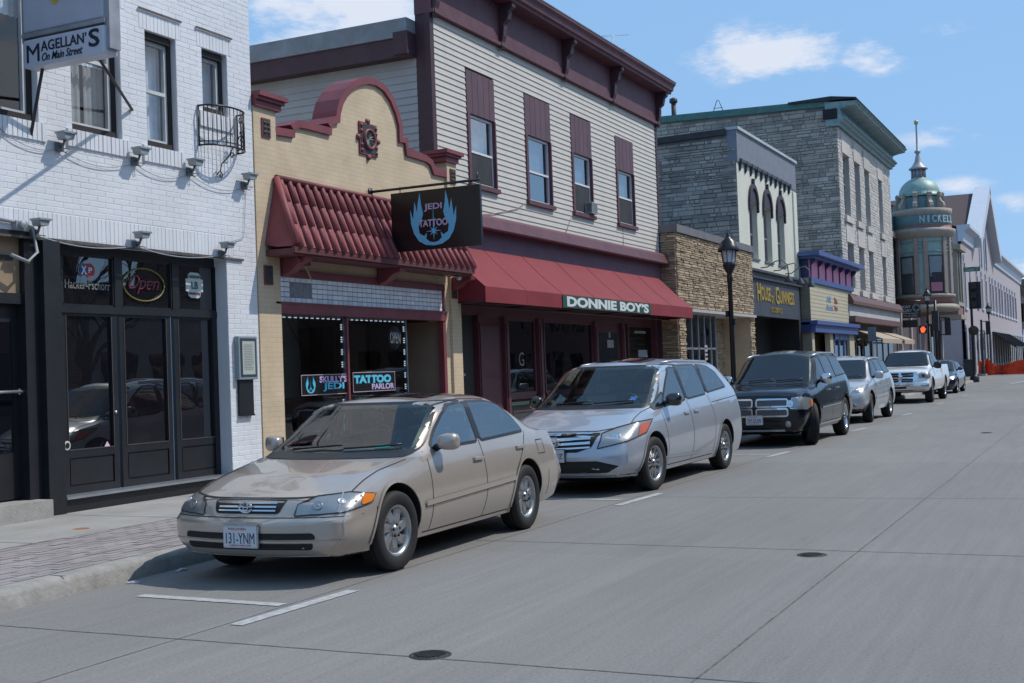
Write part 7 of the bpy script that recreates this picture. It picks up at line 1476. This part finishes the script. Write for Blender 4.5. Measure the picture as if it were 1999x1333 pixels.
# -------------------------------------------------------------- silver minivan
sv = paint('silver_paint', (.43, .465, .525), .6, .3)
def ex_van(c, root, sp):
    for z, w in ((.60, .02), (.655, .03), (.71, .03), (.765, .018)): mk('grille_bar', c.line([(-.46, z+.02), (0, z), (.46, z+.02)], w, 'F', .016), chrome, root)
    h, nn = c.hit((0, -3, .69), (0, 1, 0)); y = h.y-.05; mb = MB()
    mb.tube([(.07*math.copysign(abs(math.cos(a*.3142))**.5, math.cos(a*.3142)), y, .69+.055*math.copysign(abs(math.sin(a*.3142))**.5, math.sin(a*.3142))) for a in range(21)], .008, 5)
    for s_ in (-1, 1): mb.tube([(s_*.045, y, .735), (s_*.03, y, .645)], .011, 5)
    mb.tube([(-.035, y, .69), (.035, y, .69)], .009, 5); mk('emblem', mb, chrome, root)
    for s_ in (-1, 1):
        mb = MB(); 
        L3 = []
        for yy in (2.3, 2.8, 3.3, 3.8, 4.3):
            h, nn = c.hit((s_*.60, yy, 5), (0, 0, -1))
            if h: L3.append(h+nn*.02)
        mb.tube(L3, .016, 6); mk('roof_rail', mb, sp['paint'], root)
    mk('sunroof', c.project(rounded([(-.4, 2.0), (.4, 2.0), (.4, 2.7), (-.4, 2.7)], .05), 'T', .008, .1), CGL, root)
    mk('windscreen_sticker', c.project([(.56, 1.15), (.64, 1.15), (.64, 1.20), (.56, 1.20)], 'F', .012, .1), mat('blue_sticker', (.03, .12, .35), .5, var=0), root)
build(dict(label='silver minivan parked behind the beige saloon car', cat='minivan', L=5.15, W=2.01, paint=sv, pillars=[(2.49, 1.14, 1.58), (3.45, 1.20, 1.59)], cut=(.6, 1.15, 3, .82), rear=[(-.68, 1.25), (.68, 1.25), (.58, 1.55), (-.58, 1.55)], r=.345, fy=1.0, ry=4.0, steer=rad(-4), bow=.34, rbow=.14, place=(15.2, 18.42, -5.36), zc=.5,
    keys=[(0, .24, .74, .45, .88, .68, .86, .74, .74, .78), (.15, .22, .80, .46, .93, .78, .88, .83, .74, .87), (.6, .2, .88, .52, .985, .92, .88, .97, .72, 1.00), (1.05, .2, .92, .55, 1.0, .99, .91, 1.04, .76, 1.09), (1.95, .2, .93, .58, 1.005, 1.05, .91, 1.59, .72, 1.68), (2.8, .2, .93, .6, 1.005, 1.11, .91, 1.65, .70, 1.735), (4.45, .2, .93, .6, 1.0, 1.17, .90, 1.63, .69, 1.715), (5.0, .22, .92, .6, .98, 1.2, .88, 1.50, .67, 1.62), (5.15, .28, .86, .6, .92, 1.05, .84, 1.15, .64, 1.25)],
    nose=[(0, .14), (.24, .08), (.34, .0), (.5, 0), (.62, .03), (.72, .06), (.82, .16), (.95, .3)], tail=[(0, .1), (.5, 0), (1.0, .05), (1.6, .25)],
    glass=None, screen=[(-.82, 1.09), (.82, 1.09), (.68, 1.60), (-.68, 1.60)],
    side=[[(1.58, 1.07), (2.42, 1.13), (2.46, 1.57), (2.24, 1.55), (1.98, 1.40)], [(2.54, 1.14), (3.34, 1.18), (3.46, 1.59), (2.57, 1.59)], [(3.46, 1.20), (4.42, 1.26), (4.26, 1.46), (4.02, 1.56), (3.58, 1.595)], [(1.22, 1.05), (1.50, 1.065), (1.72, 1.24)]],
    dlo=[(1.36, 1.085), (3.6, 1.165), (3.74, 1.24), (4.82, 1.22), (4.55, 1.48), (4.2, 1.60), (3.2, 1.63), (2.5, 1.61), (2.1, 1.48)],
    seams=[[(1.42, 1.03), (1.42, .8), (1.46, .3)], [(2.48, 1.12), (2.48, .6), (2.44, .26)], [(3.42, 1.16), (3.5, .8), (3.45, .55), (3.42, .3)], [(1.5, .28), (3.4, .28)], [(.66, .6), (.7, .5)], [(3.5, 1.04), (4.85, 1.10)], [(4.3, .6), (4.45, .35)]],
    creases=[[(1.3, .40), (2.6, .36), (3.5, .50)]], handles=[(2.3, .94), (2.7, .95)], mirror=(1.62, 1.08), mlen=.2, mh=.09, mirrorm=mat('gloss_black_cap', (.01, .01, .011), .2, var=0, coat=1),
    panels=[('headlight', [(.52, .60), (.90, .68), (1.20, .76), (1.34, .92), (1.10, .90), (.80, .84), (.60, .78)], 32, refl, .006), ('amber_lens', [(1.06, .73), (1.20, .77), (1.30, .89), (1.12, .87)], 32, mat('orange_red_lens', (.5, .10, .04), .25, var=0), .012),
            ('grille', [(-.48, .62), (-.3, .56), (.3, .56), (.48, .62), (.56, .79), (-.56, .79)], 'F', seam, .006), ('lower_intake', [(-.66, .30), (.66, .30), (.80, .38), (.55, .45), (-.55, .45), (-.80, .38)], 'F', seam, .004)],
    lines=[('bonnet_gap', [(-.8, .86), (-.5, .81), (.5, .81), (.8, .86)], .010, 'F', seam, .003, False), ('bumper_lip', [(-.9, .235), (.9, .235)], .05, 'F', trimb, .006, False)]+[('headlight_rim', [(s_*a, b) for a, b in [(.52, .60), (.90, .68), (1.20, .76), (1.34, .92), (1.10, .90), (.80, .84), (.60, .78)]], .012, 32*s_, seam, .009, True) for s_ in (-1, 1)]+[('bonnet_gap', [(s_*.82, .5), (s_*.80, 1.0), (s_*.85, 1.25)], .01, 'T', seam, .003, False) for s_ in (-1, 1)]+[('nozzle', [(s_*.3, 1.0), (s_*.3, 1.03)], .04, 'T', seam, .004, False) for s_ in (-1, 1)],
    bulbs=[(.74, .74, .055, chrome)], plate=('885-SJZ', .52, 0), plateframe=1, spokes=(6, 'pair', .66), gap=.055, extra=ex_van))
# -------------------------------------------------------------- black sport utility
bp_ = mat('black_car_paint', (.003, .005, .010), .15, 0, var=.02, coat=.5, spec=.3)
def ex_suv(c, root, sp):
    for a, b in (((-.62, .80), (-.04, .80)), ((.04, .80), (.62, .80)), ((-.62, .63), (-.04, .63)), ((.04, .63), (.62, .63))):
        x0, x1 = sorted((a[0], b[0])); z = a[1]; o_ = 1 if x1 > .1 else -1; w = .05
        pts = rounded([(x0, z-.065), (x1, z-.065), (x1, z+.065), (x0, z+.065)], .04); mk('grille_mesh', c.project(pts, 'F', .010, .06), mat('chrome_mesh', (.10, .11, .12), .4, .7, var=.5, vs=60), root); mk('grille_surround', c.line(pts, .028, 'F', .018, True, .05), chrome, root)
    for s_ in (-1, 1):
        L3 = []
        for yy in (2.1, 2.7, 3.4, 4.1, 4.5):
            h, nn = c.hit((s_*.64, yy, 5), (0, 0, -1))
            if h: L3.append(h+nn*.04)
        mb = MB(); mb.tube(L3, .018, 6); mk('roof_rail', mb, alu, root)
        h, nn = c.hit((s_*.62, -3, .42), (0, 1, 0)); mb = MB(); mb.lathe((s_*.62, h.y-.01, .42), [(.001, -.012), (.05, -.012), (.058, 0), (.06, .02)], 16, axis='y'); mk('fog_lamp', mb, refl, root)
build(dict(label='black sport utility vehicle with chrome grille and front wheel turned out', cat='suv', L=5.07, W=1.93, paint=bp_, r=.385, fy=.98, ry=4.02, steer=rad(22), bow=.15, rbow=.12, sz=1.045, place=(23.88, 26.9, -5.15), zc=.55, tw=.25, archup=.03, wglass=CGW,
    keys=[(0, .28, .76, .5, .88, .86, .84, .93, .74, .96), (.1, .26, .80, .5, .92, .92, .86, .99, .74, 1.02), (.6, .26, .88, .56, .95, 1.02, .86, 1.06, .72, 1.08), (1.35, .26, .90, .6, .962, 1.06, .87, 1.10, .72, 1.14), (2.05, .26, .90, .6, .965, 1.10, .88, 1.62, .68, 1.71), (2.8, .26, .90, .6, .965, 1.13, .88, 1.68, .68, 1.765), (4.4, .26, .90, .6, .96, 1.18, .87, 1.68, .68, 1.755), (4.9, .28, .88, .62, .94, 1.2, .85, 1.56, .65, 1.68), (5.07, .34, .84, .62, .9, 1.1, .82, 1.2, .64, 1.28)],
    nose=[(0, .14), (.28, .06), (.42, 0), (.6, 0), (.72, .0), (.9, .04), (1.0, .12)], tail=[(0, .1), (.5, 0), (1.0, .05), (1.6, .3)], glass=None, screen=[(-.74, 1.14), (.74, 1.14), (.62, 1.63), (-.62, 1.63)],
    side=[[(1.72, 1.16), (2.5, 1.18), (2.46, 1.59), (2.2, 1.57)], [(2.58, 1.18), (3.42, 1.21), (3.36, 1.62), (2.56, 1.62)], [(3.52, 1.23), (4.62, 1.27), (4.36, 1.58), (3.46, 1.62)]], dlo=[(1.6, 1.13), (4.78, 1.25), (4.42, 1.63), (3.2, 1.66), (2.3, 1.63), (2.05, 1.56)], dlomat=trimb,
    seams=[[(1.52, 1.1), (1.5, .8), (1.5, .36)], [(2.54, 1.15), (2.54, .7), (2.5, .36)], [(3.52, 1.2), (3.5, .9), (3.4, .6), (3.35, .4)]], handles=[(2.4, .98), (3.3, 1.0)], handlem=chrome, mirror=(1.78, 1.13), mlen=.22, mh=.10, mirrorm=chrome,
    strip=[(1.5, .66), (3.35, .68)], stripw=.03, stripm=chrome, rocker=([(1.45, .36), (3.5, .36)], .04), rockerm=chrome,
    panels=[('headlight', [(.62, .70), (.95, .66), (1.16, .72), (1.20, .86), (.95, .90), (.66, .88)], 28, refl, .006), ('amber_lens', [(1.10, .70), (1.16, .73), (1.18, .82), (1.12, .84)], 28, amber, .014), ('lower_intake', [(-.5, .36), (.5, .36), (.46, .46), (-.46, .46)], 'F', seam, .004)],
    lines=[('bumper_chrome', [(-.55, .31), (.55, .31)], .035, 'F', alu, .012, False), ('headlight_rim', [(.62, .70), (.95, .66), (1.16, .72), (1.20, .86), (.95, .90), (.66, .88)], .012, 28, chrome, .010, True), ('bonnet_gap', [(-.8, .93), (.8, .93)], .010, 'F', seam, .003, False)],
    bulbs=[(.66, .78, .065, chrome)], plate=('297-DUW', .50, -.0), spokes=(5, 'flat', .70), rimm=chrome, gap=.055, extra=ex_suv))
# -------------------------------------------------------------- silver crossover
def ex_cross(c, root, sp):
    for z in (.74, .80): mk('grille_bar', c.line([(-.42, z), (.42, z)], .022, 'F', .014), chrome, root)
    for s_ in (-1, 1):
        L3 = []
        for yy in (2.1, 2.7, 3.4, 4.1):
            h, nn = c.hit((s_*.62, yy, 5), (0, 0, -1))
            if h: L3.append(h+nn*.04)
        mb = MB(); mb.tube(L3, .018, 6); mk('roof_rail', mb, sp['paint'], root)
        h, nn = c.hit((s_*.66, -3, .46), (0, 1, 0)); mb = MB(); mb.lathe((s_*.66, h.y-.01, .46), [(.001, -.01), (.045, -.01), (.05, .02)], 14, axis='y'); mk('fog_lamp', mb, refl, root)
build(dict(label='silver crossover parked between the black vehicle and the white pickup', cat='suv', L=4.8, W=1.91, paint=paint('bright_silver_paint', (.50, .52, .54), .5, .3), r=.37, fy=.95, ry=3.74, steer=rad(6), bow=.28, rbow=.12, place=(32.2, 35.15, -5.5), zc=.55, tw=.24, archup=.03, wglass=CGW,
    keys=[(0, .36, .70, .52, .86, .80, .82, .87, .7, .90), (.1, .32, .78, .52, .9, .86, .84, .92, .7, .96), (.6, .28, .86, .58, .94, .98, .85, 1.03, .7, 1.06), (1.25, .28, .89, .6, .95, 1.04, .86, 1.09, .7, 1.13), (2.0, .28, .89, .6, .955, 1.08, .87, 1.58, .66, 1.67), (2.8, .28, .89, .6, .955, 1.12, .87, 1.63, .66, 1.72), (4.15, .28, .89, .6, .95, 1.17, .86, 1.63, .66, 1.71), (4.62, .3, .87, .62, .93, 1.18, .84, 1.5, .63, 1.62), (4.8, .36, .82, .62, .88, 1.05, .8, 1.12, .62, 1.2)],
    nose=[(0, .2), (.3, .1), (.45, 0), (.62, 0), (.75, .03), (.88, .12), (1.0, .2)], tail=[(0, .1), (.5, 0), (1.0, .05), (1.6, .3)], glass=None, screen=[(-.73, 1.12), (.73, 1.12), (.60, 1.58), (-.60, 1.58)],
    side=[[(1.68, 1.15), (2.45, 1.17), (2.42, 1.56), (2.15, 1.54)], [(2.53, 1.17), (3.3, 1.20), (3.26, 1.58), (2.51, 1.58)], [(3.38, 1.22), (4.38, 1.27), (4.12, 1.53), (3.34, 1.58)]], dlo=[(1.55, 1.12), (4.5, 1.25), (4.18, 1.58), (3.2, 1.62), (2.3, 1.59), (2.0, 1.52)],
    seams=[[(1.48, 1.08), (1.46, .8), (1.46, .38)], [(2.49, 1.14), (2.49, .7), (2.45, .38)], [(3.4, 1.2), (3.38, .9), (3.2, .6), (3.15, .4)]], strip=[(1.46, .62), (3.15, .64)], stripw=.05, handles=[(2.3, .98), (3.15, 1.0)], handlem=chrome, mirror=(1.75, 1.12), mlen=.22, mh=.1,
    panels=[('headlight', [(.55, .76), (.85, .80), (1.14, .88), (1.22, .98), (.95, .96), (.66, .90)], 30, refl, .006), ('grille', [(-.46, .70), (.46, .70), (.5, .86), (-.5, .86)], 'F', seam, .006), ('lower_intake', [(-.55, .36), (.55, .36), (.6, .54), (-.6, .54)], 'F', seam, .004), ('bumper_black', [(-.88, .30), (.88, .30), (.88, .37), (-.88, .37)], 'F', trimb, .005)],
    bulbs=[(.7, .84, .05, chrome)], lines=[('bonnet_gap', [(-.8, .9), (.8, .9)], .010, 'F', seam, .003, False)], plate=('642-KRT', .60, 0) if False else None, spokes=(5, 'flat', .68), gap=.06, extra=ex_cross))
# -------------------------------------------------------------- white pickup
def ex_truck(c, root, sp):
    for (x0, x1, z0, z1) in ((-.46, -.04, .93, 1.07), (.04, .46, .93, 1.07), (-.44, -.04, .76, .88), (.04, .44, .76, .88)):
        pts = rounded([(x0, z0), (x1, z0), (x1, z1), (x0, z1)], .04); mk('grille_mesh', c.project(pts, 'F', .022, .06), seam, root); mk('grille_bar', c.line([(x0, (z0+z1)/2), (x1, (z0+z1)/2)], .015, 'F', .03), alu, root)
    h, nn = c.hit((0, -3, .92), (0, 1, 0)); mb = MB(); mb.lathe((0, h.y-.03, .92), [(.001, -.02), (.08, -.01), (.10, .01)], 14, axis='y'); mk('emblem', mb, chrome, root)
    # load bed floor recess
    mb = MB(); mb.box(-.80, .80, 3.75, 5.6, 1.13, 1.345); mk('load_bed', mb, well, root)
    mb = MB(); mb.box(.45, .65, 0, 0, 0, 0)
build(dict(truck=1, label='white pickup truck with chrome bumper and grille', cat='pickup truck', L=5.82, W=2.02, paint=paint('white_car_paint', (.80, .81, .82), 0, .3), r=.405, fy=1.0, ry=4.57, steer=rad(3), bow=.14, rbow=.05, place=(46.0, 49.75, -5.72), zc=.7, tw=.27, archup=.05, gap=.08, wglass=CGW, smooth=2,
    keys=[(0, .42, .90, .6, .97, 1.02, .93, 1.08, .82, 1.12), (.1, .42, .92, .6, .98, 1.08, .93, 1.14, .82, 1.18), (.6, .42, .94, .7, 1.0, 1.14, .92, 1.20, .8, 1.24), (1.4, .42, .95, .7, 1.005, 1.2, .92, 1.26, .78, 1.3), (2.0, .42, .95, .7, 1.005, 1.24, .92, 1.78, .70, 1.86), (2.6, .42, .95, .7, 1.005, 1.25, .92, 1.83, .70, 1.91), (3.35, .42, .95, .7, 1.005, 1.26, .92, 1.82, .70, 1.9), (3.62, .42, .95, .7, 1.005, 1.28, .92, 1.4, .82, 1.4), (3.66, .42, .95, .7, 1.005, 1.28, .95, 1.33, .93, 1.34), (5.75, .45, .95, .7, 1.0, 1.28, .95, 1.33, .93, 1.34), (5.82, .5, .94, .7, .98, 1.26, .94, 1.32, .92, 1.33)],
    nose=[(0, .1), (.45, .03), (.55, 0), (.72, 0), (.76, .1), (1.0, .12), (1.15, .2)], tail=[(0, 0), (2, 0)], glass=None, screen=[(-.80, 1.30), (.80, 1.30), (.66, 1.80), (-.66, 1.80)],
    side=[[(1.72, 1.29), (2.5, 1.31), (2.48, 1.74), (2.2, 1.73)], [(2.58, 1.31), (3.2, 1.32), (3.16, 1.74), (2.56, 1.75)]], dlo=[(1.62, 1.27), (3.3, 1.29), (3.24, 1.77), (2.1, 1.76)],
    seams=[[(1.5, 1.22), (1.5, .5)], [(2.54, 1.28), (2.54, .48)], [(3.36, 1.3), (3.36, .5)], [(3.62, 1.3), (3.62, .5)]], handles=[(2.38, 1.10), (3.15, 1.1)], mirror=(1.75, 1.25), mlen=.26, mh=.13, mirrorm=trimb,
    panels=[('headlight', [(.66, .88), (.98, .86), (1.12, .92), (1.10, 1.06), (.72, 1.08), (.62, 1.0)], 22, refl, .006), ('grille_surround', [(-.54, .74), (.54, .74), (.62, .95), (.56, 1.11), (-.56, 1.11), (-.62, .95)], 'F', chrome, .012), ('chrome_bumper', [(-.96, .48), (.96, .48), (.97, .71), (-.97, .71)], 'F', chrome, .012), ('bumper_slot', [(-.22, .53), (.22, .53), (.22, .6), (-.22, .6)], 'F', seam, .02), ('bumper_black', [(-.9, .42), (.9, .42), (.9, .475), (-.9, .475)], 'F', trimb, .01)],
    bulbs=[(.78, .97, .06, mat('dark_bowl', (.06, .06, .065), .3, .5, var=0))], plate=('J1R', .60, -.42), spokes=(5, 'flat', .66), rimm=chrome, extra=ex_truck))
# -------------------------------------------------------------- dark blue car at the far end of the row
build(dict(label='dark blue car half hidden behind the white pickup truck', cat='car', L=4.5, W=1.78, paint=paint('dark_blue_paint', (.008, .014, .035), .2, .25), r=.33, fy=.95, ry=3.6, bow=.25, rbow=.12, place=(57.0, 59.8, -6.05), zc=.45,
    keys=[(0, .24, .68, .42, .80, .62, .79, .70, .66, .72), (.12, .2, .74, .44, .85, .70, .82, .76, .68, .79), (.6, .19, .80, .5, .88, .84, .82, .88, .66, .91), (1.2, .19, .82, .52, .89, .93, .82, .96, .68, 1.0), (1.95, .19, .82, .52, .89, .98, .815, 1.38, .60, 1.46), (2.6, .19, .82, .52, .89, 1.0, .815, 1.42, .60, 1.50), (3.4, .19, .82, .52, .89, 1.02, .81, 1.38, .59, 1.46), (4.2, .22, .81, .54, .87, 1.02, .78, 1.15, .6, 1.2), (4.5, .3, .76, .55, .82, .95, .74, 1.0, .6, 1.05)],
    nose=[(0, .12), (.25, .06), (.4, 0), (.6, .02), (.75, .12)], tail=[(0, .1), (.5, 0), (1.0, .14)], glass=None, screen=[(-.70, .99), (.70, .99), (.56, 1.41), (-.56, 1.41)],
    side=[[(1.6, 1.01), (2.4, 1.03), (2.38, 1.38), (2.1, 1.36)], [(2.48, 1.03), (3.4, 1.06), (3.2, 1.33), (2.46, 1.39)]], dlo=[(1.45, .985), (3.6, 1.04), (3.3, 1.36), (2.4, 1.42), (2.0, 1.38)],
    seams=[[(1.42, .95), (1.42, .3)], [(2.44, 1.0), (2.44, .3)]], handles=[(2.3, .88), (3.2, .9)], mirror=(1.68, 1.0), mlen=.18, mh=.08,
    panels=[('headlight', [(.55, .6), (.9, .64), (1.1, .7), (1.14, .78), (.9, .77), (.62, .74)], 30, refl, .006), ('grille', [(-.4, .52), (.4, .52), (.4, .64), (-.4, .64)], 'F', trimb, .006), ('lower_intake', [(-.5, .3), (.5, .3), (.5, .4), (-.5, .4)], 'F', seam, .004)],
    bulbs=[], spokes=(5, 'flat', .66), rimm=chrome))
# ================================================================== the other side of the street (seen only in reflections)
ob_ = [brickmat('red_brown_brick', (.16, .075, .055), (.12, .06, .05), (.2, .18, .16)), brickmat('grey_tan_brick', (.22, .19, .16), (.18, .16, .14), (.2, .19, .18)), mat('dark_stucco', (.14, .14, .15), .9, var=.1)]
for i, (y0, y1, h, m_, lab) in enumerate(((-26, -8, 7.5, 0, 'red brown brick shop row across the street, behind the camera'), (-7.9, 6, 6.2, 1, 'tan brick building directly across the street from the bar'), (6.1, 15, 4.6, 2, 'low grey stucco building across the street'), (15.1, 33, 8.0, 0, 'tall red brown brick block across the street from the clapboard building'), (33.1, 46, 5.0, 1, 'low tan brick shop across the street from the ledgestone shop'), (50, 84, 8.5, 0, 'long red brown brick block across the street near the corner'), (104, 150, 9, 1, 'tan brick block across the street beyond the corner'))):
    t = thing('brick_building', lab, 'building', (11, y0, .15)); mb = MB(); mb.box(11, 24, y0, y1, .15, h); mk('wall', mb, ob_[m_], t)
    mb = MB(); mb.box(10.7, 24, y0, y1, h+.001, h+.35); mk('cornice', mb, burgd, t); mb = MB(); k = y0+1
    while k < y1-2: mb.box(10.95, 10.99, k, k+1.8, .8, 2.9); k += 2.6
    if h > 6:
        k = y0+1
        while k < y1-1.5: mb.box(10.95, 10.99, k, k+1, 4.4, 6.1); k += 2.3
    mk('window', mb, dw, t)
bark = mat('bare_bark', (.07, .055, .045), .9, var=.3)
def tree(x, y, H, seed, lab):
    R = random.Random(seed); t = thing('bare_tree', lab, 'tree', (x, y, .15), 'bare trees across the street'); tr = MB(); br = MB()
    def grow(p, d, L_, r, lv):
        n = 4; pts = [p]; q = p
        for i in range(n): d = (d+Vector((R.uniform(-.13, .13), R.uniform(-.13, .13), R.uniform(-.02, .1)))).normalized(); q = q+d*L_/n; pts.append(q)
        (tr if lv == 0 else br).tube(pts, [r*(1-.45*i/n) for i in range(n+1)], 6 if lv < 2 else 4, cap=False)
        if lv < 5:
            for k in range(3 if lv else 5):
                j = pts[R.randint(2, n)] if k else q; a = R.uniform(0, 6.28); e = (d+Vector((math.cos(a), math.sin(a), R.uniform(-.1, .5)))*R.uniform(.5, .9)).normalized(); grow(j, e, L_*R.uniform(.6, .8), r*.5, lv+1)
    grow(Vector((x, y, .1)), Vector((0, 0, 1)), H*.3, .2, 0); mk('trunk', tr, bark, t); mk('branches', br, bark, t)
for i, (x, y, H) in enumerate(((8.2, 30, 11), (8.6, 44, 12), (8.3, 13, 9), (9, 60, 12))): tree(x, y, H, 40+i, ('bare tree across the street opposite the clapboard building', 'tall bare tree across the street opposite the pub', 'smaller bare tree across the street opposite the bar', 'bare tree farthest up the street on the opposite side')[i])
